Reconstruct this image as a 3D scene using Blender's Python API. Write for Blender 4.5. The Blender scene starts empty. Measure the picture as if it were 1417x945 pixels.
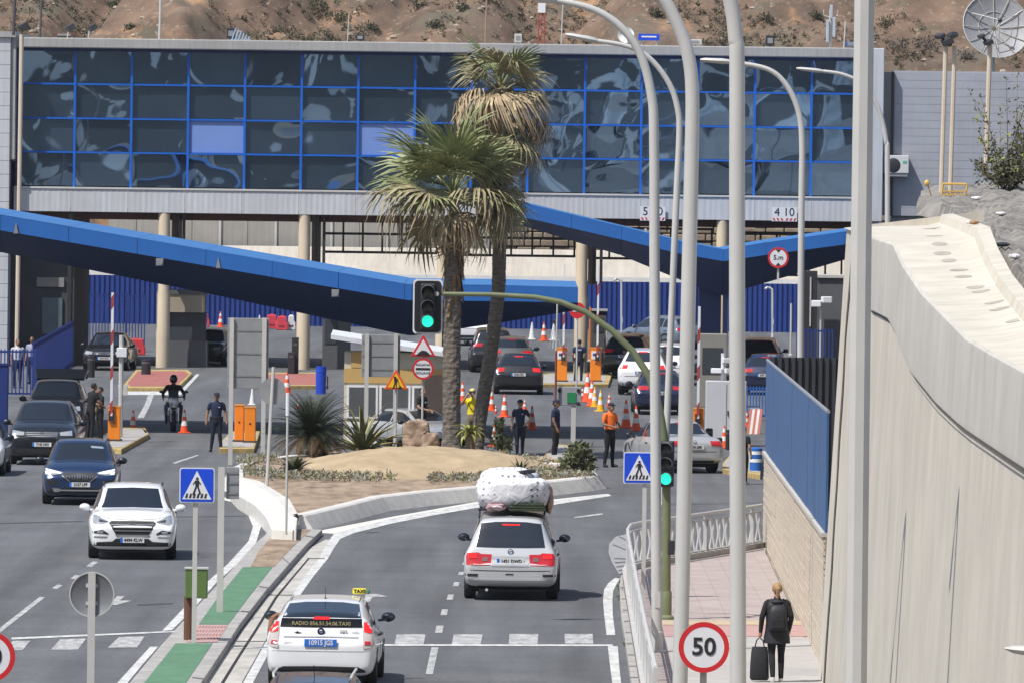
import bpy, bmesh, math, random
from mathutils import Vector, Matrix, noise
from mathutils.bvhtree import BVHTree
random.seed(7)
PI = math.pi
SC = bpy.context.scene
COL = SC.collection
# ------------------------------------------------------------------ camera
F = 12000.0; CX, CY, HOR = 708.5, 472.5, 219.0; HC = 8.5
PITCH = math.atan((CY - HOR) / F); ROLL = 0.0129
_f = Vector((0, math.cos(PITCH), -math.sin(PITCH))); _r = Vector((1, 0, 0)); _u = _r.cross(_f)
_r2 = _r * math.cos(ROLL) + _u * math.sin(ROLL); _u2 = _u * math.cos(ROLL) - _r * math.sin(ROLL)
CAMP = Vector((0, 0, HC))
cd = bpy.data.cameras.new('camera'); cam = bpy.data.objects.new('camera', cd); COL.objects.link(cam)
cd.sensor_width = 36; cd.lens = 36 * F / 1417; cd.sensor_fit = 'HORIZONTAL'
cd.clip_start = 1; cd.clip_end = 5000
Rm = Matrix((_r2, _u2, -_f)).transposed().to_4x4(); Rm.translation = CAMP
cam.matrix_world = Rm
SC.camera = cam
# ------------------------------------------------------------------ light
SUN = Vector((-0.41, -0.36, 0.85)).normalized()
w = bpy.data.worlds.new('World'); SC.world = w; w.use_nodes = True
nt = w.node_tree; bg = nt.nodes['Background']
sky = nt.nodes.new('ShaderNodeTexSky'); sky.sky_type = 'NISHITA'; sky.sun_disc = False
sky.sun_elevation = math.asin(SUN.z); sky.sun_rotation = math.atan2(SUN.x, SUN.y)
sky.altitude = 50; sky.dust_density = 1.5
nt.links.new(sky.outputs[0], bg.inputs[0]); bg.inputs[1].default_value = 0.12
ld = bpy.data.lights.new('sun', 'SUN'); ld.energy = 4.4; ld.angle = math.radians(0.5); ld.color = (1, .965, .91)
lo = bpy.data.objects.new('sun', ld); COL.objects.link(lo); lo.location = (0, 0, 80)
lo.rotation_euler = SUN.to_track_quat('Z', 'Y').to_euler()
SC.view_settings.view_transform = 'Standard'; SC.view_settings.look = 'None'
SC.view_settings.exposure = 0.15; SC.view_settings.gamma = 1
SC.cycles.max_bounces = 6; SC.cycles.diffuse_bounces = 2; SC.cycles.glossy_bounces = 3; SC.cycles.caustics_reflective = False

# ------------------------------------------------------------------ photo measurement -> place
def ray(px, py):
    return _f + _r2 * ((px - CX) / F) - _u2 * ((py - CY) / F)
def G(px, py, z=0.0):            # the point at height z seen there
    d = ray(px, py); return CAMP + d * ((z - HC) / d.z)
def at(px, py, Y):               # the point at distance Y
    d = ray(px, py); return CAMP + d * (Y / d.y)
def dist(py, z=0.0, px=708): return G(px, py, z).y
# ------------------------------------------------------------------ mesh builder
class MB:
    def __init__(s, M=None): s.V = []; s.F = []; s.I = []; s.M = M or Matrix.Identity(4); s.mi = 0
    def add(s, vs, fs, mi=None):
        b = len(s.V); s.V += [s.M @ Vector(v) for v in vs]
        s.F += [tuple(i + b for i in f) for f in fs]; s.I += [s.mi if mi is None else mi] * len(fs)
        return s
    def box(s, c, d, rz=0, mi=None, ry=0, rx=0, top=1.0):
        c = Vector(c); x, y, z = d[0] / 2, d[1] / 2, d[2] / 2
        R = Matrix.Rotation(rz, 3, 'Z') @ Matrix.Rotation(ry, 3, 'Y') @ Matrix.Rotation(rx, 3, 'X')
        vs = [c + R @ Vector((sx * x * (top if sz > 0 else 1), sy * y * (top if sz > 0 else 1), sz * z)) for sz in (-1, 1) for sx, sy in ((-1, -1), (1, -1), (1, 1), (-1, 1))]
        return s.add(vs, [(3, 2, 1, 0), (4, 5, 6, 7), (0, 1, 5, 4), (1, 2, 6, 5), (2, 3, 7, 6), (3, 0, 4, 7)], mi)
    def span(s, a, b, mi=None):
        return s.box([(a[i] + b[i]) / 2 for i in range(3)], [abs(b[i] - a[i]) for i in range(3)], mi=mi)
    def loft(s, rings, cap=True, closed=True, mi=None):
        n = len(rings[0]); vs = [p for r in rings for p in r]; fs = []
        for k in range(len(rings) - 1):
            for i in range(n if closed else n - 1):
                j = (i + 1) % n; fs.append((k * n + i, k * n + j, (k + 1) * n + j, (k + 1) * n + i))
        if cap and closed: fs += [tuple(range(n))[::-1], tuple(range((len(rings) - 1) * n, len(rings) * n))]
        return s.add(vs, fs, mi)
    def tube(s, pts, r, n=8, cap=True, mi=None, sq=None):
        pts = [Vector(p) for p in pts]; m = len(pts)
        if not hasattr(r, '__len__'): r = [r] * m
        rings = []; nrm = None
        for i, p in enumerate(pts):
            t = (pts[min(i + 1, m - 1)] - pts[max(i - 1, 0)])
            t = t.normalized() if t.length > 1e-9 else Vector((0, 0, 1))
            if nrm is None:
                nrm = Vector((1, 0, 0)) if abs(t.x) < .9 else Vector((0, 1, 0))
            nrm = (nrm - t * nrm.dot(t)).normalized(); bn = t.cross(nrm)
            rings.append([p + (nrm * math.cos(2 * PI * (k + .5) / n) + bn * math.sin(2 * PI * (k + .5) / n)) * r[i] for k in range(n)])
        return s.loft(rings, cap, mi=mi)
    def lathe(s, prof, n=16, c=(0, 0, 0), axis='Z', mi=None, cap=True):
        c = Vector(c); rings = []
        for rr, h in prof:
            ring = []
            for k in range(n):
                a = 2 * PI * k / n; x, y = rr * math.cos(a), rr * math.sin(a)
                ring.append(c + Vector((x, y, h) if axis == 'Z' else ((x, h, y) if axis == 'Y' else (h, x, y))))
            rings.append(ring)
        return s.loft(rings, cap, mi=mi)
    def ball(s, c, r, n=10, m=7, mi=None):
        if not hasattr(r, '__len__'): r = (r, r, r)
        rings = []
        for j in range(m + 1):
            a = -PI / 2 + PI * j / m; q = max(math.cos(a), .02)
            rings.append([Vector(c) + Vector((r[0] * q * math.cos(2 * PI * k / n), r[1] * q * math.sin(2 * PI * k / n), r[2] * math.sin(a))) for k in range(n)])
        return s.loft(rings, True, mi=mi)
    def prism(s, poly, a, b, axis='Y', mi=None):     # poly of 2-D points, extruded from a to b along axis
        def P(p, h): return (p[0], h, p[1]) if axis == 'Y' else ((h, p[0], p[1]) if axis == 'X' else (p[0], p[1], h))
        n = len(poly); ar = sum(poly[i][0] * poly[(i + 1) % n][1] - poly[(i + 1) % n][0] * poly[i][1] for i in range(n))
        vs = [P(p, a) for p in poly] + [P(p, b) for p in poly]
        fs = [(i, (i + 1) % n, n + (i + 1) % n, n + i) for i in range(n)] + [tuple(range(n))[::-1], tuple(range(n, 2 * n))]
        return s.add(vs, fs, mi)
    def strip(s, A, B, mi=None):
        n = len(A); return s.add(list(A) + list(B), [(i, i + 1, n + i + 1, n + i) for i in range(n - 1)], mi)
    def build(s, name, mats, parent=None, smooth=40, bevel=0, fix=True):
        me = bpy.data.meshes.new(name); me.from_pydata([tuple(v) for v in s.V], [], s.F)
        if not isinstance(mats, (list, tuple)): mats = [mats]
        for m in mats: me.materials.append(m)
        if len(mats) > 1: me.polygons.foreach_set('material_index', s.I)
        if fix:
            bm = bmesh.new(); bm.from_mesh(me); bmesh.ops.recalc_face_normals(bm, faces=bm.faces); bm.to_mesh(me); bm.free()
        if smooth:
            me.polygons.foreach_set('use_smooth', [True] * len(me.polygons))
            if smooth < 180: me.set_sharp_from_angle(angle=math.radians(smooth))
        me.update()
        o = bpy.data.objects.new(name, me); COL.objects.link(o)
        if parent: o.parent = parent
        if bevel:
            b = o.modifiers.new('bevel', 'BEVEL'); b.width = bevel; b.segments = 2; b.limit_method = 'ANGLE'
        return o
def tag(o, label=None, cat=None, group=None, kind=None):
    if label: o['label'] = label
    if cat: o['category'] = cat
    if group: o['group'] = group
    if kind: o['kind'] = kind
    return o
def thing(name, label, cat, loc=(0, 0, 0), rz=0, group=None):
    o = bpy.data.objects.new(name, None); COL.objects.link(o); o.empty_display_size = .2
    o.location = loc; o.rotation_euler = (0, 0, rz); return tag(o, label, cat, group)
def struct(o): o['kind'] = 'structure'; return o
KIDS = {}
def dup(root, loc, rz=0, label=None, scale=None, group=None):
    r = root.copy(); COL.objects.link(r); r.location = loc; r.rotation_euler = (0, 0, rz)
    if scale: r.scale = (scale,) * 3 if not hasattr(scale, '__len__') else scale
    if label: r['label'] = label
    if group: r['group'] = group
    for ch in [c for c in bpy.data.objects if c.parent == root]:
        c = ch.copy(); COL.objects.link(c); c.parent = r
        for g in [q for q in bpy.data.objects if q.parent == ch]:
            e = g.copy(); COL.objects.link(e); e.parent = c
    return r
_txt = {}
def text(s, size, m, parent, loc=(0, 0, 0), name='lettering', ext=.002, sx=1.0, rot=(PI / 2, 0, 0), bold=0):
    cu = bpy.data.curves.new(name, 'FONT'); cu.body = s; cu.size = size; cu.extrude = ext; cu.align_x = 'CENTER'; cu.align_y = 'CENTER'; cu.offset = bold
    cu.resolution_u = 3
    t = bpy.data.objects.new(name, cu); COL.objects.link(t)
    dg = bpy.context.evaluated_depsgraph_get(); me = bpy.data.meshes.new_from_object(t.evaluated_get(dg))
    bpy.data.objects.remove(t); bpy.data.curves.remove(cu)
    o = bpy.data.objects.new(name, me); COL.objects.link(o); me.materials.clear(); me.materials.append(m)
    o.location = loc; o.rotation_euler = rot; o.scale = (sx, 1, 1); o.parent = parent; return o
# ------------------------------------------------------------------ materials
MATS = {}
def M(name, col, rough=.6, metal=0, var=.12, scale=3, bump=0, bscale=25, emit=0, coat=0, spec=.5, streak=0, hue=None, stretch=(1, 1, 1), dist_=.02, streak_y=1.6):
    if name in MATS: return MATS[name]
    m = bpy.data.materials.new(name); m.use_nodes = True; MATS[name] = m
    n = m.node_tree.nodes; l = m.node_tree.links; p = n['Principled BSDF']
    p.inputs['Roughness'].default_value = rough; p.inputs['Metallic'].default_value = metal
    p.inputs['Specular IOR Level'].default_value = spec
    p.inputs['Base Color'].default_value = (*col, 1)
    if coat: p.inputs['Coat Weight'].default_value = coat; p.inputs['Coat Roughness'].default_value = .04
    if emit: p.inputs['Emission Color'].default_value = (*col, 1); p.inputs['Emission Strength'].default_value = emit
    if var or bump:
        tc = n.new('ShaderNodeTexCoord'); mp = n.new('ShaderNodeMapping'); mp.inputs['Scale'].default_value = stretch
        l.new(tc.outputs['Object'], mp.inputs[0])
    if var:
        nz = n.new('ShaderNodeTexNoise'); nz.inputs['Scale'].default_value = scale; nz.inputs['Detail'].default_value = 6; nz.inputs['Roughness'].default_value = .65
        l.new(mp.outputs[0], nz.inputs['Vector'])
        rp = n.new('ShaderNodeValToRGB'); l.new(nz.outputs['Fac'], rp.inputs[0])
        lo_ = [c * (1 - var) for c in col]; hi = [min(1, c * (1 + var)) for c in col]
        if hue: hi = list(hue)
        rp.color_ramp.elements[0].position = .3; rp.color_ramp.elements[1].position = .7
        rp.color_ramp.elements[0].color = (*lo_, 1); rp.color_ramp.elements[1].color = (*hi, 1)
        out = rp.outputs[0]
        if streak:
            mp2 = n.new('ShaderNodeMapping'); mp2.inputs['Scale'].default_value = (4, streak_y, .10); l.new(tc.outputs['Object'], mp2.inputs[0])
            n2 = n.new('ShaderNodeTexNoise'); n2.inputs['Scale'].default_value = 1.6; n2.inputs['Detail'].default_value = 8; n2.inputs['Roughness'].default_value = .7
            l.new(mp2.outputs[0], n2.inputs['Vector'])
            r2 = n.new('ShaderNodeValToRGB'); r2.color_ramp.elements[0].position = .35; r2.color_ramp.elements[1].position = .62
            r2.color_ramp.elements[0].color = (1 - streak, 1 - streak * 1.05, 1 - streak * 1.12, 1); r2.color_ramp.elements[1].color = (1, 1, 1, 1)
            l.new(n2.outputs['Fac'], r2.inputs[0])
            mx = n.new('ShaderNodeMix'); mx.data_type = 'RGBA'; mx.blend_type = 'MULTIPLY'; mx.inputs[0].default_value = 1
            l.new(out, mx.inputs[6]); l.new(r2.outputs[0], mx.inputs[7]); out = mx.outputs[2]
        l.new(out, p.inputs['Base Color'])
    if bump:
        nb = n.new('ShaderNodeTexNoise'); nb.inputs['Scale'].default_value = bscale; nb.inputs['Detail'].default_value = 5
        l.new(mp.outputs[0], nb.inputs['Vector'])
        b = n.new('ShaderNodeBump'); b.inputs['Strength'].default_value = bump; b.inputs['Distance'].default_value = dist_
        l.new(nb.outputs['Fac'], b.inputs['Height']); l.new(b.outputs[0], p.inputs['Normal'])
    return m
galv = M('galvanised', (.55, .54, .51), .55, .15, .06, 2)
lampgrey = M('lamp_grey', (.56, .55, .525), .5, .1, .06, 1.2)
white = M('white_paint', (.8, .8, .8), .45, 0, .03)
linewhite = M('road_white', (.60, .60, .58), .75, 0, .35, 5, hue=(.72, .72, .70), stretch=(1, .25, 1))
linegrey = M('worn_white', (.42, .42, .42), .85, 0, .5, 6, hue=(.58, .58, .57), stretch=(1, .25, 1))
black = M('black_plastic', (.02, .02, .022), .5, 0, .1)
blackmetal = M('black_metal', (.03, .03, .035), .45, 0, .1)
rubber = M('rubber', (.022, .022, .022), .8, 0, .1)
red = M('sign_red', (.6, .025, .03), .4, 0, .05)
signwhite = M('sign_white', (.75, .75, .78), .35, 0, .03)
signblue = M('sign_blue', (.01, .07, .62), .35, 0, .05)
signyellow = M('sign_yellow', (.9, .52, .02), .4, 0, .04)
signback = M('sign_back', (.30, .31, .32), .5, .3, .1, 4)
orange = M('barrier_orange', (.85, .24, .012), .5, 0, .06, 4)
coneor = M('cone_orange', (.85, .10, .02), .5, 0, .1, 5)
coneyel = M('cone_yellow', (.8, .42, .02), .5, 0, .1, 5)
conewhite = M('cone_white', (.75, .73, .70), .5, 0, .1, 5)
green_lit = M('green_lamp', (.02, .85, .55), .3, 0, 0, emit=1.1)
red_lit = M('red_lamp', (.9, .03, .03), .3, 0, 0, emit=.7)
greenpost = M('green_post', (.17, .19, .10), .5, 0, .15, 2)
concrete = M('concrete', (.50, .47, .42), .9, 0, .14, 1.3, .25, 12)
kerbc = M('kerb_concrete', (.37, .355, .335), .9, 0, .22, 2.5, .3, 15)
# ================================================================== SETTING
asphalt = M('asphalt', (.120, .124, .131), .85, 0, .16, .35, .35, 60, dist_=.01)
def asphalt_detail(m):                       # worn tracks and fine aggregate
    n = m.node_tree.nodes; l = m.node_tree.links; p = n['Principled BSDF']
    src = p.inputs['Base Color'].links[0].from_socket
    tc = n.new('ShaderNodeTexCoord'); mp = n.new('ShaderNodeMapping'); mp.inputs['Scale'].default_value = (.5, .02, 1)
    l.new(tc.outputs['Object'], mp.inputs[0]); z = n.new('ShaderNodeTexNoise'); z.inputs['Scale'].default_value = 2.2; z.inputs['Detail'].default_value = 4
    l.new(mp.outputs[0], z.inputs['Vector']); r = n.new('ShaderNodeValToRGB'); r.color_ramp.elements[0].position = .3; r.color_ramp.elements[1].position = .7
    r.color_ramp.elements[0].color = (.68, .68, .685, 1); r.color_ramp.elements[1].color = (1.16, 1.155, 1.15, 1); l.new(z.outputs['Fac'], r.inputs[0])
    z2 = n.new('ShaderNodeTexNoise'); z2.inputs['Scale'].default_value = 9; z2.inputs['Detail'].default_value = 8; z2.inputs['Roughness'].default_value = .8
    mp2 = n.new('ShaderNodeMapping'); mp2.inputs['Scale'].default_value = (1, .25, 1); l.new(tc.outputs['Object'], mp2.inputs[0]); l.new(mp2.outputs[0], z2.inputs['Vector'])
    r2 = n.new('ShaderNodeValToRGB'); r2.color_ramp.elements[0].color = (.80, .80, .80, 1); r2.color_ramp.elements[1].color = (1.18, 1.18, 1.18, 1); r2.color_ramp.elements[0].position = .3; r2.color_ramp.elements[1].position = .7; l.new(z2.outputs['Fac'], r2.inputs[0])
    a = n.new('ShaderNodeMix'); a.data_type = 'RGBA'; a.blend_type = 'MULTIPLY'; a.inputs[0].default_value = 1; l.new(src, a.inputs[6]); l.new(r.outputs[0], a.inputs[7])
    b = n.new('ShaderNodeMix'); b.data_type = 'RGBA'; b.blend_type = 'MULTIPLY'; b.inputs[0].default_value = 1; l.new(a.outputs[2], b.inputs[6]); l.new(r2.outputs[0], b.inputs[7])
    l.new(b.outputs[2], p.inputs['Base Color'])
asphalt_detail(asphalt)
dirt = M('dirt', (.23, .18, .13), .95, 0, .3, .6, .4, 8)
soil = M('soil', (.27, .19, .125), .95, 0, .35, 2.6, .7, 14, hue=(.44, .33, .235), stretch=(1, .22, 1))
sand = M('sand', (.44, .325, .19), .95, 0, .22, 1.6, .6, 12, stretch=(1, .3, 1), hue=(.50, .385, .24))
greenpaint = M('green_paint', (.10, .215, .125), .8, 0, .2, 3)
tactile = M('pink_tile', (.46, .29, .27), .8, 0, .15, 4)
MB().add([(-500, -450, -.02), (500, -450, -.02), (500, 900, -.02), (-500, 900, -.02)], [(0, 1, 2, 3)])
g = MB().add([(-500, -450, -.02), (500, -450, -.02), (500, 900, -.02), (-500, 900, -.02)], [(0, 1, 2, 3)]).build('ground', dirt, smooth=0); struct(g)
rd = MB()
ny = 60
rd.add([(x, 20 + 440 * j / ny, 0) for j in range(ny + 1) for x in (-40, -20, 0, 20, 40)], [(j * 5 + i, j * 5 + i + 1, j * 5 + i + 6, j * 5 + i + 5) for j in range(ny) for i in range(4)])
struct(rd.build('road', asphalt, smooth=0))
def sheet(name, quads, z, m, parent=None):
    b = MB()
    for q in quads: b.add([G(x, y, z) for x, y in q], [tuple(range(len(q)))])
    o = b.build(name, m, parent, smooth=0)
    return o
def lr(name, L, R, z, m):
    b = MB(); b.strip([G(x, y, z) for x, y in L], [G(x, y, z) for x, y in R]); o = b.build(name, m, smooth=0); return o
def slab(name, pxs, z0, z1, m, parent=None, bevel=0.015):
    P = [G(x, y, z1) for x, y in pxs]
    b = MB(); b.prism([(p.x, p.y) for p in P], z0, z1, axis='Z'); return b.build(name, m, parent, smooth=0, bevel=bevel)
# --- road markings
marks = []
def mark(name, *a): o = sheet(name, *a); struct(o); marks.append(o)
for q in ([(549, 877), (589, 877), (586, 891), (546, 891)], [(628, 877), (668, 877), (665, 891), (625, 891)], [(705, 876.5), (745, 876.5), (744, 890.5), (704, 890.5)], [(781, 876.5), (820, 876.5), (821, 890), (782, 890)], [(470, 877.5), (511, 877.5), (507, 891.5), (466, 891.5)],
          [(18, 886), (42, 886), (31, 899), (3, 899)], [(84, 883.5), (119, 883), (108, 898), (70, 898.5)], [(165, 880.5), (200, 880), (190, 895), (149, 895.5)]):
    mark('crossing_bar', [q], .006, linegrey)
for q in ([(597, 895), (607, 895), (599, 932), (589, 932)], [(604, 865), (614, 865), (612, 875), (602, 875)], [(611.5, 842.5), (620, 842.5), (618.5, 850.5), (609.5, 850.5)], [(620, 822), (628, 822), (626.5, 829), (618, 829)], [(628.5, 805), (636, 805), (634.5, 810.5), (626.5, 810.5)],
          [(635.5, 790.5), (642.5, 790.5), (641, 795), (633.5, 795)], [(641, 777), (647.5, 777), (646.5, 781), (639.5, 781)], [(795, 714.5), (834, 709.5), (834, 711.5), (795, 716.5)],
          [(0, 868), (55, 825), (62, 826), (0, 875)], [(72, 813), (80, 808), (87, 809), (79, 814.5)], [(97, 800), (104, 795), (111, 796), (105, 801)], [(119, 783), (129, 776), (136, 777), (127, 784)],
          [(238, 640), (272, 629), (276, 629.5), (243, 641)]):
    mark('lane_dash', [q], .006, linegrey)
for q in ([(525, 890.6), (848, 891), (848, 893.4), (525, 893)], [(16, 881.5), (243, 872.2), (243, 874), (16, 884.2)], [(358, 895), (376, 895), (376, 897), (356, 897)]):
    mark('stop_line', [q], .008, linewhite)
for q in ([(152, 836), (162, 824), (173, 824), (166, 830), (182, 830.5), (161, 836.5)], [(506, 821.5), (520, 821), (536, 824.5), (515, 826), (512, 832), (504, 832)]):
    mark('road_arrow', [q], .006, linegrey)
def tri_lr(L, R, m=None): struct(lr('edge_line', L, R, .007, m or linewhite))
tri_lr([(851, 799), (842, 806), (836, 815), (834.5, 830), (836, 850), (839.5, 878)], [(858, 800), (853, 808), (848.5, 817), (847.5, 830), (848, 850), (851.5, 878)])
tri_lr([(841, 893.5), (843.5, 915), (848, 950)], [(855, 893.5), (856.5, 915), (860, 950)])
tri_lr([(300, 690), (322, 694), (342, 709), (350, 728), (344, 748), (315, 780), (285, 806), (252, 843), (224, 872.5)], [(305, 687), (330, 691), (353, 708), (361, 728), (354, 752), (327, 781), (299, 806), (264, 846), (238, 871)])
tri_lr([(208, 894), (185, 919), (155, 952)], [(219, 894), (197, 919), (170, 952)])
tri_lr([(842, 683), (756, 694), (658, 696.5), (600, 706), (539, 718), (480, 731), (462, 738), (452, 752), (441, 772), (422, 796), (405, 822), (372, 880), (333, 950)],
       [(846, 685.5), (756, 699.5), (660, 702), (602, 712), (541, 724), (490, 737), (471, 745), (462, 758), (454, 772), (433, 798), (416, 822), (384, 880), (347, 950)])
# --- gutter beside the median
gut = M('gutter_concrete', (.46, .44, .40), .9, 0, .25, 1.5, .3, 12, stretch=(1, .4, 1))
struct(lr('gutter', [(450, 746), (425, 760), (404, 783), (370, 824), (322, 890), (280, 950)], [(470, 746), (452, 755), (440, 773), (404, 823), (370, 881), (331, 950)], .004, gut))
struct(lr('gutter_slot', [(426, 772), (402, 800), (380, 826), (349, 876), (330, 905), (303, 948)], [(428.5, 772), (405, 800), (384, 826), (353, 876), (334, 905), (308, 948)], .008, M('slot_dark', (.02, .02, .02), .9)))
def joint(x0, x1, y): struct(sheet('gutter_joint', [[(x0, y), (x1, y), (x1, y + 1.2), (x0, y + 1.2)]], .008, M('joint_bar_dark', (.12, .115, .11), .9)))
joint(370, 407, 822); joint(425, 450, 771.5); joint(327, 372, 886)
# tyre marks and repairs in the asphalt
patchm = M('asphalt_patch', (.058, .059, .062), .9, 0, .2, 2)
for q in ([(505, 735.5), (522, 735.2), (527, 736.3), (508, 737.2)], [(190, 835.5), (240, 833.5), (240, 835), (190, 837.5)], [(0, 723), (115, 720), (115, 721.3), (0, 724.4)], [(170, 715), (340, 713), (340, 714), (170, 716)]):
    struct(sheet('asphalt_seam', [q], .004, patchm))
# --- median between the carriageways (low kerbed strip)
med_outL = [(376, 731), (352, 752), (318, 790), (262, 849), (224, 890), (178, 945), (165, 960)]
med_outR = [(446, 732), (425, 752), (401, 779), (366, 819), (332, 863), (316, 888), (278, 945), (268, 960)]
P = [G(x, y, .13) for x, y in med_outL + med_outR[::-1]]
med = MB().prism([(p.x, p.y) for p in P], -.02, .13, axis='Z').build('median', kerbc, smooth=0, bevel=.02); struct(med)
struct(sheet('median_soil', [[(383, 733), (430, 732), (404, 757), (379, 783.5), (347, 783.5), (358, 762)]], .136, soil))
for q in ([(336, 784), (377, 784), (346, 823), (316, 863), (275, 863), (300, 828)], [(243, 889.5), (294, 889.5), (252, 952), (193, 952)]):
    struct(sheet('cycle_strip', [q], .136, greenpaint))
tp = sheet('tactile_paving', [[(274, 864), (316, 864), (300, 888), (258, 888)]], .136, tactile); struct(tp)
b = MB()
for i in range(9):
    for j in range(4):
        a = G(276 + i * 4.3 - j * 3.5, 867 + j * 5.4, .136); b.box((a.x, a.y, a.z + .006), (.022, .5, .012))
b.build('tactile_rib', tactile, tp)['kind'] = 'stuff'
for (x0, y0, x1, y1) in ((401, 779, 386, 766), (346, 846, 334, 844), (283, 938, 266, 936), (434, 742, 422, 740), (318, 885, 300, 884), (372, 812, 358, 810)):   # kerb joints
    struct(sheet('kerb_joint', [[(x0, y0), (x1, y1), (x1, y1 + 1.4), (x0, y0 + 1.4)]], .134, M('joint_bar_dark', (.12, .115, .11), .9)))
# --- planted island
whitec = M('white_concrete', (.70, .68, .63), .85, 0, .08, 1.2, .15, 12, streak=.12)
wallc = M('island_wall', (.64, .62, .58), .9, 0, .12, 1.5, .2, 14, streak=.15)
ZI = .34
isl_px = [(397, 713), (420, 712), (472, 700), (528, 686), (590, 679), (660, 673), (755, 666), (800, 661), (827, 657), (818, 648), (795, 642), (720, 635), (640, 629), (560, 625), (480, 625), (400, 629), (342, 636), (322, 646), (322, 660), (345, 665), (385, 690)]
P = [G(x, y, ZI) for x, y in isl_px]
cen = Vector((G(580, 655).x, G(580, 655).y, 0))
island = MB().prism([(p.x, p.y) for p in P], -.02, ZI - .06, axis='Z').build('island', soil, smooth=0); struct(island)
rim = MB(); n = len(P); base = []
for i in range(n):
    a, c = P[i - 1], P[(i + 1) % n]; t = (c - a); nn = Vector((t.y, -t.x, 0)).normalized()
    base.append(nn)
W_ = .28
def ringp(i, off, z): return (P[i].x - base[i].x * off, P[i].y - base[i].y * off * 2.2, z)
rings = [[ringp(i % n, -.26, -.02), ringp(i % n, -.04, ZI - .03), ringp(i % n, .02, ZI), ringp(i % n, W_, ZI), ringp(i % n, W_, ZI - .2)] for i in range(n + 1)]
rim.loft(rings, cap=False)
o = rim.build('island_wall', wallc, smooth=0, bevel=.02); struct(o)
# widened pale kerb at the island's left nose
struct(slab('island_kerb', [(326, 664), (345, 665), (372, 679), (388, 691), (403, 711), (412, 716), (410, 733), (376, 731), (368, 714), (352, 697), (330, 684), (318, 672)], -.02, .36, whitec, bevel=.03))
struct(lr('island_apron', [(401, 732), (446, 733), (539, 715), (658, 694), (756, 691.5), (842, 682.5)], [(430, 736), (462, 738), (539, 718), (658, 696.5), (756, 694), (842, 683.2)], .01, whitec))
# sand mound
c0 = G(592, 641, ZI)
b = MB(); N1, N2 = 40, 24; vs = []
for j in range(N2 + 1):
    for i in range(N1 + 1):
        u, v = i / N1 * 2 - 1, j / N2 * 2 - 1
        hh = max(0, 1 - (abs(u) ** 2.3 + abs(v) ** 2.0)); x = c0.x + u * 3.35; y = c0.y + v * 10
        vs.append((x, y, ZI - .08 + .45 * hh ** .9 + .07 * noise.noise((x * 1.1, y * .3, 0)) + .04 * noise.noise((x * 3.5, y * .9, 4))))
b.add(vs, [(j * (N1 + 1) + i, j * (N1 + 1) + i + 1, (j + 1) * (N1 + 1) + i + 1, (j + 1) * (N1 + 1) + i) for j in range(N2) for i in range(N1)])
struct(b.build('sand_mound', sand))
# --- lane islands at the barriers
yellowk = M('yellow_kerb', (.44, .34, .17), .85, 0, .35, 4, hue=(.60, .43, .15))
redpave = M('red_paving', (.36, .13, .11), .85, 0, .2, 2)
struct(slab('kerb_island', [(150, 617), (172, 616), (205, 597), (198, 592), (150, 594)], -.02, .14, kerbc))
def lane_island(px, m_in):
    struct(slab('kerb_island', px, -.02, .14, yellowk))
    cx = sum(p[0] for p in px) / len(px); cy = sum(p[1] for p in px) / len(px)
    struct(sheet('island_paving', [[(cx + (x - cx) * .9, cy + (y - cy) * .84) for x, y in px]], .146, m_in))
lane_island([(172, 531), (176, 536), (246, 536), (266, 516), (260, 511), (188, 511)], redpave)
lane_island([(352, 530), (350, 533), (452, 533), (452, 515), (372, 515)], redpave)
lane_island([(150, 612), (146, 620), (168, 621), (206, 600), (200, 590), (162, 590)], kerbc)
lane_island([(304, 612), (304, 620), (352, 620), (360, 596), (320, 596)], kerbc)
lane_island([(755, 626), (756, 636), (790, 638), (812, 630), (800, 616), (770, 614)], kerbc)
lane_island([(690, 526), (688, 531), (842, 531), (846, 520), (840, 516), (760, 516)], kerbc)
lane_island([(1000, 640), (1000, 648), (1052, 656), (1056, 630), (1020, 618)], kerbc)
# white hatch round the lane island
struct(lr('edge_line', [(166, 532), (172, 541), (245, 541), (272, 517)], [(163, 533), (170, 546), (250, 546), (276, 518)], .006, linewhite))
struct(lr('edge_line', [(205, 546), (200, 560), (190, 578)], [(213, 546), (208, 560), (199, 578)], .006, linegrey))
# --- right pavement
pinkp = M('pink_paving', (.42, .34, .315), .85, 0, .16, 1.2, .2, 14, hue=(.46, .40, .375))
ZP = .14
def paving_tiles(m):
    n = m.node_tree.nodes; l = m.node_tree.links; p = n['Principled BSDF']; src = p.inputs['Base Color'].links[0].from_socket
    tc = n.new('ShaderNodeTexCoord'); bt = n.new('ShaderNodeTexBrick'); bt.inputs['Scale'].default_value = 1; bt.inputs['Brick Width'].default_value = .4; bt.inputs['Row Height'].default_value = .8; bt.offset = 0; bt.inputs['Mortar Size'].default_value = .012
    bt.inputs['Color1'].default_value = (1, 1, 1, 1); bt.inputs['Color2'].default_value = (.95, .95, .96, 1); bt.inputs['Mortar'].default_value = (.84, .82, .8, 1)
    l.new(tc.outputs['Object'], bt.inputs['Vector']); a = n.new('ShaderNodeMix'); a.data_type = 'RGBA'; a.blend_type = 'MULTIPLY'; a.inputs[0].default_value = 1
    l.new(src, a.inputs[6]); l.new(bt.outputs[0], a.inputs[7]); l.new(a.outputs[2], p.inputs['Base Color'])
paving_tiles(pinkp)
pv = [(859, 796), (857, 809), (860, 852), (866, 890), (875, 950), (1300, 950), (1138, 936), (1056, 756), (940, 777), (885, 786), (866, 790)]
struct(slab('pavement', pv, -.02, ZP, kerbc))
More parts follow.
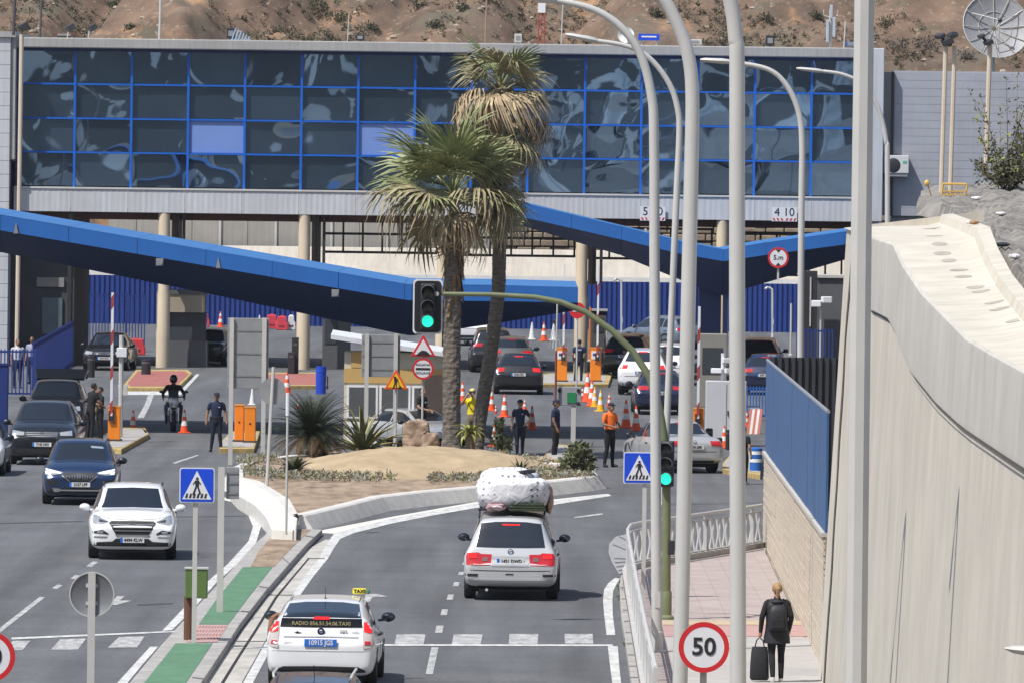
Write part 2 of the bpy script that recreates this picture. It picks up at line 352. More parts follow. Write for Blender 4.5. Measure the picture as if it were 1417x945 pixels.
struct(sheet('pavement_paving', [[(873, 797), (872, 810), (878, 852), (886, 890), (897, 950), (1300, 950), (1138, 936), (1056, 757), (940, 778), (890, 788)]], ZP + .006, pinkp))
struct(sheet('tactile_paving', [[(915, 858), (1106, 858), (1112, 864), (917, 864)]], ZP + .012, M('yellow_tile', (.50, .40, .27), .85, 0, .15, 3)))
struct(sheet('tactile_paving', [[(917, 864.5), (1112, 864.5), (1120, 880), (921, 880)]], ZP + .011, tactile))
struct(sheet('pavement_paving', [[(921, 881), (1120, 881), (1150, 950), (938, 950)]], ZP + .010, M('grey_paving', (.42, .40, .38), .85, 0, .12, 2)))
# pale apron at the kerb bend
struct(sheet('kerb_apron', [[(868, 738), (852, 742), (843, 752), (842, 764), (847, 778), (857, 794), (866, 790), (869, 770), (872, 752)]], .01, M('apron', (.30, .30, .31), .85, 0, .2, 3)))
for (x0, y0, x1, y1) in ((857, 741, 868, 747), (848, 752, 868, 760), (850, 771, 868, 772), (851, 777, 868, 776), (853, 783, 867, 781), (856, 788, 866, 786)):
    struct(sheet('apron_bar', [[(x0, y0), (x1, y1), (x1, y1 + 1.3), (x0, y0 + 1.6)]], .016, M('joint_bar_dark', (.12, .115, .11), .9)))  # darker bars laid across the pale apron
# kerbstone joints + weeds line on right kerb
for i in range(9):
    y = 812 + i * 15.5; x = 858 + (y - 812) * .115
    struct(sheet('kerb_joint', [[(x, y), (x + 14, y), (x + 14, y + 1), (x, y + 1)]], ZP + .004, M('joint_bar_dark', (.12, .115, .11), .9)))
# ------------------------------------------------------------------ brick wall + blue sheet fence
brick = M('brick_cream', (.58, .50, .40), .9, 0, .12, 6, .3, 25, stretch=(1, .2, 1), streak=.1)
bw0, bw1 = G(1056, 757), G(1138, 937)            # far end, near end (ground)
wallthing = thing('brick_wall', 'cream block retaining wall with fine horizontal courses beside the pavement', 'wall', (bw1.x, bw1.y, 0))
dv = bw0 - bw1; LW = dv.length; ang = math.atan2(dv.y, dv.x)
wallthing.rotation_euler = (0, 0, ang)            # local +X runs to the far end, local -Y = away from road?
H0, H1 = 2.32, 2.06
mortar = M('mortar', (.32, .26, .20), .95, 0, .15, 5)
MB().add([(0, -.02, 0), (LW, -.02, 0), (LW, -.02, H1), (0, -.02, H0), (0, -.3, 0), (LW, -.3, 0), (LW, -.3, H1), (0, -.3, H0)], [(0, 1, 2, 3), (4, 7, 6, 5), (3, 2, 6, 7), (0, 3, 7, 4), (1, 5, 6, 2)]).build('mortar_core', mortar, wallthing, smooth=0)
nc = 22; seglen = LW / 12
for k in range(nc):
    b = MB()
    t0, t1 = k / nc, (k + 1) / nc
    for j in range(12):
        a0, a1 = j * seglen + .02, (j + 1) * seglen - .02
        for (xa, xb) in ((a0, a1),):
            ha = H0 + (H1 - H0) * xa / LW; hb = H0 + (H1 - H0) * xb / LW; pr = .012 + random.uniform(-.005, .006)
            z = lambda h, t: h * t
            b.add([(xa, -.05, z(ha, t0) + .008), (xb, -.05, z(hb, t0) + .008), (xb, -.05, z(hb, t1) - .012), (xa, -.05, z(ha, t1) - .012), (xa, pr, z(ha, t0) + .008), (xb, pr, z(hb, t0) + .008), (xb, pr, z(hb, t1) - .012), (xa, pr, z(ha, t1) - .012)],
                  [(4, 5, 6, 7), (0, 1, 5, 4), (2, 3, 7, 6), (0, 4, 7, 3), (1, 2, 6, 5)])
    b.build('block_course', brick, wallthing, smooth=0)
b = MB(); b.add([(0, .05, H0), (LW, .05, H1), (LW, -.35, H1), (0, -.35, H0), (0, .05, H0 + .07), (LW, .05, H1 + .07), (LW, -.35, H1 + .07), (0, -.35, H0 + .07)], [(0, 1, 2, 3), (7, 6, 5, 4), (0, 4, 5, 1), (1, 5, 6, 2), (2, 6, 7, 3), (3, 7, 4, 0)])
b.build('coping', concrete, wallthing, smooth=0)
bluesheet = M('blue_sheet', (.045, .122, .285), .55, 0, .1, 1.2, streak=.12)
fb = thing('sheet_fence', 'plain mid blue sheet metal fence standing on the cream block wall', 'fence', (bw1.x, bw1.y, 0)); fb.rotation_euler = (0, 0, ang)
ns = 12
for j in range(ns):
    xa, xb = LW * j / ns, LW * (j + 1) / ns - .02
    za = H0 + (H1 - H0) * xa / LW + .071; zb = H0 + (H1 - H0) * xb / LW + .071; pr = -.02 + random.uniform(0, .012)
    MB().add([(xa, pr, za), (xb, pr, zb), (xb, pr, zb + 1.98), (xa, pr, za + 1.98), (xa, pr - .04, za), (xb, pr - .04, zb), (xb, pr - .04, zb + 1.98), (xa, pr - .04, za + 1.98)], [(0, 1, 2, 3), (7, 6, 5, 4), (3, 2, 6, 7), (0, 3, 7, 4), (1, 5, 6, 2)]).build('sheet_panel', bluesheet, fb, smooth=0)
MB().tube([(0, -.04, H0 + 2.07), (LW, -.04, H1 + 2.07)], .035, 6).build('top_rail', M('rail_grey', (.30, .32, .36), .5, .3), fb)
# dark corrugated fence beyond
def corrugated(name, label, m, x0, x1, y, z0, z1, pitch=.2, amp=.035, cat='fence', par=None):
    b = MB(); n = int((x1 - x0) / pitch * 4); A, B = [], []
    for i in range(n + 1):
        x = x0 + (x1 - x0) * i / n; yy = y + (amp if (i // 2) % 2 else -amp)
        A.append((x, yy, z0)); B.append((x, yy, z1))
    b.strip(A, B)
    b.span((x0, y + amp + .02, z0), (x1, y + amp + .06, z1))
    o = b.build(name, m, par, smooth=0)
    if label: tag(o, label, cat)
    return o
pa, pb = at(1070, 494, 205), at(1158, 489, 205)
corrugated('corrugated_fence', 'low dark grey corrugated fence behind the blue sheet fence', M('dark_corrugated', (.045, .047, .055), .6, .2), pa.x, pb.x + 1.5, 205, 0, pa.z, pitch=.16)
# ------------------------------------------------------------------ concrete retaining wall (right foreground)
cw = M('cast_concrete', (.61, .56, .48), .9, 0, .09, .5, .3, 6, streak=.13, streak_y=.7)
cwtop = M('cast_concrete_top', (.56, .52, .44), .92, 0, .14, 1.5, .4, 9)
RW = thing('retaining_wall', 'tall pale cast concrete retaining wall with a broad sloping top', 'wall', (5.05, 141, 0))
Ox, Oy = 5.05, 141
def interp(tab, v):
    for (a, fa), (b_, fb_) in zip(tab, tab[1:]):
        if v <= b_: return fa + (fb_ - fa) * max(0, (v - a)) / (b_ - a)
    return tab[-1][1]
ztop = [(40, 6.0), (80, 6.3), (91.4, 6.37), (97, 6.41), (102, 6.46), (108, 6.64), (113.7, 6.81), (119.6, 7.1), (123, 7.36), (141, 7.44)]
zcre = [(40, 5.3), (90.2, 5.38), (101.9, 5.43), (107.9, 5.53), (114.3, 5.72), (118.7, 5.99), (120.2, 6.15), (123, 6.30), (129.4, 6.32), (130.2, 7.38), (141, 7.42)]
parx = [(40, 5.8), (91, 5.95), (108, 6.25), (128, 6.7), (150, 7.15)]
ds = [40 + 48 * i / 16 for i in range(16)] + [88 + 53 * i / 106 for i in range(107)]
face, band, top, par = [], [], [], []
for d in ds:
    zt, zc = interp(ztop, d), min(interp(zcre, d), interp(ztop, d) - .02)
    bx = lambda z: Ox + .05 * z
    face.append([(bx(z) - Ox, d - Oy, z) for z in (-.05, zc * .33, zc * .66, zc)])
    band.append([(bx(zc) - Ox, d - Oy, zc), (bx(zc) - .045 - Ox, d - Oy, zc + .004), (bx(zt) - .045 - Ox, d - Oy, zt - min(.09, (zt - zc) * .4)), (bx(zt) - .035 - Ox, d - Oy, zt - min(.03, (zt - zc) * .2)), (bx(zt) + .0 - Ox, d - Oy, zt)])
    px_ = interp(parx, d)
    zz = lambda x: zt + .00 * (x - 5.4)
    top.append([(bx(zt) + .0 - Ox, d - Oy, zt), (bx(zt) + .35 - Ox, d - Oy, zt + .02), (px_ - Ox - .25, d - Oy, zt + .05), (px_ - Ox - .05, d - Oy, zt + .10)])
    par.append([(px_ - .05 - Ox, d - Oy, zt + .1), (px_ - .01 - Ox, d - Oy, zt + .23), (px_ + .17 - Ox, d - Oy, zt + .25), (px_ + .22 - Ox, d - Oy, zt - .3)])
def surf(rows, name, m, sm=30):
    b = MB(); nn = len(rows[0])
    b.loft(rows, cap=False, closed=False); return b.build(name, m, RW, smooth=sm)
surf(face, 'wall_face', cw); surf(band, 'face_band', M('face_band_grey', (.52, .495, .45), .9, 0, .10, .7, .15, 6, streak=.10, streak_y=.7), 35); surf(top, 'sloping_top', cwtop); surf(par, 'parapet', cwtop)  # band slightly greyer and smoother than the face
# far end closing face and crack lines
zt = interp(ztop, 141)
MB().add([(-.003, 0, -.05), (.37, 0, zt), (2.6, 0, zt + .3), (2.6, 0, -.05)], [(0, 1, 2, 3)]).build('end_face', cw, RW, smooth=0)
def bvh_of(o): return BVHTree.FromPolygons([v.co.copy() for v in o.data.vertices], [tuple(p.vertices) for p in o.data.polygons])
TOPB = bvh_of([o for o in bpy.data.objects if o.name == 'sloping_top'][0])
def surf_hit(px, py):
    d = ray(px, py).normalized(); r = TOPB.ray_cast(CAMP - Vector((Ox, Oy, 0)), d); return None if r[0] is None else r[0] + Vector((Ox, Oy, 0))
crk = M('crack_dark', (.10, .085, .065), .95, 0, .2)
b = MB(); pts = [(interp(zcre, d), d) for d in [60, 75, 88, 92, 96, 100, 104, 108, 112, 115]]
wd = [.04, .04, .038, .034, .03, .026, .022, .02, .014, .008]
b.strip([(.05 * z - .066, d - Oy, z - .01 + .03 * noise.noise((d, 0, 0))) for (z, d) in pts], [(.05 * z - .066, d - Oy, z - .01 + q + .03 * noise.noise((d, 0, 0))) for (z, d), q in zip(pts, wd)])
b.build('crack', crk, RW, smooth=0)
b = MB(); L_, R_ = [], []
for i in range(25):
    z = .1 + 7.1 * i / 24; d = 138.6 + .5 * noise.noise((z * .8, 3, 0)); L_.append((.05 * z - .012, d - Oy, z)); R_.append((.05 * z - .012, d - Oy - .55 - .25 * noise.noise((z, 7, 0)), z))
b.strip(L_, R_); b.build('crack', crk, RW, smooth=0)
def facemark(pts, wpx=.9):
    b = MB(); A, B = [], []
    for (px, py) in pts:
        d = 12000 * 5.36 / (px - 708); p = at(px, py, d); xx = 5.05 + .05 * p.z
        A.append((xx - .012 - Ox, d - Oy, p.z)); B.append((xx - .012 - Ox, d - Oy, p.z + wpx * d / 12000 * 2))
    b.strip(A, B); b.build('crack', crk, RW, smooth=0)
facemark([(1214, 333), (1213.5, 360), (1213, 390), (1212, 428)], .35)
facemark([(1203, 429), (1208, 434), (1216, 437), (1224, 442), (1232, 447)])
for (px, py, wpx) in ((1281, 307, 24), (1289, 317, 32), (1293, 327, 30), (1300, 338, 28), (1304, 351, 30), (1313, 361, 26), (1327, 374, 32), (1333, 383, 30), (1350, 398, 32), (1357, 404, 32), (1376, 419, 34), (1383, 428, 36), (1405, 444, 34)):
    q = surf_hit(px, py)
    if q is None: continue
    bb = MB(); hw = wpx / 2.5 * q.y / 12000; vs = []
    for k in range(16):
        a_ = 2 * PI * k / 16; x_, y_ = q.x + hw * math.cos(a_), q.y + .28 * math.sin(a_)
        r_ = TOPB.ray_cast(Vector((x_ - Ox, y_ - Oy, 20)), Vector((0, 0, -1)))
        if r_[0] is not None: vs.append((x_ - Ox, y_ - Oy, r_[0].z + .004))
    if len(vs) > 8: bb.add(vs, [tuple(range(len(vs)))]); bb.build('notch_shade', M('notch_shade_grey', (.39, .36, .31), .95, 0, .25, 5), RW, smooth=0)  # flat grey ellipses painted for the shade in the wall top's notches
# --- rubble slope behind the parapet
rub = M('rubble', (.19, .178, .165), .95, 0, .5, 1.6, .9, 10, hue=(.34, .315, .28))
near = [(1268, 279, 152), (1300, 283, 150), (1335, 300, 143), (1360, 326, 134), (1385, 356, 124), (1420, 392, 113), (1600, 520, 104)]
far = [(1280, 262, 175), (1310, 257, 175), (1340, 255, 175), (1370, 252, 175), (1400, 250, 175), (1440, 246, 175), (1650, 236, 170)]
b = MB(); R_, C_ = 24, 48; vs = []
for j in range(R_ + 1):
    for i in range(C_ + 1):
        u = i / C_ * (len(near) - 1); k = min(int(u), len(near) - 2); f_ = u - k
        A = at(*near[k]).lerp(at(*near[k + 1]), f_); B = at(*far[k]).lerp(at(*far[k + 1]), f_)
        p = A.lerp(B, j / R_); p.z += .16 * noise.noise((p.x * 1.6, p.y * .35, 1)) * min(1, j / 2) + .08 * noise.noise((p.x * 5, p.y * 1.1, 4)) - (.25 if j == 0 else 0)
        vs.append(p)
b.add(vs, [(j * (C_ + 1) + i, j * (C_ + 1) + i + 1, (j + 1) * (C_ + 1) + i + 1, (j + 1) * (C_ + 1) + i) for j in range(R_) for i in range(C_)])
struct(b.build('rubble_slope', rub, smooth=60))
# the terrace behind the wall carries the slope
b = MB(); R_, C_ = 64, 24; vs = []
for j in range(R_ + 1):
    d = 20 + 320 * j / R_
    xb = interp(parx, max(40, d)) + .17 if d <= 150 else 7.3 + (d - 150) / 190 * 7.4
    zb_ = interp(ztop, min(141, max(40, d))) - .25 if d <= 150 else 7.1 - (d - 150) / 190 * 1.1
    for i in range(C_ + 1):
        x = xb + (62 - xb) * (i / C_) ** 2; z = zb_ + min(.24 * (x - xb), 2.4 if d < 180 else .9) + (.15 * noise.noise((x * .8, d * .2, 3)) - .1 if i else 0)
        vs.append((x, d, z))
k = len(vs); fs = [(j * (C_ + 1) + i, j * (C_ + 1) + i + 1, (j + 1) * (C_ + 1) + i + 1, (j + 1) * (C_ + 1) + i) for j in range(R_) for i in range(C_)]
edge = [j * (C_ + 1) for j in range(R_, -1, -1)] + list(range(1, C_ + 1))
vs += [(vs[e][0], vs[e][1], -.5) for e in edge]; fs += [(edge[q], edge[q + 1], k + q + 1, k + q) for q in range(len(edge) - 1)]
b.add(vs, fs); struct(b.build('terrace', rub, smooth=60))
# ------------------------------------------------------------------ hills
hillm = M('hill_earth', (.12, .078, .053), .95, 0, .45, .35, .9, 3, hue=(.235, .155, .105))
def hill_detail(m):
    n = m.node_tree.nodes; l = m.node_tree.links; p = n['Principled BSDF']; src = p.inputs['Base Color'].links[0].from_socket
    tc = n.new('ShaderNodeTexCoord')
    def layer(src, scale, lo_, hi_, col, st=(1, 1, 1)):
        mp = n.new('ShaderNodeMapping'); mp.inputs['Scale'].default_value = st; l.new(tc.outputs['Object'], mp.inputs[0])
        z = n.new('ShaderNodeTexNoise'); z.inputs['Scale'].default_value = scale; z.inputs['Detail'].default_value = 7; z.inputs['Roughness'].default_value = .7; l.new(mp.outputs[0], z.inputs['Vector'])
        r = n.new('ShaderNodeValToRGB'); r.color_ramp.elements[0].position = lo_; r.color_ramp.elements[1].position = hi_; l.new(z.outputs['Fac'], r.inputs[0])
        a = n.new('ShaderNodeMix'); a.data_type = 'RGBA'; l.new(r.outputs[0], a.inputs[0]); l.new(src, a.inputs[6]); a.inputs[7].default_value = (*col, 1); return a.outputs[2]
    s = layer(src, .12, .56, .63, (.34, .20, .11))
    s = layer(s, .5, .54, .62, (.10, .085, .055), (1, .6, 1))
    s = layer(s, 2.5, .58, .66, (.32, .26, .20))
    s = layer(s, .22, .52, .66, (.125, .105, .075))
    l.new(s, p.inputs['Base Color'])
hill_detail(hillm)
def hillz(x, y):
    t = max(0, y - 462); prof = 12.7 + t * .42
    prof += 1.6 * noise.noise((x * .07, y * .05, 2)) + 1.15 * noise.noise((x * .2, y * .12, 5)) + .5 * noise.noise((x * .7, y * .5, 9)) + .12 * noise.noise((x * 2.2, y * 1.4, 3))
    gl = noise.noise((x * .11 + 3, y * .035, 6)); prof -= 1.7 * max(0, .22 - abs(gl)) / .22 * min(1, t / 4)
    st_ = (prof + .6 * noise.noise((x * .15, y * .1, 11))) * .8; prof += .45 * (st_ - math.floor(st_) - .5) * (1 if noise.noise((x * .08, y * .08, 20)) > 0 else .2)
    if t < 3: prof -= (3 - t) * .5
    return prof
b = MB(); xs = [-33 + .33 * i for i in range(201)]; ys = [462 + .45 * j for j in range(60)] + [490 + 6 * j for j in range(1, 60)]
xs = [-180, -120, -80, -55, -42] + xs + [38, 48, 70, 110, 180]
nx = len(xs); vs = [(x, y, hillz(x, y)) for y in ys for x in xs]
fs = [(j * nx + i, j * nx + i + 1, (j + 1) * nx + i + 1, (j + 1) * nx + i) for j in range(len(ys) - 1) for i in range(nx - 1)]
vs += [(x, 461.5, -.5) for x in xs]; k0 = len(ys) * nx
fs += [(k0 + i, k0 + i + 1, i + 1, i) for i in range(nx - 1)]
b.add(vs, fs); struct(b.build('hillside', hillm, smooth=60))
# the slope on the photographer's side of the road, mirrored in the facade
far_m = M('scrub_slope', (.05, .052, .045), .95, 0, .35, .02, .5, .3, hue=(.075, .072, .058))
def rock_detail(m):
    n = m.node_tree.nodes; l = m.node_tree.links; p = n['Principled BSDF']; src = p.inputs['Base Color'].links[0].from_socket
    tc = n.new('ShaderNodeTexCoord'); z = n.new('ShaderNodeTexNoise'); z.inputs['Scale'].default_value = .07; z.inputs['Detail'].default_value = 6; l.new(tc.outputs['Object'], z.inputs['Vector'])
    r = n.new('ShaderNodeValToRGB'); r.color_ramp.elements[0].position = .575; r.color_ramp.elements[1].position = .60; l.new(z.outputs['Fac'], r.inputs[0])
    a = n.new('ShaderNodeMix'); a.data_type = 'RGBA'; l.new(r.outputs[0], a.inputs[0]); l.new(src, a.inputs[6]); a.inputs[7].default_value = (.50, .47, .42, 1); l.new(a.outputs[2], p.inputs['Base Color'])
rock_detail(far_m)
b = MB(); xs = [-260 + 10 * i for i in range(53)]; ys = [-40 - 8 * j for j in range(45)]; nx = len(xs)
vs = [(x, y, max(-.5, (-40 - y) * .75 + 9 * noise.noise((x * .02, y * .02, 0)) + 4 * noise.noise((x * .07, y * .06, 3)) - 1)) for y in ys for x in xs]
b.add(vs, [(j * nx + i, j * nx + i + 1, (j + 1) * nx + i + 1, (j + 1) * nx + i) for j in range(len(ys) - 1) for i in range(nx - 1)])
struct(b.build('far_hill', far_m, smooth=60))

# pale rock outcrop beside the photographer's slope (it shows in the mirror glass at right)
palerock = M('pale_rock', (.40, .42, .42), .95, 0, .3, .6, .8, 3, hue=(.56, .58, .57))
b = MB(); N_ = 40; vs = []
for j in range(N_ + 1):
    for i in range(N_ + 1):
        u, v = i / N_ * 2 - 1, j / N_ * 2 - 1; x, y = 24 + 10 * u, -66 + 32 * v; h_ = max(0, 1 - max(abs(u), abs(v)) ** 1.1)
        vs.append((x, y, -.5 + 19 * h_ ** .85 + 1.2 * noise.noise((x * .35, y * .3, 2)) + .6 * noise.noise((x * .9, y * .9, 6))))
b.add(vs, [(j * (N_ + 1) + i, j * (N_ + 1) + i + 1, (j + 1) * (N_ + 1) + i + 1, (j + 1) * (N_ + 1) + i) for j in range(N_) for i in range(N_)])
struct(b.build('rock_hill', palerock, smooth=50))
# ================================================================== CHECKPOINT BUILDING
DB = 345.0
bgrey = M('building_grey', (.55, .565, .60), .75, 0, .08, .6, .1, 8, streak=.14)
pgrey = M('parapet_grey', (.40, .40, .39), .85, 0, .12, .5, .2, 6, streak=.15)
mull = M('mullion_blue', (.010, .13, .58), .4, 0, .08, 1.5)
creamcol = M('column_cream', (.68, .57, .42), .85, 0, .07, 1, .1, 12, streak=.12)
soff = M('soffit', (.10, .085, .075), .9, 0, .2, 1)
glass = bpy.data.materials.new('mirror_glass'); glass.use_nodes = True
def mk_glass():
    n = glass.node_tree.nodes; l = glass.node_tree.links; p = n['Principled BSDF']
    p.inputs['Base Color'].default_value = (.215, .325, .47, 1); p.inputs['Metallic'].default_value = .9; p.inputs['Roughness'].default_value = .015
    tc = n.new('ShaderNodeTexCoord'); oi = n.new('ShaderNodeObjectInfo'); ad = n.new('ShaderNodeVectorMath'); ad.operation = 'ADD'
    mu = n.new('ShaderNodeMath'); mu.operation = 'MULTIPLY'; mu.inputs[1].default_value = 9; l.new(oi.outputs['Random'], mu.inputs[0])
    l.new(tc.outputs['Object'], ad.inputs[0]); l.new(mu.outputs[0], ad.inputs[1])
    z = n.new('ShaderNodeTexNoise'); z.inputs['Scale'].default_value = .27; z.inputs['Detail'].default_value = .8; z.inputs['Roughness'].default_value = .35; z.inputs['Distortion'].default_value = .8
    l.new(ad.outputs[0], z.inputs['Vector'])
    b = n.new('ShaderNodeBump'); b.inputs['Strength'].default_value = 1; b.inputs['Distance'].default_value = .085; l.new(z.outputs['Fac'], b.inputs['Height']); l.new(b.outputs[0], p.inputs['Normal'])
    hs = n.new('ShaderNodeHueSaturation'); hs.inputs['Color'].default_value = (.215, .325, .47, 1)
    mm = n.new('ShaderNodeMapRange'); mm.inputs[3].default_value = .7; mm.inputs[4].default_value = 1.15; l.new(oi.outputs['Random'], mm.inputs[0]); l.new(mm.outputs[0], hs.inputs['Value']); l.new(hs.outputs[0], p.inputs['Base Color'])
mk_glass()
bluepanel = M('blue_panel', (.17, .28, .62), .5, 0, .05, 1)
def bx(px): return at(px, 170, DB).x
def bz(py): return at(640, py, DB).z
BL = thing('border_building', 'long glass fronted border post bridging the road on cream columns', 'building', (0, DB, 0))
xm = [bx(103 + 78.45 * k) for k in range(-1, 15)]          # mullion lines; first and last are the jambs
xm[0] = bx(21); xm[15] = bx(1203)
zr = [bz(74), bz(123.5), bz(171), bz(218), bz(266)]
x0, x1 = xm[0], xm[-1]; zt_, zb_ = zr[0], zr[-1]
R = .30                                                     # how far the glazing sits behind the frame face
zroof = bz(60); zband = bz(300)
XL, XR = bx(-60), bx(1222)
MB().span((x0, -.35, zt_), (XR - .42, 14, zroof)).build('roof_parapet', pgrey, BL, smooth=0, bevel=.04)
b = MB(); b.span((x1, -.35, zband), (XR, 14, zroof + .003)); b.build('end_wall', bgrey, BL, smooth=0, bevel=.03)
for i in range(15):
    for j in range(4):
        pan = (j == 2 and i in (3, 6))
        b = MB(); b.span((xm[i] + .045, R - (.07 if pan else 0), zr[j + 1] + .045), (xm[i + 1] - .045, R + .04, zr[j] - .045))
        o = b.build('blank_panel' if pan else 'glass_pane', bluepanel if pan else glass, BL, smooth=0)
        if not pan: q = .25 if i > 9 else 1; o.rotation_euler = (random.uniform(-.009, .005) * q, 0, random.uniform(-.009, .009) * q)
        # rotate the pane about its own middle
        if not pan:
            c = Vector(((xm[i] + xm[i + 1]) / 2, R, (zr[j] + zr[j + 1]) / 2))
            for v in o.data.vertices: v.co -= c
            o.location = c
for k in range(1, 15):
    MB().span((xm[k] - .045, .12, zb_), (xm[k] + .045, R + .1, zt_)).build('mullion', mull, BL, smooth=0)
MB().span((x0, .10, zb_), (x0 + .22, R + .1, zt_)).build('mullion', M('jamb_navy', (.012, .03, .13), .5), BL, smooth=0)
for j in range(1, 4):
    MB().span((x0, .15, zr[j] - .035), (x1, R + .09, zr[j] + .035)).build('transom', mull, BL, smooth=0)
MB().span((x0, .0, zt_ - .12), (x1, R + .1, zt_ + .0)).build('head_frame', M('jamb_navy', (.012, .03, .13), .5), BL, smooth=0)
MB().span((x0, R + .12, zb_), (x1, 14, zt_)).build('glazing_back', M('dark_interior', (.02, .022, .026), .8), BL, smooth=0)
# ribbed apron band under the glass: every sheet is one piece
nr = 15
for k in range(nr):
    xa, xb = x0 + (x1 - x0) * k / nr, x0 + (x1 - x0) * (k + 1) / nr
    b = MB(); A, B_ = [], []; m_ = 20
    for q in range(m_ + 1):
        x = xa + (xb - xa) * q / m_ - (.012 if q == m_ else 0); y = -.32 + (.007 if (q % 2) else 0) + random.uniform(-.002, .002)
        A.append((x, y, zband)); B_.append((x, y, zb_ - .06))
    b.strip(A, B_); b.build('ribbed_panel', bgrey, BL, smooth=0)
MB().span((x0, -.36, zb_ - .07), (x1, R, zb_)).build('sill', M('sill_pale', (.55, .55, .54), .7, 0, .1, 1), BL, smooth=0)
MB().span((x0, -.2, zband - .02), (x1, 14, zband + .06)).build('soffit', soff, BL, smooth=0)
b = MB(); b.span((x0, .6, zband - .30), (x1, .9, zband - .02)); b.build('soffit_beam', M('rust_beam', (.12, .05, .045), .8), BL, smooth=0)
for px in (226, 420, 612, 804, 998):
    p = at(px, 514, DB)
    MB().lathe([(.27, -.02), (.27, 2.9), (.235, 3.1), (.235, zband - .021)], 18, c=(p.x - .03, -.08, 0)).build('column', creamcol, BL, smooth=50)
    MB().span((p.x + .253, .35, 3.5), (p.x + .55, 3.4, zband - .022)).build('column_shade_side', M('column_shade_brown', (.30, .23, .15), .85, 0, .1, 1), BL, smooth=0)  # brown box stands in for the column's shaded right side
    for dx in (-.32, .62):
        MB().span((p.x + .5 + dx * .3, .1, zband - 2.6), (p.x + .62 + dx * .3, .22, zband - .03)).build('downpipe', blackmetal, BL, smooth=0)
# dark steel frames hanging between the columns
for (pa, pb, ya, yb) in ((448, 610, 308, 352), (620, 795, 312, 354), (815, 985, 314, 356), (1030, 1165, 318, 376)):
    xa, xb = at(pa, 330, DB + 3).x, at(pb, 330, DB + 3).x; za, zb2 = at(700, ya, DB + 3).z, at(700, yb, DB + 3).z
    fr = MB(); n_ = 6
    for q in range(n_ + 1): x = xa + (xb - xa) * q / n_; fr.span((x - .04, 3, zb2), (x + .04, 3.1, za))
    for z in (za, (za + zb2) / 2 + .1, zb2): fr.span((xa - .05, 2.98, z - .05), (xb + .05, 3.12, z + .05))
    fr.build('steel_frame', blackmetal, BL, smooth=0)
# dark service block below the building on the left
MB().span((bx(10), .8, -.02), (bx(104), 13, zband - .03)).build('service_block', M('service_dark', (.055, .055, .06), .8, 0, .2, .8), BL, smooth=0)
MB().span((bx(52), .70, bz(405)), (bx(90), .79, bz(392))).build('shutter_sign', M('sign_grey2', (.25, .24, .23), .7), BL, smooth=0)
MB().span((bx(60), .70, bz(470)), (bx(88), .79, bz(420))).build('service_window', M('service_window', (.10, .14, .16), .2), BL, smooth=0)
MB().tube([(bx(100), -.1, -.02), (bx(100), -.1, zband)], .12, 8).build('downpipe', blackmetal, BL)
# left wing in front of the facade
WG = thing('wing_wall', 'pale grey block end wing standing proud of the glass front at far left', 'building', (0, 344.0, 0))
wx = lambda px: at(px, 200, 344).x; wz = lambda py: at(20, py, 344).z
nb = 24
for k in range(nb):
    za, zb2 = wz(52) * k / nb, wz(52) * (k + 1) / nb
    MB().span((wx(-70), 0, za), (wx(13), 12, zb2 - .015)).build('block_course', bgrey, WG, smooth=0)
MB().span((wx(13.2), .1, wz(221)), (wx(20), 3, wz(52) - .004)).build('corner_pier', pgrey, WG, smooth=0)
MB().span((wx(-70), -.1, wz(52)), (wx(20), 14, wz(44))).build('coping', pgrey, WG, smooth=0)
# clearance boards
def clearance(px, py, s, label):
    p = at(px, py, DB); t = thing('clearance_sign', label, 'sign', (p.x, DB - .42, p.z))
    MB().box((0, 0, 0), (1.0, .03, .56)).build('sign_board', signwhite, t, smooth=0)
    text(s, .46, black, t, (0, -.022, .08), 'numerals', sx=1.0)
    b = MB()
    for k in range(6):
        x = -.42 + k * .155; sg = 1 if k < 3 else -1
        b.prism([(x, -.25), (x + .07, -.25), (x + .07 - .05 * sg, -.15), (x - .05 * sg, -.15)], -.022, -.016)
    b.build('hatching', red, t, smooth=0)
clearance(903, 296, '5 00', 'white clearance board partly hidden by a lamp post on the grey band')
clearance(1085, 297, '4 10', 'white clearance board above the right hand canopy arm on the grey band')
# round height limits hanging at the canopies
def round_sign(t, r, y0=0, txt=None, size=.3, slash=False, face=signwhite, bold=.004, ring=.2):
    MB().lathe([(0.001, .01), (r, .01), (r, .03), (0.001, .03)], 40, axis='Y').build('sign_plate', signback, t, smooth=30).location.y = y0
    MB().lathe([(r * (1 - ring) + .001, -.030), (r, -.030), (r, -.009), (r * (1 - ring) + .001, -.009)], 40, axis='Y', cap=False).build('red_border', red, t, smooth=30).location.y = y0
    MB().lathe([(.001, -.028), (r * (1 - ring) + .002, -.028), (r * (1 - ring) + .002, -.008), (.001, -.008)], 40, axis='Y').build('sign_face', face, t, smooth=30).location.y = y0
    if txt: text(txt, size, black, t, (0, y0 - .034, 0), 'numerals', bold=bold)
def lathe_y_fix(): pass
for px, py, d, tx, lb in ((893, 343, 338, '4.4m', 'round height limit sign hanging under the sloping blue canopy behind the lamp posts'), (1077, 357, 333, '5.m', 'round height limit sign on a short post under the right hand canopy arm')):
    p = at(px, py, d); t = thing('height_limit_sign', lb, 'sign', (p.x, d, p.z), group='round height limit signs')
    round_sign(t, .40, 0, tx, .26)
    b = MB()
    for s_ in (1, -1): b.prism([(-.1, s_ * .31), (.1, s_ * .31), (0, s_ * .19)], -.034, -.029)
    b.build('height_arrows', black, t, smooth=0)
    MB().box((0, .06, -.62 if px > 1000 else .5), (.08, .04, .5)).build('bracket', galv, t, smooth=0)
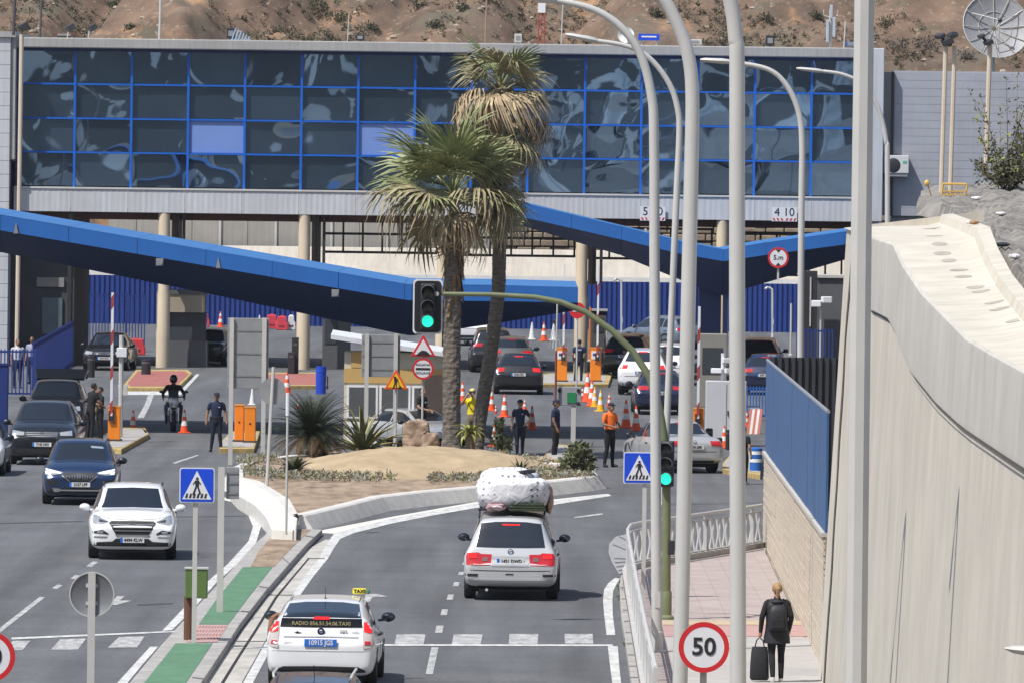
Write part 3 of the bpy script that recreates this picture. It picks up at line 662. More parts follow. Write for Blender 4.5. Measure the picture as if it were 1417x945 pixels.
# ------------------------------------------------------------------ blue canopies
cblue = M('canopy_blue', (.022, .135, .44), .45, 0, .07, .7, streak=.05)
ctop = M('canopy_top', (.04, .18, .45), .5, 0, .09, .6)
cnavy_shade = M('canopy_navy_shade', (.010, .026, .10), .6, 0, .1, .8)  # navy of the pillars; on undersides it puts shade into the blue
def canopy(name, label, rows, depth, belly, lip):
    """rows: (px, py of the front upper edge, distance); local section is the same everywhere"""
    t = thing(name, label, 'canopy', (0, 0, 0))
    P = [at(px, py, d) for px, py, d in rows]
    # the rows are cut into sheets of about 2.4 m; every sheet is a piece with an open joint
    L = [0]
    for a, c in zip(P, P[1:]): L.append(L[-1] + abs(c.x - a.x))
    def row(u):
        for q in range(len(P) - 1):
            if u <= L[q + 1] + 1e-6:
                f = (u - L[q]) / (L[q + 1] - L[q]); return P[q].lerp(P[q + 1], f), lip[q] + (lip[q + 1] - lip[q]) * f, belly[q] + (belly[q + 1] - belly[q]) * f
        return P[-1], lip[-1], belly[-1]
    cuts = []
    for a, c in zip(L, L[1:]):
        n = max(1, round((c - a) / 2.3)); cuts += [(a + (c - a) * k / n, a + (c - a) * (k + 1) / n) for k in range(n)]
    for u0, u1 in cuts:
        g = .006; (p0, l0, b0), (p1, l1, b1) = row(u0 + g), row(u1 - g)
        jit = Vector((0, random.uniform(-.012, .012), 0)); D = lambda y, z: Vector((0, y, z))
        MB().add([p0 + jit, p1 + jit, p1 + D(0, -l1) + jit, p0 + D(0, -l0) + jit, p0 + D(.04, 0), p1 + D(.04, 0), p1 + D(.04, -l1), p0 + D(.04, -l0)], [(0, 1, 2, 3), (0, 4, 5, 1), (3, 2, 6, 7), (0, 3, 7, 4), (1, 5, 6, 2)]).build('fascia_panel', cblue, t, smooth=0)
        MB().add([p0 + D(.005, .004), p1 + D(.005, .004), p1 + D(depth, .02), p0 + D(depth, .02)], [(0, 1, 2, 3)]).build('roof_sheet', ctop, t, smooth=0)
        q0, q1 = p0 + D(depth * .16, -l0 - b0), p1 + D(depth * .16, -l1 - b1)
        b = MB(); b.strip([p0 + D(.02, -l0), p1 + D(.02, -l1)], [q0, q1]); b.strip([q0, q1], [p0 + D(depth, -.3), p1 + D(depth, -.3)]); b.build('underside_panel', cnavy_shade, t, smooth=0)
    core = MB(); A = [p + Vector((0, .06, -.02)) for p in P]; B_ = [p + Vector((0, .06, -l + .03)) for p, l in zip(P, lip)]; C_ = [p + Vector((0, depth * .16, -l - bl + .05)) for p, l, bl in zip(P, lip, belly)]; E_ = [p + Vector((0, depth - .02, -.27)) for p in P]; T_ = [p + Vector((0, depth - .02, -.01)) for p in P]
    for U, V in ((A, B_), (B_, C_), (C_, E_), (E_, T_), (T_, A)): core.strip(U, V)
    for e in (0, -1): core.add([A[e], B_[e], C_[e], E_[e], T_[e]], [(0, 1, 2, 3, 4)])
    core.build('canopy_core', cnavy_shade, t, smooth=0)
    return t, P
DC = 262
CN1, P1 = canopy('entry_canopy', 'long blue canopy sloping down from the left over the inbound lanes', [(-120, 277, DC), (0, 297.5, DC), (285, 346, DC), (560, 393, DC), (570, 394, DC), (690, 395, DC), (800, 398, DC)], 12, [.74, .70, .87, 1.1, 1.1, .7, .26], [.47, .47, .48, .48, .48, .48, .46])
for px in (622, -80):
    p = at(px, 440, DC + 3); MB().span((p.x - .22, DC + 2.6, 0), (p.x + .22, DC + 3.2, 3.6)).build('pillar', cnavy_shade, CN1, smooth=0)
for (px, py) in ((221, 363), (464, 406)):
    p = at(px, py, DC - .12); b = MB(); b.box(p, (.22, .2, .22)); b.tube([p + Vector((0, -.08, 0)), p + Vector((0, -.14, 0))], .1, 10); b.build('floodlight', signback, CN1)
for px, py in ((22, 318), (302, 366)):
    p = at(px, py, DC - .04); MB().prism([(p.x - .07, p.z - .12), (p.x + .07, p.z - .12), (p.x, p.z + .22)], DC - .05, DC - .02).build('fixing_plate', signback, CN1, smooth=0)
DC2 = 334
CN2, P2 = canopy('exit_canopy', 'blue butterfly canopy with a low valley over the outbound lanes', [(722, 281, DC2), (860, 314, DC2), (940, 334, DC2), (1001, 346, DC2), (1060, 336, DC2), (1168, 321, DC2), (1230, 312, DC2)], 8, [.35, .62, 1.0, 1.35, 1.1, .62, .5], [.54, .50, .48, .44, .48, .50, .50])
p = at(985, 420, DC2 + 2); MB().span((p.x - .5, DC2 + 1.6, 0), (p.x + .35, DC2 + 2.4, p.z + .9)).build('pillar', cnavy_shade, CN2, smooth=0)
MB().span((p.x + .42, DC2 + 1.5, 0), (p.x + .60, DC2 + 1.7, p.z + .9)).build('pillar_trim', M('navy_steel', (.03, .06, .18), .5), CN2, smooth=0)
# ------------------------------------------------------------------ behind the building
royal = M('royal_sheet', (.014, .042, .215), .55, 0, .12, .5)
e0, e1 = at(100, 420, 432), at(1330, 420, 432)
corrugated('corrugated_fence', 'long royal blue corrugated fence across the background under the building', royal, e0.x, e1.x, 432, 0, at(700, 388, 432).z, pitch=.25, amp=.04)
wl = thing('boundary_wall', 'white topped concrete wall running above the royal blue fence', 'wall', (0, 437, 0))
za, zb2 = at(700, 346, 437).z, at(700, 388, 437).z
palewall = M('pale_wall', (.68, .62, .53), .9, 0, .12, .6, .2, 6, streak=.15)
b = MB(); b.add([(e0.x, 0, zb2 - 2), (e1.x, 0, zb2 - 2), (e1.x, 1.2, za), (e0.x, 1.2, za), (e0.x, 3, za), (e1.x, 3, za)], [(0, 1, 2, 3), (3, 2, 5, 4)]); b.build('wall_slope', palewall, wl, smooth=0)
b = MB(); b.span((e0.x, -.12, zb2 + .02), (e1.x, .1, zb2 + .22)); b.build('coping', M('white_coping', (.75, .73, .7), .8, 0, .1, 1), wl, smooth=0)
st = M('stone_brown', (.27, .20, .14), .95, 0, .35, 1.2, .7, 4, hue=(.36, .28, .2))
gy = M('panel_grey_warm', (.36, .34, .31), .9, 0, .1, .8, streak=.15)
sw = thing('stone_wall', 'brown rubble stone wall behind the dark steel frames', 'wall', (0, 446, 0))
zt2 = at(700, 290, 446).z
rows_ = 6; xs0, xs1 = at(690, 330, 446).x, at(1330, 330, 446).x
for j in range(rows_):
    x = xs0
    z0 = za - .3 + (zt2 - za + .3) * j / rows_; hh = (zt2 - za + .3) / rows_
    while x < xs1:
        wd_ = random.uniform(.8, 1.5)
        MB().box((x + wd_ / 2, random.uniform(-.06, .06), z0 + hh / 2), (wd_ - .05, .5, hh - .05)).build('stone_block', st, sw, smooth=0, bevel=.05)
        x += wd_
MB().span((xs0, .2, za - .3), (xs1, .6, zt2)).build('mortar_core', soff, sw, smooth=0)
gw = thing('panel_wall', 'warm grey panelled wall seen under the building at left', 'wall', (0, 441, 0))
gx0, gx1 = at(150, 330, 441).x, at(690, 330, 441).x
for k in range(14):
    xa, xb = gx0 + (gx1 - gx0) * k / 14, gx0 + (gx1 - gx0) * (k + 1) / 14
    MB().span((xa + .02, random.uniform(-.02, .02), za - 1), (xb - .02, .4, zt2)).build('wall_panel', gy, gw, smooth=0)
    if k % 2: MB().span((xb - .06, -.1, za - 1), (xb + .06, -.03, zt2)).build('wall_post', galv, gw, smooth=0)
# side wall of grey boards to the right of the building
bw = thing('boarded_wall', 'tall grey boarded wall to the right of the glass building', 'wall', (0, 345.35, 0))
bx0, bx1 = at(1237, 180, 345).x, at(1480, 180, 345).x; bz0, bz1 = at(1320, 300, 345).z, at(1320, 101, 345).z
board = M('board_grey', (.37, .385, .43), .75, 0, .08, .7, .1, 8, streak=.08)
nbd = 18
for k in range(nbd):
    z0, z1 = bz0 + (bz1 - bz0) * k / nbd, bz0 + (bz1 - bz0) * (k + 1) / nbd
    MB().add([(bx0, 0, z0), (bx1, 0, z0), (bx1, .004, z1 - .006), (bx0, .004, z1 - .006), (bx0, .2, z0), (bx1, .2, z0), (bx1, .2, z1 - .006), (bx0, .2, z1 - .02)], [(0, 1, 2, 3), (2, 6, 7, 3), (0, 4, 5, 1), (0, 3, 7, 4)]).build('board', board, bw, smooth=0)
MB().span((bx0 - .05, .2, 0), (bx1, .6, bz1 + .06)).build('wall_core', board, bw, smooth=0)
MB().span((bx0 - .12, -.1, bz0), (bx0 - .01, .1, bz1)).build('downpipe', blackmetal, bw, smooth=0)
MB().span((bx(1222) + .01, -.0, bz0), (bx0 - .13, .6, bz1)).build('return_wall', M('return_grey', (.30, .31, .32), .85, 0, .1, 1), bw, smooth=0)
# air conditioner
p = at(1240, 228, 345); t = thing('air_conditioner', 'white outdoor air conditioning unit mounted low on the grey boarded wall', 'air conditioner', (p.x, 345.05, p.z))
MB().box((0, 0, 0), (1.0, .5, .72)).build('casing', M('casing_white', (.62, .62, .6), .5, 0, .06), t, smooth=0, bevel=.03)
MB().lathe([(.001, -.262), (.27, -.262), (.29, -.25), (.001, -.25)], 24, axis='Y').build('fan_grille', blackmetal, t).location = (-.12, 0, -.04)
MB().box((.34, -.256, .1), (.16, .01, .1)).build('badge', M('badge_green', (.1, .45, .3), .4), t, smooth=0)
MB().box((0, 0, -.42), (.9, .4, .1)).build('bracket', galv, t, smooth=0)
# ================================================================== STREET FURNITURE
def lamp(label, pts, d, r0, r1, lum=None, zb=0.0, group='tall curved lamp posts'):
    P = [at(px, py, d) for px, py in pts]; b0 = Vector((P[0].x, d, zb))
    t = thing('lamp_post', label, 'lamp post', b0, group=group)
    L = [p - b0 for p in P]; L[0] = Vector((0, 0, 0))
    # round the bend: Catmull-Rom through the points
    Q = []
    for i in range(len(L) - 1):
        p0, p1, p2, p3 = L[max(i - 1, 0)], L[i], L[i + 1], L[min(i + 2, len(L) - 1)]
        k = 1 if i == 0 else 5
        for q in range(k):
            u = q / k
            Q.append(p1 if k == 1 else .5 * ((2 * p1) + (p2 - p0) * u + (2 * p0 - 5 * p1 + 4 * p2 - p3) * u * u + (3 * p1 - p0 - 3 * p2 + p3) * u ** 3))
    Q.append(L[-1]); m = len(Q)
    MB().tube(Q, [r0 + (r1 - r0) * i / (m - 1) for i in range(m)], 8 if d < 90 else 14).build('pole', lampgrey, t, smooth=20 if d < 90 else 50)
    MB().lathe([(r0 * 1.9, 0), (r0 * 1.9, .03), (r0 * 1.15, .06), (r0 * 1.12, .35), (r0, .36)], 14).build('base_flange', lampgrey, t)
    MB().box((0, -r0 - .002, .9), (.09, .012, .28)).build('access_door', galv, t, smooth=0)
    if lum:
        A = at(lum[0][0], lum[0][1], d) - b0; B_ = at(lum[1][0], lum[1][1], d) - b0; dv_ = (B_ - A)
        b = MB(); rings = []
        for u, w_, h_ in ((0, .05, .05), (.12, .10, .07), (.3, .15, .08), (.85, .17, .06), (1, .08, .03)):
            c = A + dv_ * u; rings.append([c + Vector((0, w_ * math.cos(a), h_ * math.sin(a))) for a in [2 * PI * k / 10 for k in range(10)]])
        b.loft(rings); b.build('luminaire', lampgrey, t)
    return t
lamp('lamp post whose foot stands on the pavement just right of the crossing sign', [(909, 902), (906, 420), (905, 190), (901, 130), (886, 75), (858, 37), (820, 13), (771, 1)], dist(902, ZP, 909), .093, .055, ((771, 1), (735, -3)), ZP)
lamp('thin lamp post with a low arm ending beside the white satellite dish', [(918, 690), (935, 300), (940, 190), (938, 152), (926, 116), (900, 82), (870, 65), (827, 57)], 214, .085, .055, ((827, 57), (782, 48)))
lamp('lamp post passing left of the 50 sign with its arm leaving the top', [(937, 1150), (951, 480), (957, 220), (958, 130), (953, 80), (940, 40), (915, -5), (870, -45), (800, -65)], 112, .1, .072, ((800, -65), (760, -72)), ZP)
lamp('lamp post passing right in front of the 50 sign edge', [(1022, 1250), (1020, 420), (1020, 100), (1018, 55), (1013, 15), (1003, -22), (984, -55), (950, -80)], 99.5, .095, .075, ((950, -80), (900, -92)), ZP)
lamp('thickest and nearest lamp post standing before the concrete wall', [(1180, 1400), (1190, 480), (1196, 0), (1198, -200), (1180, -290), (1120, -330)], 79, .104, .075, ((1120, -330), (1060, -338)), ZP)
lamp('slender lamp post curving over the right hand canopy arm', [(1106, 680), (1109, 300), (1110, 200), (1105, 155), (1088, 118), (1062, 96), (1012, 86)], 232, .09, .06, ((1012, 86), (969, 83)))
lamp('small far lamp post beside the air conditioner', [(1229, 500), (1228, 240), (1226, 195), (1216, 152), (1196, 119), (1168, 104), (1139, 99)], 300, .09, .06, ((1139, 99), (1102, 95)))
for px, py0, py1, lb in ((1069, 398, 500, 'short white lamp with a crooked head in front of the royal blue fence at right'), (860, 386, 432, 'short white lamp standing behind the grey hatchback at the blue fence')):
    lamp(lb, [(px, 470), (px, py0 + 10), (px - 2, py0 + 2), (px - 6, py0)], 410, .05, .05, ((px - 6, py0), (px - 11, py0 + 2)), group='short white lamps at the fence')
# ---------------- traffic lights
D_TL = dist(857, ZP, 923); b0 = Vector((at(922, 857, D_TL).x, D_TL, ZP))
TL = thing('traffic_light', 'green mast traffic light reaching a long arm over the carriageway', 'traffic light', b0)
pts = [(922, 857), (922, 660), (919, 605), (912, 562), (898, 520), (875, 485), (845, 456), (810, 432), (775, 418), (740, 411.5), (680, 408), (604, 407)]
Q = [at(px, py, D_TL) - b0 for px, py in pts]
MB().tube(Q, [.085 - .045 * i / 11 for i in range(12)], 12).build('mast', greenpost, TL, smooth=60)
MB().lathe([(.15, 0), (.15, .05), (.095, .09), (.095, .5), (.085, .52)], 12).build('base_flange', greenpost, TL)
MB().box(at(929, 757, D_TL) - b0 + Vector((0, -.03, 0)), (.12, .14, .26)).build('push_button', blackmetal, TL, smooth=0, bevel=.015)
lens_off = M('lens_dark', (.035, .04, .035), .25, 0, .1)
def head(t, o, R, green, board=False, parent_name='signal_head'):
    b = MB(Matrix.Translation(o) @ Matrix.Rotation(R, 4, 'Z')); hgt = .84
    b.box((0, .06, 0), (.27, .16, hgt))
    h = b.build(parent_name, blackmetal, t, smooth=0, bevel=.03)
    if board:
        for nm, w_, hh, y, m in (('backboard_edge', .54, .99, .07, signwhite), ('backboard', .485, .935, .045, M('board_black', (.012, .012, .014), .5))):
            rp = []
            for cx_, cz_, a0 in ((1, 1, 0), (-1, 1, 90), (-1, -1, 180), (1, -1, 270)):
                for q in range(6):
                    a = math.radians(a0 + 18 * q); rp.append((cx_ * (w_ / 2 - .07) + .07 * math.cos(a), cz_ * (hh / 2 - .07) + .07 * math.sin(a)))
            bb = MB(Matrix.Translation(o)); bb.prism(rp, y, y + .02); bb.build(nm, m, h, smooth=0)
    for k, z in enumerate((.27, 0, -.27)):
        MM = Matrix.Translation(o) @ Matrix.Rotation(R, 4, 'Z') @ Matrix.Translation((0, -.02, z))
        MB(MM).lathe([(.001, -.025), (.06, -.02), (.10, -.004), (.105, .0), (.001, .002)], 20, axis='Y').build('lens', green_lit if (k == 2 and green) else lens_off, h)
        v = MB(MM); A, B_ = [], []
        for q in range(15):
            a = math.radians(-20 + 220 * q / 14); A.append((.125 * math.cos(a), 0, .125 * math.sin(a))); B_.append((.118 * math.cos(a), -.17, .118 * math.sin(a)))
        v.strip(A, B_); v.build('visor', M('visor_grey', (.16, .16, .165), .45), h)
head(TL, at(592, 424.5, D_TL) - b0 + Vector((0, -.1, 0)), 0, True, True)
MB().tube([Vector(Q[-1]) + Vector((0, 0, 0)), Vector(Q[-1]) + Vector((0, -.08, 0))], .045, 8).build('clamp', galv, TL)
head(TL, at(921.5, 641, D_TL) - b0 + Vector((0, -.20, 0)), math.radians(-8), True, False)
# ---------------- signs
def post(t, h, r=.03, rect=None, m=galv, y=.05):
    b = MB()
    if rect: b.box((0, y + rect[1] / 2, h / 2), (rect[0], rect[1], h))
    else: b.tube([(0, y + r, 0), (0, y + r, h)], r, 10)
    b.build('post', m, t, smooth=40)
def place(px, py, z=0.0): return G(px, py, z)
def pole_top(base, px, py): return at(px, py, base.y).z - base.z
def ped_sign(label, pxb, pyb, pxs, pys, zb):
    p = place(pxb, pyb, zb); s = at(pxs, pys, p.y); t = thing('crossing_sign', label, 'sign', p, group='pedestrian crossing signs')
    dx = s.x - p.x; z = s.z - p.z
    post(t, z + .25, rect=(.08, .04))
    h = .3
    def rr(w_, k=.04):
        o = []
        for cx_, cz_, a0 in ((1, 1, 0), (-1, 1, 90), (-1, -1, 180), (1, -1, 270)):
            for q in range(4):
                a = math.radians(a0 + 30 * q); o.append((dx + cx_ * (w_ - k) + k * math.cos(a), z + cz_ * (w_ - k) + k * math.sin(a)))
        return o
    MB().prism(rr(h), .015, .045).build('sign_plate', signwhite, t, smooth=0)
    MB().prism(rr(h - .018, .03), .009, .0149).build('blue_field', signblue, t, smooth=0)
    MB().prism([(dx - .25, z - .24), (dx + .25, z - .24), (dx, z + .25)], .004, .0089).build('white_triangle', signwhite, t, smooth=0)
    b = MB()
    for k in range(6):
        x = dx - .185 + .065 * k; b.prism([(x - .018, z - .215), (x + .022, z - .215), (x + .035, z - .14), (x + .008, z - .14)], -.001, .0039)
    b.build('zebra_mark', black, t, smooth=0)
    f = MB(); W = lambda l: [(dx + a * .01, z + c * .01) for a, c in l]
    f.lathe([(.001, -.001), (.024, -.001), (.024, .0039), (.001, .0039)], 12, axis='Y', c=(dx + .005, 0, z + .115))
    f.prism(W([(-3, 8.5), (3.4, 8.5), (3.6, 1), (3, -2), (-2.6, -2), (-2.8, 1)]), -.001, .0039)
    f.prism(W([(-3, 8.2), (-2.2, 6), (-6, 1), (-7.3, 1.8)]), -.0012, .0038); f.prism(W([(3, 8.2), (2.4, 6.2), (5.8, 1), (7.4, 2)]), -.0012, .0038)
    f.prism(W([(-2.4, -1.5), (.4, -1.5), (-4.5, -16), (-8, -16)]), -.0014, .0037); f.prism(W([(.2, -1.5), (2.8, -1.5), (7.2, -14), (4.2, -16)]), -.0016, .0036)
    f.build('walking_figure', black, t, smooth=0); return t
ped_sign('blue pedestrian crossing sign on the green painted median', 268, 889, 272.5, 671, .136)
ped_sign('blue pedestrian crossing sign half hidden by the lamp post at right', 890, 828, 884.5, 647, ZP)
def round_on_post(name, label, pxs, pys, s, r, txt, size, group=None, back=False, rect=(.08, .04), zb=0.0):
    d = 12000 / s; c = at(pxs, pys, d); t = thing(name, label, 'sign', (c.x, d, zb), group=group)
    h = c.z - zb
    MB().box((0, .07 if not back else -.02, (h + (r if back else .2)) / 2), (rect[0], rect[1], h + (r if back else .2))).build('post', galv, t, smooth=0)
    if back:
        MB().lathe([(.001, .01), (r - .012, .01), (r, .0), (r, .03), (.001, .03)], 40, axis='Y').build('sign_back', M('sign_back2', (.24, .25, .265), .45, .5, .1, 3), t).location.z = h
        MB().lathe([(r - .012, -.006), (r + .004, -.006), (r + .004, .032), (r - .012, .032)], 40, axis='Y', cap=False).build('folded_rim', galv, t).location.z = h
        MB().box((0, .001, h + .12), (.16, .012, .05)).build('clamp', galv, t, smooth=0); MB().box((0, .001, h - .12), (.16, .012, .05)).build('clamp', galv, t, smooth=0)
    else:
        kids0 = set(bpy.data.objects)
        round_sign(t, r, 0, txt, size, bold=.006)
        for o in bpy.data.objects:
            if o not in kids0: o.location.z = h
    return t
round_on_post('speed_limit_sign', 'round 50 speed limit sign low before the lamp posts at right', 974, 895, 117, .3, '50', .29, 'speed limit signs')
round_on_post('speed_limit_sign', 'round 50 speed limit sign cut off by the left edge of view', -14, 908, 117, .3, '50', .29, 'speed limit signs')
round_on_post('sign_seen_from_behind', 'round sign seen from behind on the left carriageway edge', 127, 822, 103, .3, None, 0, None, True, (.10, .04))
def rect_back(label, x0, y0, x1, y1, posts, d, deep=.05, extra=None):
    a, c = at(x0, y1, d), at(x1, y0, d); t = thing('sign_seen_from_behind', label, 'sign', ((a.x + c.x) / 2, d, 0))
    cx_ = (a.x + c.x) / 2
    MB().span((a.x - cx_, .05, a.z), (c.x - cx_, .05 + deep, c.z)).build('sign_back', signback, t, smooth=0, bevel=.01)
    for q in (.18, .5, .82): MB().span((a.x - cx_ + .02, .036, a.z + (c.z - a.z) * q - .02), (c.x - cx_ - .02, .049, a.z + (c.z - a.z) * q + .02)).build('stiffener', M('stiffener', (.25, .255, .26), .5, .3), t, smooth=0)
    for px, top in posts:
        p = at(px, top, d); MB().box((p.x - cx_, 0, p.z / 2), (.12, .06, p.z)).build('post', galv, t, smooth=0)
    return t
rect_back('big grey rectangular sign back on two posts left of the fan palm', 314, 441, 372, 537, [(321, 440), (366, 440)], dist(643, 0, 340), .22)
rect_back('grey rectangular sign back with two posts before the cream booth', 500, 464, 554, 521, [(508, 462), (548, 462)], dist(622, 0, 530), .2)
rect_back('small grey sign back on a thin pole behind the median crossing sign', 313, 646, 331, 690, [(306.5, 646)], dist(846, .136, 306), .06)
p = G(369, 672, ZI); t = thing('sign_seen_from_behind', 'small round sign back on a leaning pole at the island edge', 'sign', p)
z = at(377, 541, p.y).z - p.z; dx = at(377, 541, p.y).x - p.x
MB().tube([(0, 0, -.1), (dx + .02, 0, z + .6)], .045, 8).build('post', galv, t)
MB().lathe([(.001, .05), (.33, .05), (.33, .07), (.001, .07)], 28, axis='Y').build('sign_back', signback, t).location = (dx, 0, z)
p = G(396, 733, .36); t = thing('marker_pole', 'thin white topped marker pole at the corner of the island wall', 'pole', p)
z = at(396, 575, p.y).z - p.z
MB().tube([(0, 0, -.1), (0, 0, z)], .028, 8).build('pole', galv, t); MB().tube([(0, 0, z), (0, 0, z + .5)], .045, 8).build('pole_cap', signwhite, t)
p = G(270, 886, .136); t = thing('control_box', 'green metal control box on a brown wooden post behind the crossing sign', 'control box', p + Vector((-.13, .35, 0)))
MB().tube([(0, 0, 0), (0, 0, .75)], .085, 10).build('wooden_post', M('wood_brown', (.13, .06, .035), .8, 0, .3, 3, stretch=(4, 4, .4)), t)
MB().box((.13, 0, .97), (.38, .3, .50)).build('cabinet', M('cabinet_green', (.10, .17, .045), .5, 0, .1, 3), t, smooth=0, bevel=.015); MB().box((.13, 0, 1.235), (.41, .33, .025)).build('lid', galv, t, smooth=0)
# warning signs by the booth
def triangle(t, c, h, m_edge, m_face, mk):
    x, z = c; R3 = lambda s_: [(x - .5 * s_, z - .29 * s_), (x + .5 * s_, z - .29 * s_), (x, z + .577 * s_)]
    MB().prism(R3(h), .0, .03).build('red_border', m_edge, t, smooth=0, bevel=.012); MB().prism(R3(h * .70), -.006, -.0001).build('sign_face', m_face, t, smooth=0)
    b = MB(); mk(b, x, z, h); b.build('symbol', black, t, smooth=0)
p = G(584, 609, ZI); t = thing('hump_sign', 'road hump triangle above a round customs sign on one post', 'sign', p)
S = 12000 / p.y; zz = lambda py: at(584, py, p.y).z - p.z
post(t, zz(466), .035)
def hump(b, x, z, h): b.prism([(x - .2, z - .17), (x + .2, z - .17), (x + .17, z - .12), (x + .09, z - .05), (x - .03, z - .03), (x - .12, z - .09)], -.012, -.0062)
triangle(t, (0, zz(483)), .72, red, signwhite, hump)
round_kids = set(bpy.data.objects); round_sign(t, .31, 0, None)
for o in set(bpy.data.objects) - round_kids: o.location.z = zz(510)
text('ADUANA', .10, black, t, (0, -.034, zz(510) + .12), 'lettering'); text('DOUANE', .10, black, t, (0, -.034, zz(510) - .12), 'lettering')
MB().box((0, -.034, zz(510)), (.42, .006, .06)).build('bar_symbol', black, t, smooth=0)
p = G(547, 612, ZI); t = thing('roadworks_sign', 'yellow triangular roadworks sign in front of the cream booth', 'sign', p); zz2 = at(548, 529, p.y).z - p.z
post(t, zz2 + .25, .03)
def dig(b, x, z, h):
    b.lathe([(.001, -.012), (.04, -.012), (.04, -.0062), (.001, -.0062)], 10, axis='Y', c=(x - .03, 0, z + .14))
    b.prism([(x - .06, z + .1), (x + .05, z + .12), (x + .02, z - .02), (x - .05, z - .02)], -.012, -.0062); b.prism([(x - .05, z - .02), (x - .01, z - .02), (x - .06, z - .17), (x - .1, z - .17)], -.0121, -.0061); b.prism([(x - .01, z - .02), (x + .02, z - .02), (x + .03, z - .17), (x, z - .17)], -.0122, -.006)
    b.prism([(x + .05, z - .17), (x + .19, z - .17), (x + .12, z - .08)], -.0123, -.0063); b.prism([(x + .03, z + .09), (x + .05, z + .1), (x + .11, z - .1), (x + .09, z - .1)], -.0124, -.0062)
triangle(t, (0, zz2), .68, M('sign_orange_red', (.75, .10, .02), .4, 0, .05), signyellow, dig)
for px, py, d, lb in ((799, 430, 320, 'round red sign beneath the right tip of the long canopy'), (675, 434, 330, 'round red sign peeping out beside the palm trunk')):
    p = at(px, py, d); t = thing('round_red_sign', lb, 'sign', (p.x, d, 0)); MB().tube([(0, .05, 0), (0, .05, p.z)], .035, 8).build('post', galv, t); MB().lathe([(.001, 0), (.30, 0), (.30, .02), (.001, .02)], 20, axis='Y').build('sign_plate', red, t).location.z = p.z
    MB().box((0, -.006, p.z), (.36, .008, .09)).build('white_bar', signwhite, t, smooth=0)
# ---------------- barriers with raised arms
def barrier(label, px, py, wpx, hpx, arm_px=None, arm_top=None, plate=False, lean=0):
    p = G(px, py, .14); s = 12000 / p.y; w_, h_ = wpx / s, hpx / s
    t = thing('barrier_gate', label, 'barrier', p, group='orange barrier cabinets')
    MB().box((0, 0, h_ / 2), (w_, .36, h_)).build('cabinet', orange, t, smooth=0, bevel=.02)
    MB().box((0, 0, .03), (w_ + .1, .46, .06)).build('foot_plate', M('dark_foot', (.06, .055, .05), .7), t, smooth=0)
    MB().box((0, 0, h_ + .02), (w_ + .03, .38, .04)).build('lid', M('lid_orange', (.75, .30, .06), .5), t, smooth=0)
    if plate:
        MB().box((0, -.186, h_ * .80), (w_ * .8, .012, h_ * .24)).build('notice', signwhite, t, smooth=0); MB().box((0, -.194, h_ * .82), (w_ * .55, .006, h_ * .08)).build('notice_print', M('print_blue', (.03, .07, .25), .5), t, smooth=0)
    MB().box((0, -.184, h_ * .55), (.05, .01, .05)).build('lock', black, t, smooth=0)
    if arm_px:
        top = at(arm_px, arm_top, p.y) - p; A = Vector((arm_px and (at(arm_px, py, p.y).x - p.x), -.24, h_ * .75)); L = top.z - A.z
        a = MB().box((A.x + lean / 2, -.25, A.z + L / 2), (.075, .05, L)).build('arm', signwhite, t, smooth=0)
        n_ = max(4, int(L / .5))
        for k in range(n_):
            if k % 2: continue
            z0 = A.z + L * k / n_; MB().add([(A.x - .039, -.277, z0), (A.x + .039, -.277, z0 + .12), (A.x + .039, -.277, z0 + .12 + L / n_ * .7), (A.x - .039, -.277, z0 + L / n_ * .7)], [(0, 1, 2, 3)]).build('red_band', M('arm_red', (.36, .05, .05), .6), a, smooth=0)
        MB().box((A.x, -.23, A.z), (.16, .06, .3)).build('arm_hub', blackmetal, t, smooth=0)
    return t
barrier('orange barrier cabinet with raised striped arm on the far left lane', 158, 610, 17, 47, 154, 405)
barrier('left one of the two orange cabinets under the grey sign back', 331, 611, 13, 50)
barrier('right one of the two orange cabinets under the grey sign back', 346, 612, 15, 48)
barrier('orange barrier cabinet with a notice left of the officer at the pillar', 777, 528, 15, 46, 779, 366, True)
barrier('orange barrier cabinet with a notice right of the officer at the pillar', 824, 528, 15, 46, 826, 368, True)
barrier('orange barrier cabinet with raised striped arm beside the pale cabinet', 966, 616, 15, 50, 965, 424)
p = G(164, 606, .14); t = thing('signal_post', 'pale lane signal post standing behind the far left barrier', 'post', p + Vector((.02, .7, 0))); MB().tube([(0, 0, 0), (0, 0, 3)], .07, 8).build('post', lampgrey, t)
MB().box((.02, -.05, 2.5), (.3, .2, .28)).build('camera_housing', signwhite, t, smooth=0, bevel=.02); MB().box((.14, -.05, 1.4), (.12, .2, .3)).build('control_unit', galv, t, smooth=0)
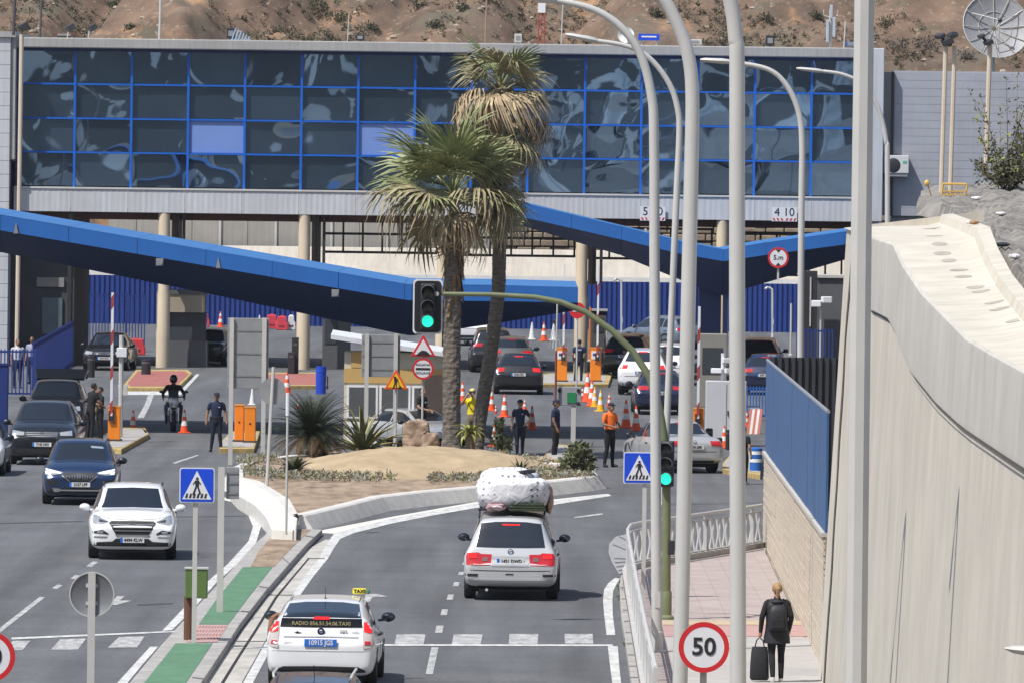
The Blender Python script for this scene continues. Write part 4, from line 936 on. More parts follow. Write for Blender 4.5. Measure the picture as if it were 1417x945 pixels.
# ---------------- cones
def cone_proto(name, label, body, h=.75, loc=(0, 0, 0)):
    t = thing(name, label, 'cone', loc, group='traffic cones on the lanes')
    r = h * .19
    MB().box((0, 0, .02), (r * 2.4, r * 2.4, .04)).build('base', body, t, smooth=0, bevel=.01)
    q = lambda u: (r * (1 - u) + .025 * u) * .95
    prof = lambda a, b_, e=0: [(q(a) + e, .04 + (h - .04) * a), (q(b_) + e, .04 + (h - .04) * b_)]
    b = MB(); b.lathe(prof(0, 1), 14); b.build('cone_body', body, t)
    b = MB(); b.lathe(prof(.28, .5, .003), 14, cap=False); b.build('white_band', conewhite, t); b = MB(); b.lathe(prof(.68, .86, .003), 14, cap=False); b.build('white_band', conewhite, t)
    return t
protos = {}
def cone(px, py, hpx, kind, label):
    p = G(px, py, 0.0); s = 12000 / p.y
    m = {'o': coneor, 'y': coneyel, 'w': conewhite, 'r': red}[kind]
    if kind not in protos:
        protos[kind] = cone_proto('traffic_cone', label, m, .75, p); protos[kind].scale = (hpx / s / .75,) * 3; return protos[kind]
    return dup(protos[kind], p, random.uniform(0, 1.5), label, hpx / s / .75)
cone(640, 556, 28, 'o', 'orange cone right beside the thick palm trunk')
cone(664, 557, 30, 'w', 'faded white cone between the two palm trunks')
cone(680, 568, 30, 'o', 'orange and white cone left of the black hatchback shadow')
cone(698, 577, 32, 'o', 'large orange cone in the middle of the lane behind the black hatchback')
cone(726, 567, 16, 'o', 'small orange cone peeping over the shoulder of the policewoman')
cone(736, 594, 33, 'o', 'orange and white cone just right of the policewoman')
cone(684, 617, 30, 'o', 'orange and white cone among the shrubs by the thin palm')
cone(752.5, 472, 26, 'o', 'plain orange cone far back right of the black hatchback')
cone(736, 470, 24, 'w', 'pale worn cone far back beside the plain orange one')
cone(766, 471, 24, 'w', 'pale worn cone nearest the barrier on the far lane')
cone(806, 553, 18, 'r', 'red cone at the back of the cone row')
cone(813, 556, 40, 'o', 'tallest cone of the row before the booth island')
cone(819, 562, 36, 'o', 'orange cone second in the row of crowded cones')
cone(823, 563, 28, 'y', 'yellow cone crowded behind the front yellow cone')
cone(831, 569, 30, 'y', 'yellow and white cone at the front of the cone row')
cone(843, 562, 18, 'o', 'small cone behind the man in the orange shirt')
cone(866, 592, 39, 'o', 'taller of the two cones beside the man in orange')
cone(880, 596, 35, 'o', 'shorter of the two cones beside the man in orange')
cone(1002, 620, 32, 'o', 'orange cone between the black bollards')
cone(1033, 590, 22, 'o', 'orange cone beside the red striped barrier panel')
cone(184, 597, 30, 'o', 'red and white cone on the barrier island at far left')
cone(255, 599, 33, 'o', 'red cone standing right beside the motorcycle')
cone(305, 453, 22, 'o', 'orange cone far back beside the red water barrier')
cone(349, 560, 24, 'w', 'white banded cone above the orange barrier cabinets')
cone(397, 545, 30, 'o', 'orange cone showing above the cycad leaves')
cone(413, 565, 14, 'o', 'low orange cone stub showing through the cycad')
cone(359, 452, 16, 'w', 'tiny pale cone far back by the red barriers')
cone(686, 572, 12, 'r', 'short red cone half hidden behind a taller one')
# ---------------- bollards and barriers
def bollard(px, py, hpx, label, r=.11, m=blackmetal, group='black bollards'):
    p = G(px, py, 0); s = 12000 / p.y; h = hpx / s; t = thing('bollard', label, 'bollard', p, group=group)
    MB().lathe([(r, 0), (r, h * .8), (r * .98, h * .97), (r * .7, h), (.001, h)], 14).build('bollard_post', m, t); MB().lathe([(r + .004, h * .78), (r + .004, h * .86)], 14, cap=False).build('band', M('band_grey', (.12, .12, .12), .5), t); return t
bollard(981, 622, 30, 'black bollard left of the lone cone by the pale cabinet')
bollard(994, 633, 28, 'nearest black bollard in front of the lone cone')
bollard(1009, 622, 28, 'black bollard right of the lone cone by the pale cabinet')
bollard(202, 523, 26, 'squat black bollard on the red paved lane island', .18)
bollard(126, 522, 30, 'black bollard in the shade of the service block', .14)
p = G(1046, 658, 0); t = thing('lane_bollard', 'fat blue lane bollard with white bands beside the blue fence', 'bollard', p)
h = 38 / 12000 * p.y; MB().lathe([(.17, 0), (.17, h), (.12, h + .03), (.001, h + .03)], 18).build('bollard_post', M('bollard_blue', (.02, .12, .42), .45), t)
for u in (.5, .78): MB().lathe([(.174, h * u), (.174, h * (u + .12))], 18, cap=False).build('white_band', signwhite, t)
p = G(444, 545, 0); t = thing('blue_barrel', 'bright blue cylinder bin standing behind the cycad', 'bin', p); MB().lathe([(.18, 0), (.19, .95), (.19, 1.0), (.15, 1.0), (.14, .9), (.001, .9)], 18).build('bin_body', M('bin_blue', (.015, .06, .5), .45), t); MB().lathe([(.2, .8), (.2, .86)], 18, cap=False).build('hoop', M('bin_blue2', (.02, .09, .6), .45), t)
def water_barrier(px, py, wpx, hpx, m, label):
    p = G(px, py, 0); s = 12000 / p.y; w_, h_ = wpx / s, hpx / s; t = thing('water_barrier', label, 'barrier', p, group='plastic water filled barriers')
    MB().prism([(-w_ / 2, .05), (-w_ / 2 + .05, 0), (w_ / 2 - .05, 0), (w_ / 2, .05), (w_ / 2, h_ * .5), (w_ / 2 - .06, h_ * .62), (w_ / 2 - .08, h_), (-w_ / 2 + .08, h_), (-w_ / 2 + .06, h_ * .62), (-w_ / 2, h_ * .5)], -.22, .22).build('barrier_body', m, t, smooth=0, bevel=.04)
    MB().box((0, -.225, h_ * .3), (w_ * .5, .02, h_ * .12)).build('forklift_slot', M('slot_red', (.25, .03, .04), .6), t, smooth=0); MB().box((0, 0, h_ + .02), (.16, .16, .05)).build('filler_cap', m, t, smooth=0); return t
pk = M('barrier_red', (.66, .055, .075), .5, 0, .1, 2); pw = M('barrier_white', (.72, .70, .68), .5, 0, .1, 2)
water_barrier(280, 453, 20, 19, pk, 'red plastic barrier far back right of the customs booth')
water_barrier(376, 455, 17, 19, pk, 'left red plastic barrier of the pair above the grey sign back')
water_barrier(390, 457, 17, 19, pk, 'right red plastic barrier of the pair next to a white one')
water_barrier(403, 457, 12, 20, pw, 'white plastic barrier beside the cream column')
water_barrier(188, 491, 26, 22, pk, 'pinkish red plastic barrier before the blue picket fence')
p = G(1042, 600, 0); t = thing('striped_panel', 'leaning panel with faded red and white stripes beside the blue fence', 'barrier', p); s = 12000 / p.y
for k in range(5): MB().add([(-.2 + k * .08, -.01 * k, 0), (-.12 + k * .08, -.01 * k, 0), (-.02 + k * .08, .2, 34 / s), (-.10 + k * .08, .2, 34 / s)], [(0, 1, 2, 3)]).build('stripe', (M('stripe_red', (.55, .16, .12), .6) if k % 2 == 0 else conewhite), t, smooth=0)
MB().box((.05, .3, .4), (.3, .04, .8)).build('stand', galv, t, smooth=0)
# pale cabinet with cameras
p = G(1004, 611, .14); s = 12000 / p.y; t = thing('equipment_cabinet', 'large pale grey equipment cabinet with camera mast right of the lanes', 'cabinet', p)
MB().box((0, .4, 42 / s), (56 / s, .7, 84 / s)).build('cabinet_body', M('cabinet_pale', (.55, .57, .60), .5, 0, .05, 1), t, smooth=0, bevel=.02)
MB().box((.012, .045, 42 / s), (.02, .012, 76 / s)).build('door_gap', M('gap_grey', (.2, .2, .22), .6), t, smooth=0); MB().box((.06, .03, 40 / s), (.03, .04, .14)).build('handle', blackmetal, t, smooth=0)
MB().tube([(-.1, .4, 84 / s), (-.1, .4, 122 / s)], .06, 8).build('camera_mast', signwhite, t)
for dx, z, rz in ((.05, 112, .3), (-.28, 98, -.3), (.12, 98, .4)): MB().box((dx, .3, z / s), (.34, .16, .15), rz).build('camera', signwhite, t, smooth=0, bevel=.02)
p = at(985, 520, 300); t = thing('lane_booth', 'plain grey brown lane booth behind the pale cabinet', 'booth', (p.x, 300, 0)); MB().box((0, 0, at(985, 462, 300).z / 2), (1.0, 1.2, at(985, 462, 300).z)).build('booth_body', M('booth_taupe', (.25, .235, .21), .8, 0, .1, 1), t, smooth=0, bevel=.02); MB().box((0, -.61, 1.6), (.7, .02, .9)).build('booth_window', M('booth_glass', (.05, .06, .07), .1), t, smooth=0)
# lane controller with green sign
p = G(793, 612, .14); s = 12000 / p.y; t = thing('lane_controller', 'grey lane controller with a small green sign on a post', 'control box', p)
MB().box((0, .1, .6), (.14, .12, 1.25)).build('post', lampgrey, t, smooth=0); MB().box((-.16, .1, 64 / s), (.78, .18, 26 / s)).build('cabinet', M('cabinet_mid', (.34, .35, .37), .5, .2), t, smooth=0, bevel=.015)
MB().box((-.06, -.005, 62 / s), (.26, .02, .30)).build('green_panel', M('panel_green', (.02, .22, .08), .4), t, smooth=0); 
for dx, z in ((-.42, 72), (.14, 72), (.14, 54)): MB().lathe([(.001, -.02), (.055, -.02), (.055, .01), (.001, .01)], 12, axis='Y').build('sensor', black, t).location = (dx, 0, z / s)
p = G(768, 612, .14); t = thing('slim_post', 'slim dark red and grey post left of the lane controller', 'post', p); MB().tube([(0, 0.1, 0), (0, .1, 2.7)], .035, 8).build('post', M('post_red', (.2, .06, .06), .6), t); MB().tube([(0, .1, 2.7), (.02, .1, 4.2)], .028, 8).build('post_upper', galv, t)
# ---------------- booths
p = G(545, 616, .0); s = 12000 / p.y; B1 = thing('control_booth', 'cream control booth with ochre band behind the roadworks sign', 'booth', p)
cream = M('booth_cream', (.60, .54, .42), .8, 0, .06, 1); och = M('booth_ochre', (.56, .36, .13), .8, 0, .06, 1)
W_, HH = 140 / s, 128 / s
MB().box((0, 1.2, HH / 2), (W_, 2.3, HH)).build('booth_body', cream, B1, smooth=0)
MB().box((.0, .035, 96 / s), (W_ + .02, .03, 20 / s)).build('ochre_band', och, B1, smooth=0); MB().box((-W_ / 2 + .5, .03, 118 / s), (.6, .02, 22 / s)).build('ochre_band', och, B1, smooth=0)
MB().add([(-W_ / 2 - .4, -.25, 152 / s), (W_ / 2 + .25, -.25, 128 / s), (W_ / 2 + .25, 2.7, 132 / s), (-W_ / 2 - .4, 2.7, 156 / s), (-W_ / 2 - .4, -.25, 146 / s), (W_ / 2 + .25, -.25, 122 / s), (W_ / 2 + .25, 2.7, 124 / s), (-W_ / 2 - .4, 2.7, 148 / s)], [(0, 1, 2, 3), (7, 6, 5, 4), (0, 4, 5, 1), (1, 5, 6, 2), (2, 6, 7, 3), (3, 7, 4, 0)]).build('roof', M('roof_white', (.66, .68, .70), .6), B1, smooth=0)
for k in range(3):
    xa = -W_ / 2 + .12 + k * W_ / 3.1; f_ = MB().box((xa + .42, .02, 60 / s), (.92, .04, 46 / s)).build('window_frame', white, B1, smooth=0); MB().box((xa + .42, -.006, 60 / s), (.78, .012, 40 / s)).build('pane', M('booth_pane', (.10, .11, .115), .15), f_, smooth=0)
MB().box((W_ / 2 - .32, -.005, 50 / s), (.6, .02, 96 / s)).build('door', M('booth_door', (.08, .06, .05), .6), B1, smooth=0)
MB().box((-W_ / 2 + .7, .01, 17 / s), (1.2, .02, 30 / s)).build('plinth_panel', white, B1, smooth=0)
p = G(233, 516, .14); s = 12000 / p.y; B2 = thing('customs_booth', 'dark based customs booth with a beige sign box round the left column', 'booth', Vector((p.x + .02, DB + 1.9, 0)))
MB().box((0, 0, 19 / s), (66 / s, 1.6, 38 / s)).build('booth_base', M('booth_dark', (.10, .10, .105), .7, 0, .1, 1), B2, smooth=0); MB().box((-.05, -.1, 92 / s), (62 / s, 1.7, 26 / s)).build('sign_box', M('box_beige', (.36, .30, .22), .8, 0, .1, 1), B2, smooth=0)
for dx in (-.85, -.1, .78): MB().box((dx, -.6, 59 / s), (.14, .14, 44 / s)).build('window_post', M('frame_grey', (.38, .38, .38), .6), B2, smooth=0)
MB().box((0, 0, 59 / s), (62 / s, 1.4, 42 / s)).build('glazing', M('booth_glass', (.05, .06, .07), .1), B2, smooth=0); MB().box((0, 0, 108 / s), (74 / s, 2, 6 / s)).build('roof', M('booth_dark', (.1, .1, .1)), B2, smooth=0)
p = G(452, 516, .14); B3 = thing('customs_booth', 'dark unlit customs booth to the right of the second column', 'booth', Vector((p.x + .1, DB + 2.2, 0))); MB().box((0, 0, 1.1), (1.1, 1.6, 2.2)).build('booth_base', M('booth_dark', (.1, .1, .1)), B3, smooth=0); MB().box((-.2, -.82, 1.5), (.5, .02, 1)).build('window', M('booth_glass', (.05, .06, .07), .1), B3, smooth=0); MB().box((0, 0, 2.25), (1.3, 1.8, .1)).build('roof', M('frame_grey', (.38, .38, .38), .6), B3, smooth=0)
for px, hpx, lb in ((408, 50, 'tall black ticket pillar just left of the second column'), (403, 30, 'short black ticket pillar left of the second column')):
    p = G(px, 517, .14); s = 12000 / p.y; t = thing('ticket_pillar', lb, 'ticket machine', p); MB().box((0, .2 if hpx > 40 else -.1, hpx / 2 / s), (.26, .3, hpx / s)).build('pillar_body', blackmetal, t, smooth=0, bevel=.02); MB().box((0, .04 if hpx > 40 else -.26, hpx * .8 / s), (.14, .01, .1)).build('screen', M('screen_grey', (.1, .1, .11), .2), t, smooth=0)
# ---------------- blue fences at left
def picket(name, label, pa, pb, d, ytop, m, pitch=.13, rail=True, ybot=None):
    xa, xb = at(pa, ytop, d).x, at(pb, ytop, d).x; z = at((pa + pb) / 2, ytop, d).z; t = thing(name, label, 'fence', (0, d, 0)); b = MB(); x = xa
    while x < xb: b.box((x, 0, z / 2 + .05), (.045, .03, z - .1)); x += pitch
    b.build('pickets', m, t, smooth=0)['kind'] = 'stuff'
    for zz_ in (.15, z - .08): MB().box(((xa + xb) / 2, .03, zz_), (xb - xa, .03, .06)).build('rail', m, t, smooth=0)
    x = xa
    while x <= xb + .1: MB().box((x, .05, z / 2), (.09, .09, z + .05)).build('post', m, t, smooth=0); x += 2.2
    return t
picket('picket_fence', 'royal blue picket fence behind the pinkish red barrier', 104, 202, 372, 407, royal)
picket('picket_fence', 'royal blue picket fence beside the far left footway', -40, 46, 300, 483, royal)
b = thing('picket_fence', 'short blue fence section next to the blue lane bollard', 'fence', (0, 0, 0))
picket_m = M('fence_mid_blue', (.03, .12, .40), .5)
bpy.data.objects.remove(b)
picket('picket_fence', 'mid blue picket fence section right of the pale cabinet', 1026, 1062, 285, 534, picket_m, .1)
picket('picket_fence', 'dark blue railing seen through the gap left of the concrete wall', 1104, 1152, 300, 455, royal, .12)
p = G(5, 602, 0); t = thing('gate_post', 'heavy dark blue gate post at the left edge of view', 'post', p); MB().box((-.05, 0, 1.05), (.34, .3, 2.1)).build('post', M('gate_blue', (.012, .03, .16), .5), t, smooth=0, bevel=.02); MB().box((-.05, 0, 2.13), (.4, .36, .06)).build('post_cap', M('gate_blue', (.01, .03, .16)), t, smooth=0)
# dark side fence running away at the left
a, c = G(45, 545, 0), G(105, 503, 0); t = thing('side_fence', 'navy mesh fence running back along the far left footway', 'fence', a); dv_ = c - a; ang2 = math.atan2(dv_.y, dv_.x); t.rotation_euler = (0, 0, ang2); L = dv_.length
b = MB(); n_ = int(L / .35)
for k in range(n_ + 1): b.box((L * k / n_, 0, .9), (.05, .05, 1.8))
b.build('bars', M('gate_blue', (.01, .03, .16)), t, smooth=0)['kind'] = 'stuff'
for z in (.2, 1.75): MB().box((L / 2, .03, z), (L, .04, .07)).build('rail', royal, t, smooth=0)
# wire with lights above the picket fence
# ---------------- silver pavement railing
rail_px = [(906, 1010), (893, 945), (880, 870), (869, 806), (868, 795), (872, 788), (888, 784), (915, 780), (950, 774), (1000, 766), (1053, 757)]
RP = [G(px, py, ZP) for px, py in rail_px]
rl = thing('pavement_railing', 'silver metal railing curving round the pavement corner', 'railing', RP[3])
steel = M('steel_grey', (.58, .58, .57), .5, .15, .08, 2)
dense = []
for a, c in zip(RP, RP[1:]):
    n_ = max(2, int((c - a).length / .28)); dense += [a.lerp(c, k / n_) for k in range(n_)]
dense.append(RP[-1])
loc = [p - RP[3] for p in dense]
for z, r in ((.92, .035), (.78, .02), (.14, .025)): MB().tube([p + Vector((0, 0, z)) for p in loc], r, 8).build('rail', steel, rl)
cnt = 0; acc = 0; last = None
pitch_px = 10.2
bal = []
for i, p in enumerate(dense):
    q = (p.x) ; 
def emit_bal(p, dirv):
    b = MB(); ang_ = math.atan2(dirv.y, dirv.x); z0, z1 = .15, .78
    u = Vector((math.cos(ang_), math.sin(ang_), 0)); ctr = (z0 + z1) / 2
    A = []; 
    for sgn in (1, -1):
        L_ = [p + u * (sgn * .055) + Vector((0, 0, z0)), p + u * (sgn * .012) + Vector((0, 0, ctr - .05)), p + u * (sgn * .012) + Vector((0, 0, ctr + .05)), p + u * (sgn * .055) + Vector((0, 0, z1))]
        b.tube(L_, .027, 6)
    b.build('baluster', steel, rl)
far_part = [p for p in dense if p.y > RP[3].y - .5]
# far curve: balusters at even steps in plan
def walk(pts, step):
    out = []; acc = 0
    for a, c in zip(pts, pts[1:]):
        L_ = (c - a).length; pos = step - acc
        while pos <= L_: out.append((a.lerp(c, pos / L_), c - a)); pos += step
        acc = (acc + L_) % step
    return out
fx = [p - RP[3] for p in RP[3:]]
tot = walk(fx, .05); lastx = None
sel = []
for p, dv_ in tot:
    if lastx is None or abs(p.x - lastx) > .148 or (p.x < 0.25 and (p - lastp).length > 1.2): sel.append((p, dv_)); lastx = p.x; lastp = p
for p, dv_ in sel: emit_bal(p, Vector((1, 0, 0)) if p.x > .2 else dv_)
nearp = [p - RP[3] for p in RP[:4]]
for p, dv_ in walk(nearp, .45): emit_bal(p, dv_)
for k in range(0, len(loc), 14):
    MB().box(loc[k] + Vector((0, 0, .45)), (.07, .07, .95)).build('railing_post', steel, rl, smooth=0)
MB().strip([p + Vector((-.1, 0, .0)) for p in loc], [p + Vector((-.1, .0, .12)) for p in loc]).build('base_kerb', kerbc, rl, smooth=0)
b = MB(); 
for sx in (-.1, .1): b.strip([p + Vector((sx, 0, .0)) for p in loc], [p + Vector((sx, 0, .12)) for p in loc])
b.strip([p + Vector((-.1, 0, .12)) for p in loc], [p + Vector((.1, 0, .12)) for p in loc]); b.build('base_kerb', M('base_kerb_pale', (.46, .45, .43), .9, 0, .1), rl, smooth=0)
# ---------------- floodlight masts, roof equipment
def flood(label, px, ytop, ybot, d, r, heads, zb=0.0, twin=0, m=None, cat='floodlight'):
    top = at(px, ytop, d); bot = at(px - .3, ybot, d); z0 = bot.z if zb is None else zb
    t = thing('floodlight_mast', label, cat, (top.x, d, z0)); m = m or M('mast_cream', (.62, .53, .42), .6, 0, .08, 1)
    for dx in ((0,) if not twin else (-twin, twin)): MB().tube([(dx - .05, 0, 0), (dx, 0, top.z - z0)], r, 8).build('mast', m, t)
    for hx, hz, w_, rz in heads: MB().box((hx, -.1, top.z - z0 + hz), (w_, .28, w_ * .75), rz, ry=-.5).build('floodlight', M('flood_dark', (.05, .05, .055), .5), t, smooth=0, bevel=.02); MB().tube([(0, 0, top.z - z0), (hx, -.05, top.z - z0 + hz)], .03, 6).build('bracket', blackmetal, t)
    return t
flood('cream floodlight mast in front of the glass at far left', 30, 48, 520, 322, .085, [(.08, .28, .36, .3)])
flood('twin poled floodlight mast rising from the rubble slope', 1315, 64, 268, 163, .045, [(-.06, .08, .18, .2), (.03, .2, .13, -.5), (-.2, .18, .12, .4)], None, .085)
flood('single camera mast rising before the big wire dish', 1370, 62, 236, 170, .05, [(-.04, .04, .13, .3), (-.18, .16, .10, .2)], None)
zr0 = zroof + .01
def roof_pole(label, px, ytop, r, m, heads=(), d=347, cat='mast'):
    return flood(label, px, ytop, 60, d, r, heads, zr0, 0, m, cat)
dk = M('pole_dark', (.09, .08, .085), .6)
roof_pole('dark pole rising off the left end of the roof', 21, -20, .07, dk, cat='pole', d=340)
roof_pole('thin dark pole on the roof near its left end', 58, -20, .05, dk, cat='pole')
roof_pole('short roof floodlight left of its twin on the parapet', 95, 42, .03, galv, [(.08, .1, .32, .3)], cat='floodlight')
roof_pole('short roof floodlight right of its twin on the parapet', 124, 42, .03, galv, [(.12, .1, .32, .3)], cat='floodlight')
roof_pole('tall pale antenna mast on the roof left of centre', 223, -20, .05, galv, cat='antenna')
roof_pole('thin whip antenna standing on the middle of the roof', 483, 20, .02, galv, cat='antenna')
roof_pole('thin antenna rod just left of the right hand palm crown', 674, -15, .035, M('rod_rust', (.35, .22, .16), .7), cat='antenna')
roof_pole('thin antenna rod beside the red and white mast', 779, 5, .025, galv, cat='antenna')
roof_pole('thin antenna rod near the right end of the roof', 1170, 30, .03, galv, cat='antenna')
p = at(749, 68, 347); t = thing('lattice_mast', 'red and white lattice mast on the roof behind the palms', 'mast', (p.x, 349, zr0))
zt3 = at(749, -20, 349).z - zr0
for sx in (-.12, .12):
    for sy in (-.12, .12): MB().tube([(sx, sy, 0), (sx, sy, zt3)], .03, 6).build('leg', M('lattice_red', (.38, .06, .04), .6), t)
b = MB(); n_ = 9
for k in range(n_):
    z0, z1 = zt3 * k / n_, zt3 * (k + 1) / n_; s_ = 1 if k % 2 else -1; b.tube([(-.12 * s_, -.12, z0), (.12 * s_, -.12, z1)], .02, 5); b.tube([(-.12 * s_, .12, z0), (.12 * s_, .12, z1)], .02, 5)
b.build('bracing', M('lattice_red', (.4, .06, .04)), t); MB().box((0, 0, zt3 * .62), (.30, .30, zt3 * .16)).build('white_section', signwhite, t, smooth=0)
def dish(label, px, py, d, r, z0, m, name='satellite_dish', ribs=0, tilt=.25, yaw=0):
    c = at(px, py, d); t = thing(name, label, 'dish', (c.x, d, z0)); h = c.z - z0
    MB().tube([(0, .3, 0), (0, .3, h)], .07, 8).build('mast', galv, t)
    Mx = Matrix.Translation((0, 0, h)) @ Matrix.Rotation(yaw, 4, 'Z') @ Matrix.Rotation(-tilt, 4, 'X')
    if not ribs:
        MB(Mx).lathe([(.001, .0), (r * .5, -.03), (r * .8, -.09), (r, -.16), (r, -.13), (r * .5, .0), (.001, .03)], 28, axis='Y').build('reflector', m, t)
    else:
        for k in range(ribs):
            a0, a1 = 2 * PI * k / ribs + .02, 2 * PI * (k + 1) / ribs - .02; rows = []
            for q in range(6):
                u = .12 + .88 * q / 5; rows.append([(r * u * math.cos(a0 + (a1 - a0) * e / 4), -.32 * u * u, r * u * math.sin(a0 + (a1 - a0) * e / 4)) for e in range(5)])
            MB(Mx).loft(rows, cap=False, closed=False).build('reflector_panel', m, t)
            MB(Mx).tube([(.1 * math.cos(a0), .02, .1 * math.sin(a0)), (r * math.cos(a0), -.33, r * math.sin(a0))], .018, 5).build('rib', galv, t)
        MB(Mx).tube([(r * math.cos(2 * PI * k / 32), -.33, r * math.sin(2 * PI * k / 32)) for k in range(33)], .02, 5).build('rim', galv, t)
        MB(Mx).tube([(r * .5 * math.cos(2 * PI * k / 32), -.10, r * .5 * math.sin(2 * PI * k / 32)) for k in range(33)], .014, 5).build('rim', galv, t)
        for a in (.5, 2.6, 4.7): MB(Mx).tube([(r * .8 * math.cos(a), -.25, r * .8 * math.sin(a)), (0, -1.0, 0)], .02, 5).build('feed_strut', galv, t)
    MB(Mx).ball((0, -.9 * r * (1 if not ribs else .75), 0), .10, 8, 6).build('feed_horn', blackmetal, t)
    return t
dish('small white satellite dish on the roof behind the lamp arms', 866, 50, 347, .33, zr0, white)
dm = M('dish_mesh', (.34, .34, .35), .6, .2, .12, 3)
dish('big grey mesh satellite dish at the top right corner', 1376, 40, 362, 1.42, 4, dm, 'mesh_dish', 12, .35, .2)
t = thing('roof_board', 'small blue board on legs standing on the roof', 'board', (at(898, 52, 348).x, 348, zr0)); zz3 = at(898, 52, 348).z - zr0
MB().box((0, 0, zz3), (.85, .05, .26)).build('board', signblue, t, smooth=0)
MB().box((0, -.03, zz3 + .02), (.6, .01, .06)).build('board_strip', signwhite, t, smooth=0)
for dx in (-.3, .3): MB().tube([(dx, .05, 0), (dx, .05, zz3)], .025, 6).build('leg', galv, t)
for nm, lb, px, py, sx, sz, m in (('roof_unit', 'grey open box unit on the roof right of the blue board', 962, 62, .55, .22, galv), ('roof_unit', 'dark cube unit on the roof near the tall antenna cluster', 1066, 58, .35, .42, blackmetal), ('roof_unit', 'dark camera box with slatted frame on the roof at left', 319, 50, .34, .44, blackmetal), ('roof_unit', 'small grey unit beside the thin whip antenna', 498, 55, .35, .25, blackmetal), ('roof_unit', 'blue grey low unit at the right end of the roof', 1183, 63, .9, .2, M('unit_blue', (.15, .22, .4), .5)), ('roof_unit', 'small pale unit on the roof just right of the palms', 717, 54, .3, .35, galv), ('roof_unit', 'long low brown timber stack on the roof at left', 88, 50, .9, .16, M('wood_brown', (.13, .06, .03))), ('roof_unit', 'grey vent box on the roof left of the white dish', 843, 64, .3, .12, white)):
    x = at(px, py, 348).x; t = thing(nm, lb, 'roof unit', (x, 348.5, zr0)); MB().box((0, 0, sz / 2 + .08), (sx, .4, sz)).build('casing', m, t, smooth=0, bevel=.02)
    for dx in (-1, 1): MB().box((dx * sx * .35, 0, .04), (.06, .3, .08)).build('foot', galv, t, smooth=0)
    MB().box((0, -.203, sz / 2 + .08), (sx * .6, .01, sz * .5)).build('grille', signback, t, smooth=0)
t = thing('antenna_cluster', 'cluster of pale panel antennas on the roof at right', 'antenna', (at(1149, 60, 348).x, 348, zr0)); zz4 = at(1149, 14, 348).z - zr0
MB().tube([(0, 0, 0), (0, 0, zz4)], .06, 8).build('mast', galv, t)
for dx, z, h_ in ((-.12, .45, .9), (.14, .55, .8), (.02, .95, .55)): MB().box((dx, -.1, z * zz4), (.12, .1, h_)).build('panel_antenna', M('antenna_grey', (.42, .46, .52), .5), t, smooth=0, bevel=.02)
for k in (-1, 1): MB().tube([(0, 0, zz4 * .8), (k * .28, 0, zz4 * .86), (k * .28, 0, zz4 * 1.0)], .02, 5).build('arm', galv, t)
t = thing('slatted_frame', 'blue and white slatted frame leaning on the roof parapet', 'frame', (at(332, 56, 348).x, 348, zr0))
for k in range(6): MB().box((-.25 + k * .12, 0, .27 - k * .035), (.05, .03, .5 - k * .06), ry=.3).build('slat', M('slat_blue', (.30, .45, .62), .5), t, smooth=0)
MB().box((.05, .03, .05), (.8, .03, .06)).build('base_rail', galv, t, smooth=0)
# ---------------- things on the rubble slope
p = at(1320, 279, 158); t = thing('yellow_cart', 'yellow slatted cart at the top of the rubble slope', 'cart', p); s = 12000 / 158; yl = M('cart_yellow', (.66, .42, .10), .6, 0, .12, 3)
for x0_, x1_ in ((-.24, -.20), (.20, .24)): MB().tube([(x0_, 0, 0), (x1_, 0, 24 / s)], .02, 6).build('side_tube', yl, t)
MB().tube([(-.22, 0, 24 / s), (.22, 0, 24 / s)], .02, 6).build('top_tube', yl, t)
for k in range(7): MB().box((-.15 + k * .05, 0, 8 / s), (.022, .02, 14 / s)).build('slat', yl, t, smooth=0)
for z in (3, 9, 14): MB().box((0, -.015, z / s), (.42, .02, .02)).build('cross_slat', yl, t, smooth=0)
p = at(1290, 276, 157); t = thing('marker_stick', 'crooked stick with a round yellow head on the wall top', 'stick', p); MB().tube([(0, 0, 0), (-.06, 0, .18), (-.09, 0, .27)], .012, 6).build('stick', M('stick_brown', (.3, .2, .1), .8), t); MB().ball((-.1, 0, .29), (.05, .04, .06), 8, 6).build('head', yl, t)
def on_slope(px, py):
    dg = bpy.context.evaluated_depsgraph_get(); d = ray(px, py).normalized(); ok, l, nrm, i, o, m_ = SC.ray_cast(dg, CAMP + d * 60, d)
    return l if ok else at(px, py, 150)
for px, py, w_, h_, m, lb in ((1352, 278, .09, .07, signwhite, 'white plastic bottle lying highest on the rubble slope'), (1386, 299, .08, .06, signwhite, 'small white scrap in the middle of the rubble'), (1386, 343, .13, .07, blackmetal, 'black and white shoe like litter on the rubble'), (1405, 360, .08, .08, signwhite, 'crumpled white bag near the right edge'), (1347, 312, .09, .06, M('litter_brown', (.35, .2, .1), .8), 'brown scrap of litter on the rubble edge'), (1409, 224, .14, .09, signwhite, 'white canister at the right edge by the shrub')):
    p = on_slope(px, py); t = thing('litter', lb, 'litter', p + Vector((0, 0, .01))); b = MB(); b.ball((0, 0, h_ / 2), (w_, w_ * 1.5, h_ / 2), 8, 5); b.build('scrap', m, t, smooth=0); MB().ball((-w_ * .9, -.05, h_ * .5), (w_ * .4, w_ * .4, h_ * .4), 6, 4).build('end_piece', conewhite, t)
p = at(1409, 898, 80); t = thing('lamp_arm_tip', 'grey fitting poking in at the right edge before the wall', 'fitting', (p.x, 80, p.z)); MB().loft([[(x, .06 * math.cos(a), z + hh * math.sin(a)) for a in [2 * PI * k / 8 for k in range(8)]] for x, z, hh in ((-.13, .01, .008), (-.05, 0, .035), (.2, -.02, .06), (.7, -.03, .07))]).build('casing', lampgrey, t)
MB().tube([(.6, 0, -.03), (.6, 0, -(p.z) + .1)], .05, 8).build('post', lampgrey, t)

